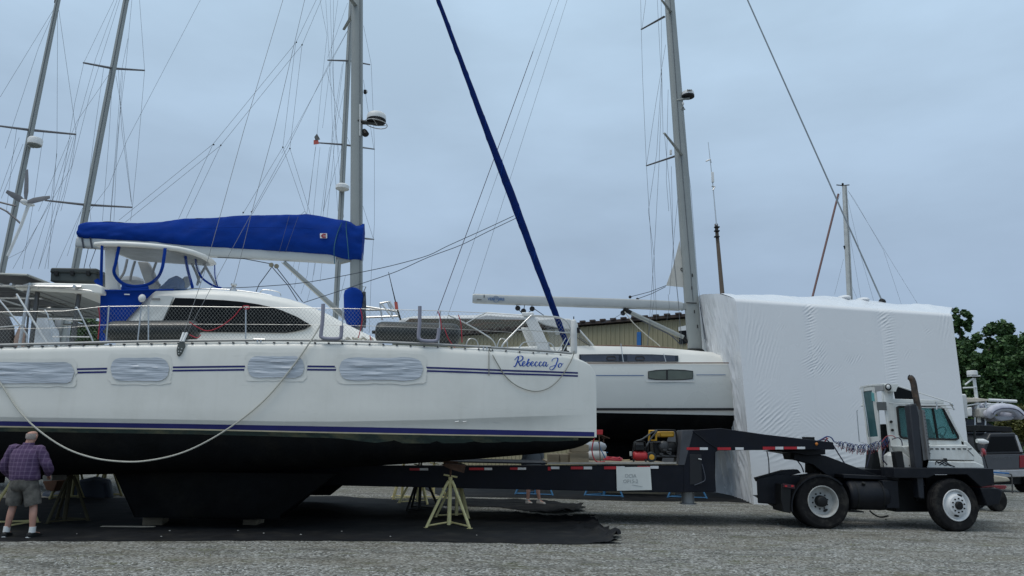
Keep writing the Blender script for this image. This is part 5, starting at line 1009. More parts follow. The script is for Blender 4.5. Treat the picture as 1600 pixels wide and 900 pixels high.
tpoly([(1396, 607), (1404, 604.5), (1432, 613.5), (1432, 624), (1399, 623)], CD + .01, CD + .04, 'upper_window', GLASSD); tpoly([(1394, 623), (1475, 625.5), (1475, 631), (1394, 629)], CD - .004, CD + .06, 'gutter_rail', TRUCKW)
MB().tube([Tp(1402, 603, CD), Tp(1488, 630, CD)], .014, 6).build('roof_brace', WHITEP, TRK)
DF = 2.1
tpoly([(1380, 628), (1472, 629.5), (1478, 633), (1470, 633.5), (1380, 632)], CD + .06, DF, 'roof', TRUCKW); tpoly([(1344 + 35, 599), (1404, 601), (1404, 604), (1379, 603)], CD, DF, 'roof_rear', TRUCKW)
wins = [Tp(1474, 635, CD + .04), Tp(1504, 689, CD + .04)]; wf_ = [Tp(1474, 635, DF), Tp(1504, 689, DF)]
MB().loft([[wins[0], wins[1], wins[1] + Vector((.01, 0, 0)), wins[0] + Vector((.01, 0, 0))], [wf_[0], wf_[1], wf_[1] + Vector((.01, 0, 0)), wf_[0] + Vector((.01, 0, 0))]]).build('windscreen', TEAL, TRK)
for d in (CD + .03, DF): MB().tube([Tp(1474, 633, d), Tp(1505, 691, d)], .035, 6).build('windscreen_pillar', TRUCKW, TRK)
holed([(1380, 628.5), (1472, 630), (1479, 634), (1506, 690), (1507, 698), (1402, 708), (1398, 700)], win, TY + DF, .05, 'cab_side_far', TRUCKW)
MB().prism([Tp(x, y, DF + .02) for x, y in win], (0, .008, 0)).build('far_window', TEAL, TRK)
tpoly([(1397, 705), (1520, 700), (1530, 731), (1402, 733)], CD + .06, DF, 'cab_floor', TRUCKB)
# inside: seat, wheel, column, rear partition
tpoly([(1376, 664), (1386, 662), (1391, 668), (1395, 712), (1393, 732), (1379, 732)], 1.32, 1.75, 'seat_back', BLACKP, .04); tpoly([(1393, 714), (1418, 714), (1418, 722), (1393, 722)], 1.25, 1.8, 'seat_base', BLACKP, .03)
tpoly([(1404, 636), (1417, 637), (1420, 684), (1410, 684)], 1.5, 1.56, 'inner_pillar', M('inner_grey', (.30, .31, .31), .6), 0); sw = MB(); c = Tp(1468, 678, 1.5); sw.tube([c + Vector((.10 * math.cos(a), .22 * math.sin(a), .17 * math.cos(a))) for a in [k * .3142 for k in range(20)]], .016, 6, loop=True); sw.build('steering_wheel', BLACKP, TRK); MB().tube([c, Tp(1482, 694, 1.5)], .03, 6).build('steering_column', BLACKP, TRK)
tpoly([(1440, 672), (1452, 654), (1462, 684), (1445, 684)], 1.2, 1.3, 'dash_pod', BLACKP)
# rear face of the cab, seen past the near pillar
XR = Tp(1379, 620, CD).x
def Xp(px, py): return PP(px, py, Vector((XR, 0, 0)), Vector((1, 0, 0)))
def xprism(poly, name, mat, th=.04, parent=TRK, bev=.006, dx=0): return MB().prism([Xp(*p) + Vector((dx, 0, 0)) for p in poly], (th, 0, 0)).build(name, mat, parent, bev=bev)
dr = None
mb = MB(); oo = [(1345, 606), (1366, 604.5), (1371, 640), (1377.5, 732), (1360, 730), (1355, 690)]; ii = [(1347.5, 612), (1362, 610), (1366, 645), (1371.5, 682), (1356, 683), (1352, 650)]
mb.loft([[Xp(*a), Xp(*b), Xp(*b) + Vector((.04, 0, 0)), Xp(*a) + Vector((.04, 0, 0))] for a, b in zip(oo, ii)], loop=True); dr = mb.build('rear_door', TRUCKW, TRK, bev=.005)
xprism(ii, 'door_glass', M('tinted_dark', (.05, .12, .13), .08), .01, dr, 0, .015); xprism([(1362, 613), (1365.5, 614), (1367, 627), (1363, 626)], 'glass_sticker', M('sticker_teal', (.10, .35, .36), .4), .01, dr, 0, -.012)
MB().tube([Xp(1350, 606) - Vector((.04, 0, 0)), Xp(1358, 650) - Vector((.06, 0, 0)), Xp(1363, 690) - Vector((.05, 0, 0)), Xp(1362, 705) - Vector((.03, 0, 0))], .011, 5).build('door_bar', STEEL, dr)
MB().tube([Xp(1345, 641) - Vector((.10, .05, 0)), Xp(1346, 642) - Vector((.12, 0, 0)), Xp(1350, 690) - Vector((.12, 0, 0)), Xp(1354, 694)], .011, 5).build('grab_handle', STEEL, dr)
xprism([(1343, 604), (1357, 601), (1379, 599.5), (1379, 602.5), (1358, 604), (1344, 606.5)], 'rear_visor', TRUCKW); xprism([(1366, 604), (1379, 602), (1380, 610), (1367, 612)], 'rear_header', M('inner_grey', (.30, .31, .31), .6), .03); xprism([(1369, 628), (1383, 628), (1384, 641), (1370, 641)], 'rear_mid_rail', M('rail_shadow', (.10, .11, .11), .6), .03)
xprism([(1355, 735), (1403, 735), (1403, 724), (1396, 722), (1377, 735)], 'cab_sill', TRUCKB)
tpoly([(1350, 733), (1400, 733), (1402, 746), (1350, 745)], .9, 2.1, 'cab_base', TRUCKB); tpoly([(1365, 704), (1372, 703), (1378, 736), (1362, 736)], 1.0, 1.35, 'air_tank_guard', BLACKP, .02); tpoly([(1398, 706), (1410, 705), (1414, 730), (1402, 732)], .18, .355, 'filter_box', BLACKP, .01)
lp = tpoly([(1387, 600), (1404, 600), (1400, 612), (1390, 612)], CD - .14, CD - .02, 'lamp_bracket', TRUCKW, .004); MB().ball(Tp(1388, 605, CD - .16), .07, .07, .085).build('work_lamp', BLACKP, lp); MB().ball(Tp(1388, 604.5, CD - .21), .045, .03, .055).build('lamp_lens', M('lens_clear', (.6, .62, .62), .15), lp)
for x, y in ((1392, 659), (1394, 672)): MB().lathe(Tp(x, y, CD - .0), (-.3, -1, 0), [(.032, 0), (.032, .05), (.02, .06), (.001, .06)], 10).build('marker_plug', BLACKP, TRK)
# hood / engine cover
hd = MB(); sec = lambda d0: [(1403, 699), (1411, 696.5), (1511, 694.5), (1516, 700), (1522, 711), (1526, 731), (1403, 731)]
tpoly([(1409, 697), (1511, 695), (1517, 702), (1522, 712), (1523, 720.5), (1427, 718.5)], .42, CD + .02, 'engine_hood', TRUCKW, .02); tpoly([(1410, 706), (1420, 714), (1427, 719.5), (1524, 721.5), (1538, 728), (1538, 732), (1402, 732), (1402, 712)], .36, CD + .02, 'hood_base', TRUCKW, .02)
for i in range(8): MB().prism([Tp(x, y, .41) for x, y in ((1453 + i * 8.6, 700.4), (1458 + i * 8.6, 700.5), (1458.6 + i * 8.6, 702.2), (1453.6 + i * 8.6, 702.1))], (0, .02, 0)).build('vent_slot', BLACKT, TRK)
MB().prism([Tp(x, y, .41) for x, y in ((1420, 699.5), (1424, 699.5), (1424.5, 701.5), (1420.5, 701.5))], (0, .02, 0)).build('vent_slot', BLACKT, TRK); MB().box(Tp(1477, 718.5, .38), .05, .05, .07).build('hood_latch', BLACKP, TRK); MB().tube([Tp(1428, 717.8, .41), Tp(1522, 719.3, .41)], .007, 4).build('hood_seam', BLACKT, TRK); MB().tube([Tp(1512, 703, .41), Tp(1522, 713, .41)], .006, 4).build('hood_seam', BLACKT, TRK)
tpoly([(1436, 742), (1530, 742), (1546, 760), (1546, 780), (1432, 784)], .62, .66, 'wheel_well', BLACKP); tpoly([(1500, 688), (1512, 690), (1526, 705), (1535, 715), (1538, 731), (1510, 731)], CD, DF, 'nose_panel', TRUCKW, .02)
dc = MB(); rnd = random.Random(6)
for pts in ([(1462, 726), (1463, 721), (1470, 719.5), (1477, 721), (1484, 726), (1492, 729.5)], [(1464, 722), (1470, 723), (1476, 727), (1481, 726)], [(1466, 724), (1472, 721), (1478, 724.5), (1486, 728)], [(1468, 727), (1472, 724), (1476, 723)], [(1472, 719.6), (1476, 718.8), (1480, 721)]): dc.tube(spline([Tp(x, y, .353) for x, y in pts], 4), .011, 5, flat=.3, fu=Vector((0, 1, 0)))
dc.build('scribble_decal', BLACKT, TRK)
for x in (1421, 1425): MB().ball(Tp(x, 727, .35), .014, n=6).build('bolt', BLACKP, TRK)
# exhaust
ex = tpoly([(1421, 633), (1432, 630), (1436, 650), (1445, 772), (1445, 780), (1436, 778), (1432, 740)], .12, .34, 'exhaust_stack', M('stack_dark', (.014, .017, .024), .5), .02)
tpoly([(1432, 634), (1440, 636), (1452, 718), (1449, 722), (1443, 720), (1442, 744), (1447, 760), (1446, 740)], .16, .34, 'heat_shield', M('shield_grey', (.13, .135, .14), .55, metal=.3), .006, ex); tpoly([(1441, 640), (1445, 641), (1454, 712), (1453, 720), (1450, 718)], .10, .36, 'heat_shield', M('shield_perf', (.16, .165, .17), .6, metal=.2), .006, ex)
hs_ = MB()
for i in range(13):
    for j in range(2): hs_.ball(Tp(1444.0 + i * .68 + j * 1.9, 645 + i * 5.3, .095), .008, .006, .012, n=6)
hs_.build('perforation', BLACKT, ex, kind='stuff')
pp = [Tp(1424, 591.5, .22), Tp(1425.5, 594, .22), Tp(1427.5, 600, .22), Tp(1430, 615, .22), Tp(1435, 640, .22)]
MB().tube(spline([Tp(1421.5, 589.5, .24)] + pp, 4), .068, 14).build('tail_pipe', M('rusty_pipe', (.07, .055, .045), .6, metal=.4, var=.5, scale=6, dirt=(.16, .09, .05), dscale=6, damt=.8), ex)
MB().lathe(Tp(1420.8, 589.2, .245), (-1, 0, .35), [(.055, 0), (.055, .012), (.001, .012)], 14).build('pipe_mouth', BLACKT, ex)
# mirror arms, wipers
for pts, r in (([(1390, 630), (1440, 632.5), (1486, 633)], .012), ([(1440, 637), (1475, 637.5), (1492, 639)], .010), ([(1462, 628), (1464, 634), (1463, 640)], .02), ([(1484, 630), (1490, 638), (1491, 641)], .014), ([(1486, 631), (1489, 634)], .03)): MB().tube([Tp(x, y, CD - .16) for x, y in pts], r, 6).build('mirror_arm', STEEL, TRK)
MB().tube([Tp(1475, 644, CD - .03), Tp(1490, 678, CD - .03)], .02, 5).build('wiper', BLACKP, TRK)
MB().lathe(Tp(1534, 707, 1.2), (1, -.4, 0), [(.10, 0), (.10, .05), (.06, .08), (.001, .085)], 14).build('mirror_lamp', M('lamp_red', (.25, .02, .03), .35), TRK); MB().tube(spline([Tp(x, y, 1.3) for x, y in ((1522, 672), (1524, 690), (1526, 700), (1530, 706))], 3), .03, 6).build('mirror_bracket', BLACKP, TRK); MB().lathe(Tp(1536, 690, 1.2), (1, 0, -.1), [(.05, -.15), (.07, 0), (.03, .12)], 10).build('spot_lamp', WHITEP, TRK); MB().tube([Tp(1537, 710, 1.0), Tp(1547, 745, 1.0)], .012, 5).build('marker_whip', BLACKP, TRK)
# hoses
def coil(a, b, sag, n, r, ph): 
    o = []
    for i in range(n * 12 + 1):
        u = i / (n * 12); c = a.lerp(b, u) - Vector((0, 0, sag * math.sin(math.pi * u))); q = u * n * 2 * math.pi + ph; rr = r * min(1, 6 * u, 6 * (1 - u) + .3); o.append(c + Vector((0, math.cos(q) * rr, math.sin(q) * rr)) + Vector((.02 * math.sin(q * .31), 0, 0)))
    return o
for nm_, m_, ph, dz_ in (('air_line_coil', M('hose_blue', (.02, .05, .18), .4), 0, 0), ('air_line_coil', M('hose_dark', (.02, .02, .05), .4), 2, -.02), ('air_line_coil', M('hose_redc', (.28, .03, .04), .4), 4, -.09)):
    tag(MB().tube(coil(Tp(1303, 690, .8) + Vector((0, 0, dz_)), Tp(1398, 683, .95) + Vector((0, .05, dz_)), .20, 17, .085 if dz_ > -.05 else .06, ph), .0075 if ph < 4 else .005, 5).build(nm_, m_), {0: 'blue coiled air line slung between trailer neck and truck cab', 2: 'near-black coiled air line slung between trailer neck and truck cab', 4: 'red coiled air line slung lowest between trailer neck and truck cab'}[ph], 'air hose')
for pts, m_, r in (([(1276, 690), (1284, 686), (1292, 682), (1299, 684), (1303, 690)], 'hose_blue', .014), ([(1276, 689), (1290, 687), (1296, 691), (1302, 696), (1312, 712), (1325, 730), (1345, 742)], 'hose_dark', .014), ([(1284, 687), (1292, 683.5), (1288, 691), (1294, 684)], 'hose_redc', .01), ([(1198, 704), (1201, 720), (1202, 746)], 'hose_dark', .012), ([(1246, 720), (1252, 728), (1256, 738)], 'hose_dark', .014), ([(1395, 686), (1404, 684), (1409, 690), (1410, 700)], 'hose_dark', .012), ([(1378, 690), (1385, 682), (1395, 681), (1400, 685)], 'hose_redc', .01), ([(1384, 700), (1379, 715), (1385, 725), (1398, 735)], 'hose_dark', .014), ([(1362, 700), (1358, 716), (1354, 730)], 'hose_dark', .010)):
    MB().tube(spline([Tp(x, y, .8) for x, y in pts], 4), r, 6).build('air_line', MATS[m_], TRK)
MB().box(Tp(1263, 685.5, .8), .22, .2, .08).build('gladhand_box', BLACKP, TRL, bev=.01); hc = MB()
for i in range(5): hc.tube(spline([Tp(1352 + 6 * i + rnd.uniform(-4, 4), 738 + rnd.uniform(-3, 3), .9 + .3 * rnd.random()) for _ in range(5)], 4), .016, 5)
tag(hc.build('rope_heap', ROPEW), 'small tangle of pale rope on the truck chassis behind the cab', 'rope')

# ================================================================== JACK STANDS
def stand(base, hgt, leg_m, label, group, yaw=0.0, wid=.50, legh=.9, tilt=14, pad=True, name='boat_stand'):
    o = thing(name, label, 'jack stand', base, group); b = Vector(base); z = Vector((0, 0, 1)); apex = b + z * legh; ft = []
    for k in range(3):
        a = R(yaw + k * 120); d = Vector((math.cos(a), math.sin(a), 0)); f = b + d * wid; ft.append(f)
        MB().tube([apex + d * .04 - z * .02, apex + d * .10 - z * .12, f + z * .02], .030, 10).build('leg', leg_m, o); MB().box(f + z * .012, .09, .09, .02, Matrix.Rotation(a, 3, 'Z')).build('foot', leg_m, o)
    for k in (1, 2): MB().tube([ft[k] + z * .05, ft[0] + z * .05], .018, 8).build('brace', leg_m, o)
    MB().tube([b + z * .05, apex + z * .06], .040, 12).build('centre_tube', leg_m, o) if name == 'boat_stand' else None
    MB().tube([apex + z * .0, b + z * (hgt - .06)], .022, 8).build('screw', RUST, o); MB().tube([apex + Vector((-.14, .02, .10)), apex + Vector((.14, -.02, .06))], .018, 6).build('handle', leg_m, o)
    if pad:
        m = Matrix.Rotation(R(yaw), 3, 'Z') @ Matrix.Rotation(R(tilt), 3, 'Y'); MB().box(b + z * (hgt - .02), .34, .30, .035, m).build('pad', RUST, o, bev=.006); MB().box(b + z * (hgt - .05), .12, .12, .06).build('pad_bracket', RUST, o)
    return o
s1 = G(701, 824); stand((s1.x, s1.y, 0), 1.27, YEL, 'yellow tripod jack stand nearest the camera, in front of the trailer side', 'jack stands under the boats', 92, .50, .93, 16)
MB().prism([P(690, 726, s1.y - .3), P(700, 724.5, s1.y - .3), P(728, 727, s1.y - .2), P(725, 739, s1.y - .25), P(703, 733, s1.y - .3)], (0, .03, .01)).build('plywood_pad', RUST, bpy.data.objects['boat_stand'])
s2 = G(713, 809); stand((s2.x, s2.y, 0), 1.2, YEL, 'yellow jack stand right behind the nearest one, in the trailer shade', 'jack stands under the boats', 70, .47, .93, 10)
s3 = P(72, 800, 14.0); stand((-8.75, 14.6, 0), 1.15, M('yellow_shaded', (.06, .052, .025), .8, var=.2), 'shade-darkened yellow jack stand just right of the man in the purple shirt', 'jack stands under the boats', 20, .42, .9, 12)  # yellow paint darkened to carry the shade under the hull
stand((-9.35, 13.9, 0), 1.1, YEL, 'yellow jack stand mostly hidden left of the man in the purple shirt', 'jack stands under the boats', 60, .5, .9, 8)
for i, (px, py, yaw, m_, lab) in enumerate(((628, 779, 10, YEL, 'small far yellow jack stand seen under the hull, leftmost of the far yellow ones'), (652, 787, 70, YEL, 'far yellow jack stand under the hull, between two other yellow stands'), (676, 780, 40, YEL, 'far yellow jack stand closest behind the front stand, right of the others'), (655, 797, 0, M('stand_black', (.03, .03, .028), .6), 'dark far jack stand under the hull among the yellow ones'))):
    q = G(px, py); stand((q.x, q.y, 0), 1.3, m_, lab, 'jack stands under the boats', yaw, .5, .95, 8)
for px, py, lab in ((838, 776, 'blue jack stand under the lettered-boom yacht, behind the bare legs'), (950, 779, 'blue jack stand under the yacht, below the paper sign on the trailer'), (1076, 779, 'blue jack stand under the yacht, beside the silver trailer leg')):
    q = G(px, py); zt_ = zw_ - .75; stand((q.x, VC - 1.35 if q.y > 22 else q.y, 0), zt_, BLUEST, lab, 'jack stands under the boats', 200, .72, 1.35, -18)
for i, (px, py, w_, lab) in enumerate(((231, 822, .5, 'weathered timber block under the keel, on the left side'), (390, 822, .5, 'stacked timber blocks under the keel, on the right side'))):
    q = G(px, py)
    if i == 0: tag(MB().box(q + Vector((0, .3, .09)), .36, .6, .17, Matrix.Rotation(.25, 3, 'Z')).build('timber_block', WOOD, bev=.012), lab, 'timber block')
    else:
        t_ = thing('timber_stack', lab, 'timber block', q); MB().box(q + Vector((-.03, .3, .055)), .26, .5, .11).build('timber', WOOD, t_, bev=.01); MB().box(q + Vector((.04, .3, .155)), .22, .5, .075).build('timber', WOOD, t_, bev=.008); MB().box(q + Vector((.05, .25, .215)), .50, .35, .04, Matrix.Rotation(.1, 3, 'Z')).build('timber', WOODP, t_, bev=.006)
q = G(200, 825); pk = MB().box(q + Vector((0, 0, .02)), .95, .10, .03, Matrix.Rotation(.12, 3, 'Z')); tag(pk.build('loose_plank', WOODP, bev=.004), 'thin pale plank lying on the ground cloth beside the left keel block', 'plank')

# ================================================================== GROUND CLOTHS
def cloth(edge_near, edge_far, name, label, amp=.02, lift=None, nu=150, nv=50, z0=.006):
    mb = MB()
    def fn(u, v):
        a, b = edge_near(u), edge_far(u); x, y = lerp(a[0], b[0], v), lerp(a[1], b[1], v)
        z = z0 + amp * (noise.noise(Vector((x * .9, y * 1.4, 1))) * .5 + .5) + amp * .7 * max(0, noise.noise(Vector((x * 2.2, y * 3.6, 5))))
        ed = min(1, 8 * u + .0 if False else 1, 14 * v, 30 * (1 - v) + .1); z = z0 + (z - z0) * max(.12, ed)
        if u > .88: x += (u - .88) / .12 * (.30 * noise.noise(Vector((y * 1.6, 1, 3))) + .05 * noise.noise(Vector((y * 5, 2, 3))) + .10)
        if lift: z += lift(u, v, x, y)
        return Vector((x, y, z))
    mb.grid(fn, nu, nv); return tag(mb.build(name, TARP, sharp=80, recalc=False), label, 'ground cloth')
def en(u):
    px = lerp(-60, 964, u); py = tabf([(-60, 845.5), (0, 846), (200, 846), (400, 845), (600, 846), (760, 848.5), (880, 851), (964, 849.5)])(px) + 1.1 * noise.noise(Vector((px * .03, 0, 0))); q = G(px, py); return (q.x, q.y)
def ef(u):
    px = lerp(-60, 915, u); py = tabf([(-60, 778), (60, 778), (400, 778), (520, 775), (640, 782), (720, 800), (800, 802), (860, 810), (915, 812)])(px) + 1.5 * noise.noise(Vector((px * .04, 3, 0))); q = G(px, py); return (q.x, q.y)
def lf(u, v, x, y):
    e_ = max(0, (u - .95) / .05); r_ = noise.fractal(Vector((x * 3.2, y * 3.2, 2)), 1, 2, 3); z = e_ * (.04 + .20 * max(0, r_)) + .03 * max(0, (u - .86) / .14) * max(0, noise.noise(Vector((x * 2 + y, y * 2.5, 7))))
    z += .08 * max(0, (v - .94) / .06) * max(0, (u - .8) / .2) * (1 + r_); return z
def en2(u):
    a = en(u); e_ = max(0, (u - .93) / .07); return (a[0] + e_ * .0, a[1])
cloth(en2, lambda u: (ef(u)[0] + (.22 * noise.noise(Vector((u * 90, 1, 1))) if u > .95 else 0), ef(u)[1]), 'ground_cloth', 'large black ground cloth spread under the catamaran with a ragged right end', .022, lf, 220, 70)
def eA(u):
    px = lerp(640, 900, u); q = G(px, tabf([(640, 789), (780, 793), (830, 800), (870, 803), (900, 801)])(px)); return (q.x, q.y)
def eB(u):
    px = lerp(640, 905, u); q = G(px, tabf([(640, 781), (740, 781), (800, 781), (850, 783), (880, 789), (905, 793)])(px)); return (q.x, q.y)
cloth(eA, eB, 'ground_cloth', 'smaller rumpled black cloth around the bare feet behind the trailer', .05, lambda u, v, x, y: max(0, (u - .70) / .30) * (.03 + .16 * abs(noise.noise(Vector((x * 2.6, y * 1.5, 3))))), 110, 30, .01)

def weeds():
    rnd = random.Random(77); mb = MB()
    for cx, cy, n_ in ((838, 857, 26), (858, 853, 16), (700, 862, 10), (300, 866, 10), (1010, 842, 12), (120, 872, 10), (1340, 852, 10), (980, 822, 8)):
        q = G(cx, cy)
        for _ in range(n_):
            p_ = q + Vector((rnd.gauss(0, .22), rnd.gauss(0, .12), 0)); h = rnd.uniform(.015, .05); d = Vector((rnd.uniform(-.03, .03), rnd.uniform(-.03, .03), h)); w_ = Vector((rnd.uniform(-1, 1), rnd.uniform(-1, 1), 0)).normalized() * .006
            mb.add([p_ - w_, p_ + w_, p_ + d], [(0, 1, 2)])
    return mb.build('weeds', LEAFY, kind='stuff', recalc=False, smooth=False)
weeds()
lt_ = MB(); rnd = random.Random(15)
for px, py in ((265, 829), (252, 838), (470, 835), (534, 830), (372, 829), (120, 834), (610, 838), (745, 836), (412, 833)):
    q = G(px, py, .03); lt_.ball(q, rnd.uniform(.008, .02), rnd.uniform(.008, .02), .006, n=6)
lt_.build('paint_chips', M('chip_pale', (.5, .5, .47), .8), kind='stuff')

def eC(u):
    px = lerp(690, 1176, u); q = G(px, tabf([(690, 776), (840, 778.5), (1000, 783.5), (1130, 784), (1176, 787)])(px)); return (q.x, q.y)
def eD(u): return (lerp(-4.5, 8.3, u), lerp(31, 30, u))
cloth(eC, eD, 'ground_cloth', 'dark ground cloth under the white yacht, behind the trailer and blue stands', .03, None, 110, 40, .008)

# ================================================================== PEOPLE
def skin_obj(name, joints, edges, mat, parent, sub=2, root=0):
    off = parent.location; me = bpy.data.meshes.new(name); me.from_pydata([tuple(Vector(j[0]) - off) for j in joints], edges, [])
    bm = bmesh.new(); bm.from_mesh(me); ly = bm.verts.layers.skin.verify(); bm.verts.ensure_lookup_table()
    for i, v in enumerate(bm.verts): v[ly].radius = joints[i][1]; v[ly].use_root = i == root
    bm.to_mesh(me); bm.free(); me.materials.append(mat); o = bpy.data.objects.new(name, me); COL.objects.link(o); o.parent = parent
    s_ = o.modifiers.new('skin', 'SKIN'); s_.use_smooth_shade = True; s_.branch_smoothing = .3
    b = o.modifiers.new('sub', 'SUBSURF'); b.levels = sub; b.render_levels = sub; return o
def person(base, label, J, colours, bare_feet=False, sc=1.0):
    o = thing('person', label, 'person', base); b = Vector(base)
    def w_(p): return b + Vector(p) * sc
    j = []; e = []
    def add(p, r, par=None):
        r = r if isinstance(r, tuple) else (r, r); j.append((w_(p), (r[0] * sc, r[1] * sc))); k = len(j) - 1
        if par is not None: e.append((par, k))
        return k
    pel = add(J['pelvis'], (.14, .11)); sp = add(J['spine'], (.15, .12), pel); ch = add(J['chest'], (.17, .12), sp); nk0 = add(J['neck0'], (.085, .08), ch); nk = add(J['neck'], (.062, .066), nk0)
    h1 = add(J['head1'], (.075, .088), nk); h2 = add(J['head2'], (.080, .098), h1); add(J['head3'], (.052, .066), h2)
    for s_ in 'LR':
        sh = add(J['sh' + s_], .062, ch); el = add(J['el' + s_], (.043, .043), sh); wr = add(J['wr' + s_], (.029, .024), el); d = (Vector(J['wr' + s_]) - Vector(J['el' + s_])).normalized(); side = d.cross(Vector((0, 1, 0)))
        side = side.normalized() if side.length > .2 else Vector((1, 0, 0)); pn = d.cross(side).normalized(); p0 = Vector(J['wr' + s_]); pm = add(p0 + d * .055, (.034, .017), wr)
        for k, (off_, ln) in enumerate(((-.03, .060), (-.010, .074), (.010, .070), (.028, .054))):
            f1 = add(p0 + d * .095 + side * off_, .0095, pm); f2 = add(p0 + d * (.095 + ln * .5) + side * off_ + pn * .010, .009, f1); add(p0 + d * (.095 + ln * .9) + side * off_ * .9 + pn * .032, .0075, f2)
        t1 = add(p0 + d * .045 + side * .042 + pn * .012, .0105, pm); add(p0 + d * .085 + side * .055 + pn * .026, .0085, t1)
        hp = add(J['hip' + s_], (.095, .10), pel); kn = add(J['kn' + s_], (.060, .062), hp); cf_ = add(J['cf' + s_], (.058, .064), kn); an = add(J['an' + s_], (.036, .040), cf_)
        hl = Vector(J['an' + s_]); fd = Vector(J['ft' + s_]); ft = add(hl + fd * .08 + Vector((0, 0, -.045)), (.042, .032), an); add(hl + fd * .17 + Vector((0, 0, -.06)), (.036, .020), ft)
    skin_obj('body', j, e, SKIN, o)
    # clothes
    def garment(name, pts, eds, mat, sub=2): return skin_obj(name, [(w_(p), (r[0] * sc, r[1] * sc)) for p, r in pts], eds, mat, o, sub)
    V_ = Vector
    def ell(c, rx, ry, ax=None, n=18, ph=0):
        c = V_(c)
        if ax is None: u, v = V_((1, 0, 0)), V_((0, 1, 0))
        else:
            u = ax.cross(V_((0, 1, 0))).normalized(); v = ax.cross(u).normalized()
        return [w_(c + u * (rx * math.cos(t) * (1 + .035 * math.sin(5 * t + ph))) + v * (ry * math.sin(t))) for t in [2 * math.pi * k / n for k in range(n)]]
    hm, spn, cst, nk_ = V_(J['hem']), V_(J['spine']), V_(J['chest']), V_(J['neck0'])
    t_ = MB(); shm = (V_(J['shL']) + V_(J['shR'])) / 2
    t_.loft([ell(hm, .235, .175, ph=1), ell(hm + V_((0, 0, .05)), .245, .185, ph=2), ell(spn, .245, .185, ph=1), ell(spn.lerp(cst, .5), .252, .178, ph=0), ell(cst, .258, .165), ell(shm + V_((0, 0, .01)), .235, .13), ell(nk_.lerp(shm, .45), .15, .10), ell(nk_ + V_((0, 0, .015)), .085, .085), ell(nk_ + V_((.005, .0, .05)), .078, .08)])
    for s_ in 'LR':
        sh, el, wr = V_(J['sh' + s_]), V_(J['el' + s_]), V_(J['wr' + s_]); pts = spline([sh + (shm - sh) * .35 + V_((0, 0, .0)), sh, sh.lerp(el, .5), el, el.lerp(wr, J.get('cuff', .8))], 4); rr = [.080, .085, .088, .092, .095, .097, .096, .092, .088, .084, .082, .080, .078, .074, .070, .066, .062]
        t_.tube([w_(p) for p in pts], [r * sc * (1 + .05 * math.sin(i * 2.1)) for i, r in enumerate(rr[:len(pts)])], 14)
    for i_, v_ in enumerate(t_.v):
        q_ = (v_ - b) / sc; t_.v[i_] = v_ + Vector((noise.noise(q_ * 7), noise.noise(q_ * 7 + Vector((9, 0, 0))), 0)) * .018 + Vector((noise.noise(Vector((q_.x * 16 + q_.z * 9, q_.y * 9, q_.z * 4))), 0, 0)) * .010
    t_.build('shirt', colours[0], o, sharp=80)
    t_ = MB(); pl_ = V_(J['pelvis']); t_.loft([ell(pl_ + V_((0, 0, .05)), .20, .155), ell(pl_ + V_((0, -.005, -.03)), .215, .17), ell(pl_ + V_((0, -.005, -.12)), .222, .17), ell(pl_ + V_((0, 0, -.20)), .20, .14)])
    for s_ in 'LR':
        hp, kn = V_(J['hip' + s_]), V_(J['kn' + s_]); pts = [hp + V_((0, 0, .02)), hp.lerp(kn, .3), hp.lerp(kn, .6), hp.lerp(kn, .85), hp.lerp(kn, 1.0)]
        t_.tube([w_(p) for p in pts], [.115 * sc, .128 * sc, .126 * sc, .124 * sc, .118 * sc], 16)
    for i_, v_ in enumerate(t_.v):
        q_ = (v_ - b) / sc; t_.v[i_] = v_ + Vector((noise.noise(q_ * 8), noise.noise(q_ * 8 + Vector((9, 0, 0))), 0)) * .016
    t_.build('shorts', colours[1], o, sharp=80)
    for s_ in 'LR':
        an = V_(J['an' + s_]); fd = V_(J['ft' + s_]).normalized(); rt = V_((fd.y, -fd.x, 0)); z = V_((0, 0, 1))
        gx = an.z - .092
        def ring(t, hw, h0, h1): return [w_(V_((an.x, an.y, gx)) + fd * t + rt * (hw * cx) + z * lerp(h0, h1, cz)) for cx, cz in ((-1, 0), (-1, .45), (-.8, .85), (-.3, 1), (.3, 1), (.8, .85), (1, .45), (1, 0))]
        sh_ = MB().loft([ring(-.085, .028, .006, .06), ring(-.07, .040, 0, .085), ring(-.02, .045, 0, .095), ring(.06, .047, 0, .085), ring(.13, .05, 0, .062), ring(.175, .045, .003, .048), ring(.20, .025, .008, .035)]).build('shoe', colours[2], o, sharp=60)
        MB().loft([ring(-.088, .030, -.004, .022), ring(-.07, .043, -.006, .022), ring(.06, .050, -.006, .02), ring(.13, .053, -.006, .02), ring(.18, .048, -.004, .02), ring(.204, .028, 0, .02)]).build('sole', colours[3], sh_)
        MB().tube([w_(an + z * -.01), w_(an + z * (.085 if not bare_feet else .03))], [.052 * sc, .050 * sc], 12).build('sock', colours[3], o)
    hc = V_(J['head2']); hd_ = MB()
    for sx in (-1, 1): hd_ = MB().ball(w_(hc + V_((sx * .083, -.005, -.035))), .014, .026, .034); hd_.build('ear', SKIN, o)
    MB().ball(w_(hc + V_((0, .095, -.04))), .016, .024, .024).build('nose', SKIN, o)
    for sx in (-1, 1): MB().ball(w_(hc + V_((sx * .032, .083, -.012))), .014, .012, .010).build('eye', M('eye_white', (.5, .48, .45), .3), o)
    MB().ball(w_(hc + V_((0, .085, -.085))), .028, .014, .008).build('mouth', M('lip', (.32, .13, .11), .6), o)
    return o, w_, hc
PB = G(29, 840)
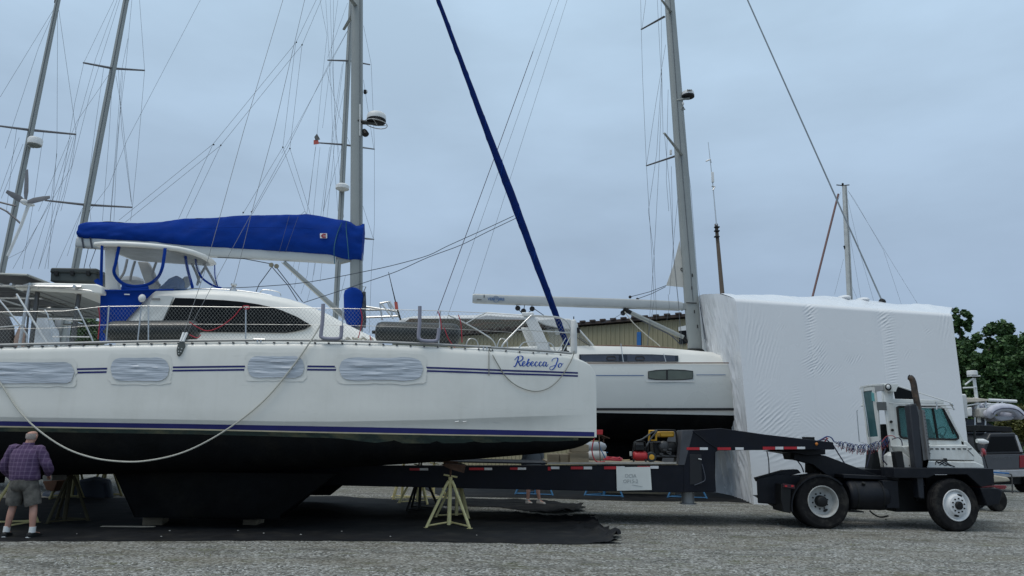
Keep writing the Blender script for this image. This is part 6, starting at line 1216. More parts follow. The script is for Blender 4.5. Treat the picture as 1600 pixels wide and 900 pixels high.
J1 = dict(pelvis=(.02, 0, .96), spine=(.01, .0, 1.14), chest=(.03, .0, 1.33), hem=(.02, .0, .93), neck0=(.06, .01, 1.50), neck=(.085, .02, 1.57), head1=(.10, .035, 1.625), head2=(.105, .035, 1.69), head3=(.105, .03, 1.745), shL=(-.17, 0, 1.43), shR=(.26, .01, 1.42), elL=(-.33, .0, 1.14), elR=(.37, .06, 1.15), wrL=(-.30, .17, .96), wrR=(.29, .22, 1.03), hipL=(-.09, 0, .90), hipR=(.11, 0, .90), knL=(-.17, .02, .52), knR=(.17, .02, .52), cfL=(-.19, -.01, .36), cfR=(.19, -.01, .36), anL=(-.22, 0, .095), anR=(.21, 0, .095), ftL=(-.25, .97, 0), ftR=(.2, .98, 0), cuff=.9)
for k_ in list(J1):
    if isinstance(J1[k_], tuple) and J1[k_][2] > .4: J1[k_] = (J1[k_][0] - .135 * (J1[k_][2] - .4), J1[k_][1], J1[k_][2])
pO, pw, phc = person(PB, 'bald man in purple plaid shirt and camouflage shorts facing the hull', J1, (SHIRT, SHORTS, BLACKP, WHITEP))
fr_ = MB().loft([[pw(phc + Vector((.084 * math.cos(a) * k, -.006 + .101 * math.sin(a) * k, z))) for a in [R(185 + i * 17) for i in range(11)]] for z, k in ((-.085, .80), (-.06, .985), (-.02, 1.0), (.012, .975))], caps=False, closed=False); fr_.build('hair_fringe', HAIR, pO)
PB2 = G(832, 789)
J2 = dict(pelvis=(0, 0, .95), spine=(0, 0, 1.13), chest=(0, 0, 1.32), hem=(0, 0, .92), neck0=(0, .01, 1.48), neck=(0, .02, 1.55), head1=(0, .035, 1.60), head2=(0, .035, 1.665), head3=(0, .03, 1.72), shL=(-.20, 0, 1.41), shR=(.20, 0, 1.41), elL=(-.27, .05, 1.13), elR=(.27, .05, 1.13), wrL=(-.24, .20, .95), wrR=(.24, .20, .95), hipL=(-.09, 0, .90), hipR=(.10, 0, .90), knL=(-.12, .02, .52), knR=(.14, .03, .52), cfL=(-.12, -.01, .36), cfR=(.15, .0, .36), anL=(-.13, 0, .13), anR=(.19, .0, .13), ftL=(.5, -.86, 0), ftR=(.80, -.6, 0), cuff=.5)
person(PB2, 'person behind the trailer of whom only bare lower legs and pale shoes show', J2, (M('shirt_grey', (.10, .11, .12), .9), M('shorts_dark', (.03, .03, .035), .9), M('shoe_pale', (.40, .37, .33), .8), M('sole_pale', (.45, .43, .40), .8)), True)
# ================================================================== OTHER YACHTS (mostly hidden behind the catamaran)
def yacht(label, Y, pxm, ypx, top, bow, hw, zdk, spreaders, wires, L_=11.0, hull_m=None, name='sailing_yacht', mast_m=None, cover=None):
    base = P(pxm, ypx, Y); o = thing(name, label, 'sailboat', (base.x, Y, 0)); hull_m = hull_m or M('yacht_white', (.60, .61, .60), .35, var=.04)
    x0, x1 = base.x - bow * L_ * .58, base.x + bow * L_ * .42; zw = zdk - 1.15; rs, rb = [], []
    for u in (0, .05, .15, .3, .45, .6, .75, .86, .94, .985, 1):
        b = 1.75 * (.78 + .22 * min(1, u / .35)) * (1 if u < .5 else max(.02, 1 - ((u - .5) / .505) ** 2)); x = lerp(x0, x1, u); z = zdk + .25 * u * u
        d = .75 * math.sin(math.pi * min(1, .1 + u * .88)) ** .7
        rs.append([Vector((x, Y + s_ * bb, zz)) for s_, seq in ((-1, ((b - .1, z), (b, z - .06), (b, z - .5), (b * .93, zw))), (1, ((b * .93, zw), (b, z - .5), (b, z - .06), (b - .1, z)))) for bb, zz in seq])
        rb.append([Vector((x, Y + s_ * bb, zz)) for s_, seq in ((-1, ((b * .93, zw), (b * .8, zw - .5 * d), (b * .4, zw - .9 * d), (b * .08, zw - d))), (1, ((b * .08, zw - d), (b * .4, zw - .9 * d), (b * .8, zw - .5 * d), (b * .93, zw)))) for bb, zz in seq])
    h_ = MB().loft(rs).build('hull', hull_m, o, sharp=50); MB().loft(rb).build('bottom_paint', ANTI, h_, sharp=60)
    MB().loft([[Vector((x, Y - b_, zdk)), Vector((x, Y - b_ + .12, zdk + hh)), Vector((x, Y, zdk + hh + .06)), Vector((x, Y + b_ - .12, zdk + hh)), Vector((x, Y + b_, zdk))] for x, b_, hh in ((lerp(x0, x1, .22), 1.2, .5), (lerp(x0, x1, .5), 1.15, .42), (lerp(x0, x1, .68), .9, .25), (lerp(x0, x1, .74), .7, .05))]).build('coachroof', GELD, o, sharp=50)
    MB().loft([[Vector((base.x + dx, Y - .13, z)), Vector((base.x + dx, Y + .13, z)), Vector((base.x + dx + ln, Y + .13, z)), Vector((base.x + dx + ln, Y - .13, z))] for z, dx, ln in ((zw - .7, -.9, 2.0), (.2, -.5, 1.6))]).build('keel', ANTI, h_)
    T = P(*top, Y)
    def mr_(c, s_): return [c + Vector((hw * s_ * math.cos(a), hw * s_ * .7 * math.sin(a), 0)) for a in [2 * math.pi * k / 14 for k in range(14)]]
    foot = base + (base - T) * ((base.z - zdk) / (T.z - base.z)); ms = MB().loft([mr_(foot, 1), mr_(base.lerp(T, .5), 1), mr_(T, .85)]).build('mast', mast_m or ALU, o, sharp=60)
    MB().tube([foot.lerp(T, .05) + Vector((hw * .2, -hw * .8, 0)), T + Vector((hw * .2, -hw * .7, 0))], .012, 4).build('mast_track', WIRE, ms)
    for a, c, b in spreaders:
        MB().tube([P(*c, Y), P(*a, Y - .9)], [.045, .03], 6).build('spreader', M('spreader_dark', (.12, .12, .13), .5), ms); MB().tube([P(*c, Y), P(*b, Y + .9)], [.045, .03], 6).build('spreader', M('spreader_dark', (.12, .12, .13), .5), ms)
    for pts in wires: MB().tube([P(x, y, Y) for x, y in pts], .0058, 4).build('shroud', WIRE, o)
    return o, ms
yA, mA = yacht('sailboat with a wind turbine on its mast, leftmost behind the catamaran', 22.0, 8, 400, (91, -2), -1, .10, 3.7, [((0, 197), (46, 203), (119, 210))],
    [[(83, 16), (0, 152)], [(84, 18), (60, 75), (8, 232)], [(92, 16), (119, 208), (100, 300), (60, 420)], [(90, 20), (89, 230), (75, 420)], [(0, 197), (-20, 260)], [(26, 201), (18, 260), (10, 330)], [(68, 207), (55, 300), (35, 420)], [(119, 210), (112, 260), (60, 350), (20, 420)], [(30, 215), (0, 300)], [(36, 225), (2, 310)], [(112, 214), (85, 300), (47, 420)], [(89, 240), (80, 310), (40, 390), (10, 405)]])
rc = P(55, 221, 21.8); rd = MB().lathe(rc - Vector((0, 0, .14)), (0, 0, 1), [(.15, 0), (.215, .03), (.22, .20), (.19, .25), (.001, .27)], 22).build('radar_dome', WHITEP, mA); MB().lathe(rc - Vector((0, 0, .19)), (0, 0, 1), [(.12, 0), (.19, .04), (.19, .06)], 18).build('radar_base', M('radar_grey', (.16, .18, .17), .6), rd); MB().tube([P(44, 228, 22), P(52, 230, 21.8)], .04, 6).build('radar_bracket', ALU, rd)
MB().box(P(89, 2, 22), .14, .1, .18).build('masthead_fitting', BLACKP, mA, bev=.02)
TBN = thing('wind_turbine', 'small three-bladed wind turbine on a pole beside the leftmost mast', 'wind turbine', P(40, 335, 21.0)); hc_ = P(40, 316, 20.9)
MB().lathe(hc_ + Vector((-.05, -.1, 0)), (.3, 1, 0), [(.001, -.05), (.07, 0), (.09, .1), (.08, .3), (.03, .42), (.001, .43)], 14).build('nacelle', WHITEP, TBN)
for a in ((42, 265), (10, 299), (78, 308), (33, 350)):
    if a == (33, 350): continue
    t_ = P(*a, 20.9); d = t_ - hc_; n_ = Vector((.3, 1, 0)).normalized(); sd_ = d.cross(n_).normalized()
    MB().loft([[hc_ + d * f + sd_ * (w_ * c) + n_ * (th * s_) for c, s_ in ((-1, 0), (-.2, 1), (1, .2), (-.2, -.6))] for f, w_, th in ((.05, .05, .03), (.3, .10, .03), (.7, .085, .02), (1, .05, .01))]).build('blade', M('blade_grey', (.16, .16, .17), .5), TBN, sharp=60)
MB().tube([hc_ + Vector((.04, .1, 0)), P(33, 352, 21), P(12, 400, 21)], [.05, .045, .04], 8).build('turbine_pole', WHITEP, TBN)
for pts in ([(33, 350), (20, 338), (10, 330)], [(0, 316), (16, 320), (25, 322)], [(0, 325), (12, 331)]): MB().tube(ppoly(pts, 21.2), .03, 6).build('mount_strut', M('spreader_dark', (.12, .12, .13), .5), TBN)
yB, mB = yacht('sailboat with a tall bare mast and two spreader pairs, second mast from the left', 24.0, 121, 400, (197, 0), -1, .125, 4.0, [((130, 98), (177, 107), (226, 110)), ((70, 313), (133, 320), (207, 324))],
    [[(178, 0), (131, 98), (117, 160), (95, 300), (70, 420)], [(183, 0), (150, 90), (100, 270), (60, 420)], [(187, 0), (140, 150), (95, 330)], [(206, 0), (197, 100), (185, 200), (172, 350)], [(218, 0), (226, 110), (216, 230), (207, 322), (204, 345)], [(171, 115), (120, 190), (60, 330)], [(162, 106), (150, 190), (136, 300)], [(181, 118), (189, 165), (206, 320)], [(200, 60), (190, 110), (181, 230), (172, 345)], [(192, 112), (182, 250), (178, 345)], [(176, 118), (170, 220), (160, 345)], [(129, 325), (100, 390), (78, 440)], [(127, 330), (105, 400)], [(185, 108), (190, 200), (205, 315)], [(313, 0), (198, 220), (170, 290), (125, 350)], [(140, 326), (142, 345)]])
MB().tube([P(197, 0, 24), P(225, -140, 24)], .11, 10).build('mast_head_section', ALU, mB)
yC, mC = yacht('sailboat behind the catamaran whose thin mast rises just left of the thick catamaran mast', 30.0, 529, 400, (552, -60), 1, .125, 4.2, [((512, 94), (545, 95), (578, 101)), ((495, 223), (537, 226), (584, 233)), ((566, 372), (573, 373), (584, 374))],
    [[(500, 0), (511, 55), (505, 110), (494, 225), (480, 330), (455, 430)], [(509, 0), (517, 130), (521, 240), (528, 330)], [(516, 0), (519, 100), (526, 220), (537, 340)], [(521, 0), (521, 120), (524, 200), (530, 240)], [(543, 5), (512, 90)], [(528, 0), (520, 60), (515, 110), (504, 200)], [(545, 45), (500, 130), (440, 240)], [(535, 100), (520, 200), (505, 335), (490, 430)], [(510, 110), (530, 180), (547, 226), (556, 240)], [(540, 130), (526, 195), (512, 330), (500, 440)], [(480, 330), (468, 410), (460, 450)], [(493, 230), (482, 320)], [(500, 230), (480, 430), (470, 460)], [(515, 230), (488, 440), (480, 470)], [(540, 430), (530, 470)], [(537, 95), (530, 150), (515, 250), (505, 330)], [(534, 230), (505, 330)]])
rc = P(535, 294, 29.7); MB().lathe(rc - Vector((0, 0, .1)), (0, 0, 1), [(.18, 0), (.30, .06), (.30, .2), (.2, .28), (.001, .3)], 20).build('radar_dome', WHITEP, mC)
MB().prism(ppoly([(495, 209), (500, 218), (493, 220), (491, 214)], 29), (0, .02, .02)).build('pennant', M('flag_grey', (.12, .12, .12), .9), yC); MB().prism(ppoly([(490, 219), (497, 219), (498, 225), (490, 226)], 29), (0, .02, .02)).build('pennant', M('flag_red', (.45, .10, .08), .9), yC)
fm = MB()
for pts in ([(594, 474), (597, 500)], [(594, 474), (609, 471), (614, 498)], [(609, 471), (624, 496)], [(596, 474), (612, 495)], [(570, 479), (624, 487)], [(572, 484), (596, 484)], [(572, 496), (622, 494)], [(609, 480), (606, 472)]): fm.tube(ppoly(pts, 28.0), .045, 6)
for a, b, lab in (): pass
fmo = thing('stern_arch', 'stainless steel stern arch of tubes behind the black deck fender right of the mast', 'boat arch', P(600, 500, 28)); fm.build('tube_frame', STEEL, fmo, kind='stuff')
wp = thing('whip_antenna', 'dark whip antenna with a red tag, leaning left beside the steel stern arch', 'antenna', P(626, 500, 27.5)); MB().tube(ppoly([(607, 425), (614, 455), (620, 480), (626, 500)], 27.5), [.012, .02, .03, .04], 6).build('rod', BLACKP, wp); MB().tube(ppoly([(618.5, 472), (620, 484)], 27.3), .07, 6).build('tag_ribbon', M('flag_red', (.45, .10, .08), .9), wp)
yD, mD = yacht('sailboat far behind the white tent, only its short mast showing above it', 36.0, 1328, 470, (1319.5, 291), -1, .15, 4.4, [], [[(1314, 300), (1302, 335), (1270, 466)], [(1322, 300), (1345, 400), (1368, 480)], [(1325, 298), (1335, 312), (1380, 390), (1410, 480)], [(1325, 298), (1400, 420), (1437, 480)], [(1322, 310), (1330, 380), (1346, 472)], [(1318, 405), (1304, 460)], [(1328, 440), (1345, 480)]], L_=8.0, mast_m=M('mast_pale', (.46, .48, .47), .5))
MB().tube(ppoly([(1310, 303), (1302, 335), (1285.6, 400), (1269, 466)], 36), .055, 6).build('forestay_furler', M('furler_rust', (.18, .10, .09), .6), yD)
mh = MB().tube(ppoly([(1307, 289), (1317, 290), (1327, 289)], 36), .03, 5).build('masthead_bar', BLACKP, mD); MB().lathe(P(1317, 291, 36), (0, 0, 1), [(.05, 0), (.06, .15), (.001, .2)], 8).build('masthead_light', BLACKP, mh)
MB().tube(spline(ppoly([(1319, 384), (1322, 391), (1327, 391)], 36), 4), .05, 6).build('radar_mount', BLACKP, mD)

# covered boats at the far left, seen through the rails
def lump(pts, Y0, Y1, mat, name, label, cat):
    mb = MB(); c = sum((Vector((p[0], p[1], 0)) for p in pts), Vector()) / len(pts)
    rings = [[P(lerp(x, c.x, s_), lerp(y, max(p[1] for p in pts), s_), lerp(Y0, Y1, f)) for x, y in pts] for f, s_ in ((0, .18), (.08, 0), (.5, -.03), (.92, 0), (1, .18))]
    return tag(mb.loft(rings).build(name, mat, bev=.05), label, cat)
gc2 = M('grey_cover_light', (.36, .39, .42), .75, var=.2, scale=1.6, bump=.5, bscale=3)
lump([(46, 600), (52, 505), (60, 488), (72, 486), (80, 496), (86, 512), (92, 520), (96, 600)], 22.5, 25.5, gc2, 'boat_cover', 'grey fabric boat cover left of the rail gate, behind the catamaran cockpit', 'boat cover')
lump([(84, 600), (86, 500), (92, 487), (101, 483), (109, 487), (112, 500), (108, 530), (110, 600)], 24.5, 28, GREYC, 'boat_cover', 'upright rounded grey boat cover beside the dark tree behind the rails', 'boat cover')
lump([(-40, 600), (-40, 500), (-20, 492), (0, 489), (14, 498), (22, 515), (24, 600)], 24, 28, M('dark_cover', (.03, .032, .035), .8), 'boat_cover', 'dark boat cover at the far left edge behind the catamaran rails', 'boat cover')
lump([(16, 600), (22, 530), (30, 512), (38, 510), (42, 520), (46, 600)], 23.5, 26, M('tan_cover', (.22, .15, .12), .8), 'boat_cover', 'low brownish boat cover between the dark and the grey one', 'boat cover')
bt = G(110, 772); 
lump([(62, 782), (70, 768), (100, 766), (118, 752), (150, 745), (172, 750), (178, 782)], 20.0, 21.6, M('blue_tarp_dark', (.012, .022, .04), .6, bump=.4, bscale=5), 'covered_pile', 'dark blue tarp over a pile under the catamaran, behind the shade-darkened yellow stand', 'tarp pile')
tag(yprism(MB(), [(66, 743), (82, 740), (82, 765), (68, 765)], 18.6, 19.2).build('carton', M('carton_grey', (.30, .29, .26), .85), bev=.02), 'pale carton on the ground under the hull beside the man', 'box')
tag(yprism(MB(), [(66, 752), (90, 751), (84, 768), (72, 766)], 18.0, 18.5).build('wooden_crate', M('crate_brown', (.17, .08, .045), .85, var=.2), bev=.02), 'brown wooden crate under the hull in front of a pale carton', 'crate')
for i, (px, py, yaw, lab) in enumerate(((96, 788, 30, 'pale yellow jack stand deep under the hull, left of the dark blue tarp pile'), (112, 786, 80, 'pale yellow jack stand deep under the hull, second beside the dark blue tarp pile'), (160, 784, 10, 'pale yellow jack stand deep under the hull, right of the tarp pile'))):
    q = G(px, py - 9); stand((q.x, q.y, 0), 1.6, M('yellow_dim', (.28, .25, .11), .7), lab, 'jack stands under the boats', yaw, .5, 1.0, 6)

# ================================================================== BUILDINGS
SHED = thing('metal_shed', 'tan corrugated metal shed with dark brown roof edge behind the yacht', 'building', (4, 44, 0))
wa, wb = P(700, 524.5, 49.5), P(1090, 493.5, 40.5); dv = (wb - wa); dxy = Vector((dv.x, dv.y, 0)); nrm = Vector((dxy.y, -dxy.x, 0)).normalized()
rows = []; nr_ = 0; seg = int(dxy.length / .30)
mbw = MB(); pts = []
for i in range(seg):
    f0 = i / seg
    for df, o_ in ((0, 0), (.55, 0), (.68, .06), (.87, .06)):
        f = f0 + df / seg; pts.append((wa + dv * f) + nrm * o_)
mbw.loft([[Vector((p.x, p.y, 0)) for p in pts], [p - Vector((0, 0, .12)) for p in pts]], caps=False, closed=False); mbw.build('wall', WALLY, SHED, sharp=30)
bk = Vector((nrm.x, nrm.y, 0)) * -14
rf = MB().loft([[wa + nrm * .35 + Vector((0, 0, -.05)), wb + nrm * .35 + Vector((0, 0, -.05)), wb + nrm * .35 + Vector((0, 0, .12)), wa + nrm * .35 + Vector((0, 0, .12))], [wa + bk + Vector((0, 0, .8)), wb + bk + Vector((0, 0, .8)), wb + bk + Vector((0, 0, 1.0)), wa + bk + Vector((0, 0, 1.0))]]).build('roof', ROOFB, SHED)
for i in range(26):
    f = (i + .5) / 26; MB().box(wa + dv * f + nrm * .36 + Vector((0, 0, .16)), .34, .2, .10, Matrix.Rotation(math.atan2(dv.y, dv.x), 3, 'Z')).build('roof_rib', ROOFB, rf)
for e0, e1 in ((wa, wa + bk), (wb, wb + bk), (wa + bk, wb + bk)): MB().prism([Vector((e0.x, e0.y, 0)), Vector((e1.x, e1.y, 0)), Vector((e1.x, e1.y, e1.z)), Vector((e0.x, e0.y, e0.z))], (.05, .05, 0)).build('wall', WALLY, SHED)
def wallpt(px, py, e=.12): return PP(px, py, wa + nrm * e, nrm)
MB().prism([wallpt(*p) for p in ((995, 519), (1001.5, 518.5), (1001.5, 560), (995, 560))], nrm * -.05).build('blue_door', M('door_blue', (.015, .12, .35), .5), SHED); MB().prism([wallpt(*p) for p in ((1060, 511), (1074, 508), (1074, 516), (1060, 517))], nrm * -.05).build('awning', WHITEP, SHED); MB().prism([wallpt(*p, .1) for p in ((1061, 517), (1074, 516), (1074, 536), (1061, 538))], nrm * -.05).build('opening', GLASSD, SHED); MB().prism([wallpt(*p, .14) for p in ((1073.5, 516), (1079, 516), (1079, 540), (1073.5, 540))], nrm * -.05).build('red_jamb', RED, SHED)
HB = thing('shingled_building', 'building with dark mottled shingle roof seen through the deck netting', 'building', (-6, 66, 0))
r0, r1 = P(612, 520, 60), P(880, 522, 60); 
MB().loft([[P(612, 519, 60), P(640, 497.5, 68), P(640, 510, 76)], [P(886, 523, 60), P(872, 500, 68), P(880, 515, 76)]]).build('roof', SHING, HB); MB().prism([Vector((r0.x, 60.3, 0)), Vector((r1.x, 60.3, 0)), P(884, 522.5, 60.3), P(614, 518.5, 60.3)], (0, 14, 0)).build('wall', M('shed_wall_green', (.10, .12, .09), .8, var=.2), HB)
MB().prism(ppoly([(755, 517), (820, 514.8), (820, 517.5), (755, 520)], 59.4), (0, .6, 0)).build('white_gutter', WHITEP, HB)
WBT = lump([(622, 512), (628, 499), (650, 494.5), (700, 493.5), (745, 493), (762, 488), (800, 491), (850, 493), (866, 497), (866, 512)], 72, 79, M('white_tarp', (.55, .56, .56), .6, bump=.4, bscale=1), 'wrapped_boat', 'long white wrapped boat rising behind the dark shingle roof', 'boat cover')
fence_y = 52

# ================================================================== UTILITY POLE
UP_ = thing('utility_pole', 'wooden pole topped with a thin antenna mast, right of the yacht mast', 'utility pole', P(1131, 480, 62)); b0 = P(1129.5, 470, 62); gb = b0 + (P(1129.5, 470, 62) - P(1119, 350, 62)) * (b0.z / (P(1119, 350, 62).z - b0.z)) 
MB().tube([gb, b0, P(1119, 350, 62)], [.26, .20, .15], 10).build('pole', CREAMW, UP_); am = MB().tube(ppoly([(1119.5, 352), (1113, 280), (1106.5, 222)], 61.8), [.06, .05, .03], 6).build('antenna_mast', STEEL, UP_)
MB().box(P(1113.5, 277, 61.6), .22, .18, 1.0).build('panel_antenna', WHITEP, am, bev=.03)
for y in (355, 361, 370): MB().box(P(1120, y, 61.8), .45, .3, .10).build('band', BLACKP, UP_)
for pts in ([(1103, 252), (1110, 249), (1111, 254)], [(1112, 291), (1117, 292), (1114, 297)]): MB().tube(ppoly(pts, 61.6), .07, 6).build('dish_mount', STEEL, am)

# ================================================================== RIGHT-HAND SIDE: pickup, fishing boat, dinghy, bench, cart
PY = 31.0
PK = thing('pickup_truck', 'silver pickup truck with dark canopy parked tail toward the camera, cut by the right edge', 'pickup truck', (P(1566, 765, PY).x, PY + 2.5, 0))
def Kp(poly, d0, d1, name, mat, bev=.02, parent=PK): return yprism(MB(), poly, PY + d0, PY + d1).build(name, mat, parent, bev=bev)
SLV = SILV
Kp([(1531, 709), (1600, 708), (1604, 712), (1605, 742), (1531, 744)], .02, 5.2, 'body', SLV, .06)
tg = Kp([(1534, 710.5), (1593, 709.5), (1593, 733), (1534, 734)], -.03, .05, 'tailgate', SLV, .02)
text('CHEVROLET', .175, P(1565, 715.5, PY - .035), RT, (0, 0, 1), M('emboss_grey', (.10, .11, .12), .5), tg)
Kp([(1533, 711), (1540, 690), (1547, 677), (1586, 676), (1594, 690), (1600, 709)], .0, 2.6, 'canopy', M('canopy_dark', (.018, .02, .024), .35), .05); Kp([(1541, 706), (1548, 682), (1584, 681.5), (1592, 705)], -.02, .02, 'rear_window', GLASSD, .01); Kp([(1586, 680), (1589, 680), (1599, 706), (1594, 706)], -.03, .03, 'canopy_edge', M('chrome_edge', (.5, .5, .5), .3, metal=.6), .01)
Kp([(1530, 664), (1580, 667), (1583, 675), (1530, 674)], .4, 2.4, 'roof_rack', BLACKP, .02)
Kp([(1594, 712), (1602, 711.5), (1602, 730), (1594, 731)], -.05, .1, 'tail_lamp', M('lamp_red2', (.22, .012, .02), .3), .01); Kp([(1529, 735), (1606, 733.5), (1607, 745), (1530, 747)], -.12, .1, 'bumper', M('bumper_chrome', (.42, .42, .43), .3, metal=.5), .03)
Kp([(1550, 734.5), (1563, 734), (1563, 741), (1550, 741.5)], -.14, -.10, 'licence_plate', M('plate', (.40, .45, .52), .5), .004)
for px in (1540, 1597):
    c = P(px, 752, PY + .5); MB().lathe((c.x, c.y, .38), (1, 0, 0), [(.2, -.13), (.36, -.13), (.385, -.09), (.385, .09), (.36, .13), (.2, .13)], 24).build('wheel', TYRE, PK)
Kp([(1536, 745), (1600, 744), (1600, 757), (1537, 757)], .3, 4.8, 'chassis', BLACKP, .02)
FY = 36.0
FB = thing('fishing_boat', 'white motorboat with radar mast and flat top behind the pickup', 'motorboat', (P(1530, 700, FY).x, FY + 2, 0))
def Fp(poly, d0, d1, name, mat, bev=.02, parent=FB): return yprism(MB(), poly, FY + d0, FY + d1).build(name, mat, parent, bev=bev)
MB().tube(ppoly([(1522, 591), (1526, 624), (1530, 660)], FY + .2), [.075, .085, .09], 10).build('radar_mast', WHITEP, FB); c = P(1519, 583, FY); MB().lathe(c - Vector((0, 0, .11)), (0, 0, 1), [(.22, 0), (.24, .02), (.24, .20), (.21, .23), (.001, .24)], 20).build('radar_dome', WHITEP, FB); MB().box(P(1521.5, 587.5, FY), .5, .3, .05).build('radar_plate', WHITEP, FB)
for pts in ([(1505, 606), (1526, 605)], [(1508, 601), (1521, 591)], [(1508, 630), (1522, 622)], [(1510, 634), (1532, 630)]): MB().tube(ppoly(pts, FY + .1), .04, 6).build('mast_brace', WHITEP, FB)
Fp([(1500, 621), (1530, 622), (1545, 624), (1545, 626.5), (1528, 628), (1500, 629)], 0, 2.6, 'flat_top', M('top_cream', (.55, .50, .42), .6), .03)
for px in (1508, 1524, 1540): MB().tube(ppoly([(px, 627), (px - 1, 690)], FY + .3), .05, 6).build('top_post', STEEL, FB)
Fp([(1500, 655), (1535, 655), (1560, 668), (1575, 690), (1560, 735), (1500, 735)], .3, 3.0, 'hull', M('hull_navy', (.02, .025, .04), .4), .05); Fp([(1511, 637), (1519, 636), (1520, 650), (1512, 651)], -.2, .2, 'outboard', WHITEP, .05); Fp([(1531, 638), (1543, 637), (1544, 652), (1532, 652)], -.2, .4, 'seat_pod', M('pod_grey', (.42, .42, .40), .6), .06); Fp([(1500, 682), (1520, 682), (1540, 690), (1540, 694), (1500, 691)], -.5, .2, 'swim_platform', M('top_cream', (.55, .50, .42), .6), .03)
MB().tube(ppoly([(1545, 625), (1588, 627)], FY + .3), .075, 8).build('davit_rail', WHITEP, FB); 
for pts in ([(1565, 625), (1566, 634)], [(1536, 632), (1570, 631)], [(1540, 637), (1560, 630)]): MB().tube(ppoly(pts, FY + .3), .05, 6).build('davit', WHITEP, FB)
DN = thing('inflatable_dinghy', 'pale grey inflatable dinghy hanging from the davits above the pickup', 'dinghy', P(1570, 652, FY - .3))
rg = MB(); pth = spline(ppoly([(1547, 647), (1550, 642), (1560, 638), (1572, 637.5), (1584, 640), (1592, 646), (1594, 649)], FY - .4), 4) ; pth2 = [p + Vector((0, 1.3, .1)) for p in reversed(pth)]
rg.tube(pth + pth2, .22, 12, loop=True); rg.build('tube', M('hypalon_grey', (.46, .47, .54), .5), DN); MB().tube([p + Vector((0, -.23, -.02)) for p in pth], .02, 5).build('rub_strake', M('strake_navy', (.02, .025, .07), .5), DN); MB().prism(ppoly([(1553, 650), (1588, 651), (1582, 656), (1565, 658), (1556, 655)], FY - .3), (0, 1.1, 0)).build('floor_pan', M('pan_grey', (.36, .37, .41), .6), DN, bev=.05)
SH = thing('sawhorse_table', 'blue topped folding work table on the gravel in front of the pickup', 'work table', P(1563, 770, 26.0)); sy = 26.0
yprism(MB(), [(1549, 736.5), (1577, 738.5), (1577.5, 741), (1549, 739)], sy, sy + .6).build('table_top', M('table_blue', (.03, .16, .40), .5), SH, bev=.01)
for d in (.02, .56): MB().tube(spline(ppoly([(1570, 740), (1579, 741), (1581, 746), (1582, 771)], sy + d), 3), .022, 6).build('leg', M('leg_dark', (.07, .065, .06), .6), SH); MB().tube(ppoly([(1552, 740), (1551, 770)], sy + d), .022, 6).build('leg', M('leg_dark', (.07, .065, .06), .6), SH)
CRT = thing('equipment_cart', 'low dark two-wheeled cart just beyond the truck bumper', 'cart', (P(1557, 798, 20.0).x, 20, 0)); cq = G(1558, 799)
for d in (0, .9): 
    t_ = MB().lathe((cq.x, cq.y + d, .33), (.25, -1, 0), [(.17, -.10), (.30, -.10), (.33, -.07), (.33, .07), (.30, .10), (.17, .10)], 28).build('wheel', TYRE, CRT); MB().lathe((cq.x, cq.y + d, .33), (.25, -1, 0), [(.17, -.04), (.165, .05), (.08, .06), (.001, .06)], 20).build('hub', M('hub_dull', (.16, .16, .15), .6), t_)
MB().tube([Vector((cq.x, cq.y, .33)), Vector((cq.x, cq.y + .9, .33))], .04, 6).build('axle', BLACKP, CRT); MB().box((cq.x - .7, cq.y + .45, .48), 1.5, .8, .12).build('deck', BLACKP, CRT, bev=.02)
tag(yprism(MB(), [(1552, 742), (1576, 746), (1580, 752), (1552, 754)], 29, 29.5).build('plank_pile', M('pile_tan', (.40, .37, .30), .8), bev=.05), 'pale planks lying on the gravel under the blue work table', 'planks')
rg = MB()
for k in range(3): rg.tube(spline([P(1562 + rnd.uniform(-12, 12), 762 + rnd.uniform(-3, 1.5), 27) for _ in range(6)], 4), .02, 5)
tag(rg.build('red_hose', M('hose_redc', (.28, .03, .04), .4)), 'red hose lying on the gravel near the blue work table', 'hose')

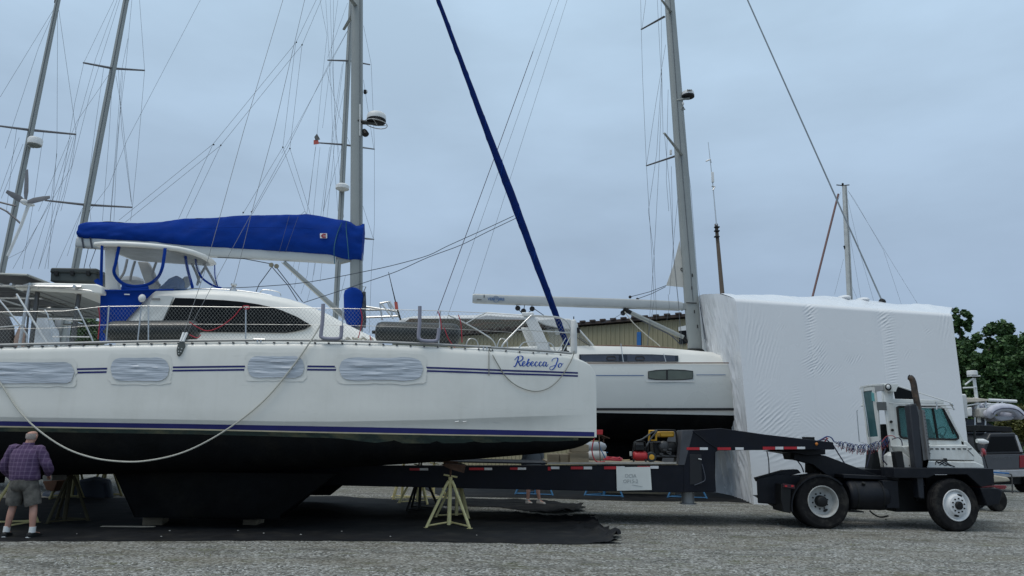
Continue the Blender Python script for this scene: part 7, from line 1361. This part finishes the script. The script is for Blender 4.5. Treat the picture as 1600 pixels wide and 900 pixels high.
# ================================================================== TREES
def tree(x, y, hgt, crowns, label, leaf, seed, n=9000, size=.34, trunk_r=.35, name='tree'):
    rnd = random.Random(seed); o = thing(name, label, 'tree', (x, y, 0)); b = Vector((x, y, 0))
    BARK = M('bark', (.05, .04, .03), .95, var=.3, scale=6); tr = MB(); topz = hgt * .8
    tr.tube([b + Vector((.25 * math.sin(i * 1.3 + seed), 0, topz * i / 6)) for i in range(7)], [trunk_r * (1 - .13 * i) for i in range(7)], 9)
    for cx, cy, cz, rx, rz in crowns:
        st = b + Vector((0, 0, hgt * rnd.uniform(.25, .5))); en_ = b + Vector((cx, cy, cz)); md = st.lerp(en_, .5) + Vector((rnd.uniform(-.4, .4), 0, -.4)); tr.tube(spline([st, md, en_], 4), [trunk_r * .42 * (1 - k / 10) for k in range(9)], 6)
    tr.build('trunk', BARK, o)
    mb = MB(); cl_ = []; V = sum(rx * rx * rz for *_, rx, rz in crowns)
    for cx, cy, cz, rx, rz in crowns:
        m = max(8, int(150 * rx * rx * rz / V * len(crowns) ** .3))
        for _ in range(m):
            while True:
                d = Vector((rnd.uniform(-1, 1), rnd.uniform(-1, 1), rnd.uniform(-1, 1)))
                if .35 < d.length < 1: break
            cl_.append((b + Vector((cx + d.x * rx, cy + d.y * rx, cz + d.z * rz)), rnd.uniform(.16, .36) * min(rx, rz)))
    vs, fs = [], []
    for i in range(n):
        c, s_ = cl_[rnd.randrange(len(cl_))]; d = Vector((rnd.gauss(0, 1), rnd.gauss(0, 1), rnd.gauss(0, .8)))
        d = d.normalized() * (s_ * (.35 + .75 * rnd.random() ** .6)); p = c + d
        u = Vector((rnd.uniform(-1, 1), rnd.uniform(-1, 1), rnd.uniform(-.6, .6))).normalized(); v = u.cross(Vector((rnd.uniform(-1, 1), rnd.uniform(-1, 1), rnd.uniform(-1, 1)))).normalized(); q = size * rnd.uniform(.6, 1.3); k = len(vs)
        vs += [p - u * q * .5, p + v * q * .32, p + u * q * .55, p - v * q * .32]; fs.append((k, k + 1, k + 2, k + 3))
    mb.v = vs; mb.f = fs; mb.build('crown', leaf, o, recalc=False, smooth=False); return o
def tx(px, Y): return P(px, 690, Y).x
def tz(px, py, Y): return P(px, py, Y).z
Yt = 66
def crowns_px(lst, x, Y): return [(P(px, py, Y).x - x, dy, P(px, py, Y).z, rx * Y / 1100, rz * Y / 1100) for px, py, rx, rz, dy in lst]
x = tx(1503, Yt); tree(x, Yt, tz(1500, 476, Yt), crowns_px([(1500, 500, 16, 22, 0), (1508, 540, 18, 22, 1), (1492, 555, 20, 28, -1), (1512, 580, 22, 26, 0), (1496, 610, 26, 30, 0)], x, Yt), 'slender tree just right of the white tent top', LEAF, 3, 18000, .34)
x = tx(1562, Yt - 4); tree(x, Yt - 4, tz(1556, 500, Yt - 4), crowns_px([(1554, 530, 26, 28, 0), (1534, 560, 24, 26, 1), (1576, 560, 28, 30, -1), (1552, 585, 34, 32, 0), (1590, 590, 26, 30, 0), (1545, 615, 36, 30, 0), (1580, 620, 32, 28, 1)], x, Yt - 4), 'broad dark green tree with rounded crown behind the dinghy', LEAF, 5, 40000, .34, .45)
x = tx(1628, Yt); tree(x, Yt, tz(1610, 525, Yt), crowns_px([(1605, 555, 20, 24, 0), (1625, 540, 26, 30, 0), (1612, 600, 26, 34, 0), (1640, 600, 34, 40, 0)], x, Yt), 'tall green tree cut by the right edge of the view', LEAF, 8, 20000, .34)
x = tx(1522, 74); tree(x, 74, tz(1522, 585, 74), crowns_px([(1522, 620, 40, 32, 0), (1500, 640, 30, 26, 0), (1550, 640, 34, 26, 0)], x, 74), 'dark low tree filling in behind the radar mast', LEAF, 12, 16000, .34)
x = tx(1588, 48); tree(x, 48, tz(1588, 636, 48), crowns_px([(1576, 665, 18, 18, 0), (1594, 656, 20, 20, 0), (1610, 670, 22, 22, 0), (1560, 680, 16, 14, 0)], x, 48), 'olive yellow bush behind the pickup', LEAFY, 14, 6000, .22, .12, 'bush')
x = tx(133, 60); tree(x, 60, tz(133, 484, 60), crowns_px([(128, 505, 18, 18, 0), (146, 512, 16, 16, 0), (118, 520, 16, 18, 0), (138, 530, 24, 20, 0)], x, 60), 'dark tree seen through the rails beside the grey boat cover', LEAF, 21, 7000, .34, .3)
x = tx(92, 64); tree(x, 64, tz(84, 485, 64), crowns_px([(84, 500, 12, 12, 0), (92, 515, 14, 16, 0)], x, 64), 'dark tree between two grey boat covers, farther back', LEAF, 23, 3000, .34, .25)
x = tx(1545, 95); 
tl_ = MB(); 
def ridge_trees():
    rnd = random.Random(31); vs, fs = [], []
    for i in range(26000):
        px = rnd.uniform(-150, 1750); Y = rnd.uniform(105, 125); q = P(px, 690, Y); hh = 5.5 + 3.5 * noise.noise(Vector((q.x * .06, 2, 2))) + 1.5 * noise.noise(Vector((q.x * .3, 2, 2)))
        p = Vector((q.x, Y, hh * rnd.random() ** .6)); u = Vector((rnd.uniform(-1, 1), rnd.uniform(-1, 1), rnd.uniform(-.6, .6))).normalized(); v = u.cross(Vector((rnd.uniform(-1, 1), rnd.uniform(-1, 1), rnd.uniform(-1, 1)))).normalized(); s_ = rnd.uniform(.4, .9); k = len(vs)
        vs += [p - u * s_, p + v * s_ * .6, p + u * s_, p - v * s_ * .6]; fs.append((k, k + 1, k + 2, k + 3))
    m = MB(); m.v = vs; m.f = fs; return m.build('treeline', LEAF, kind='stuff', recalc=False, smooth=False)
ridge_trees()
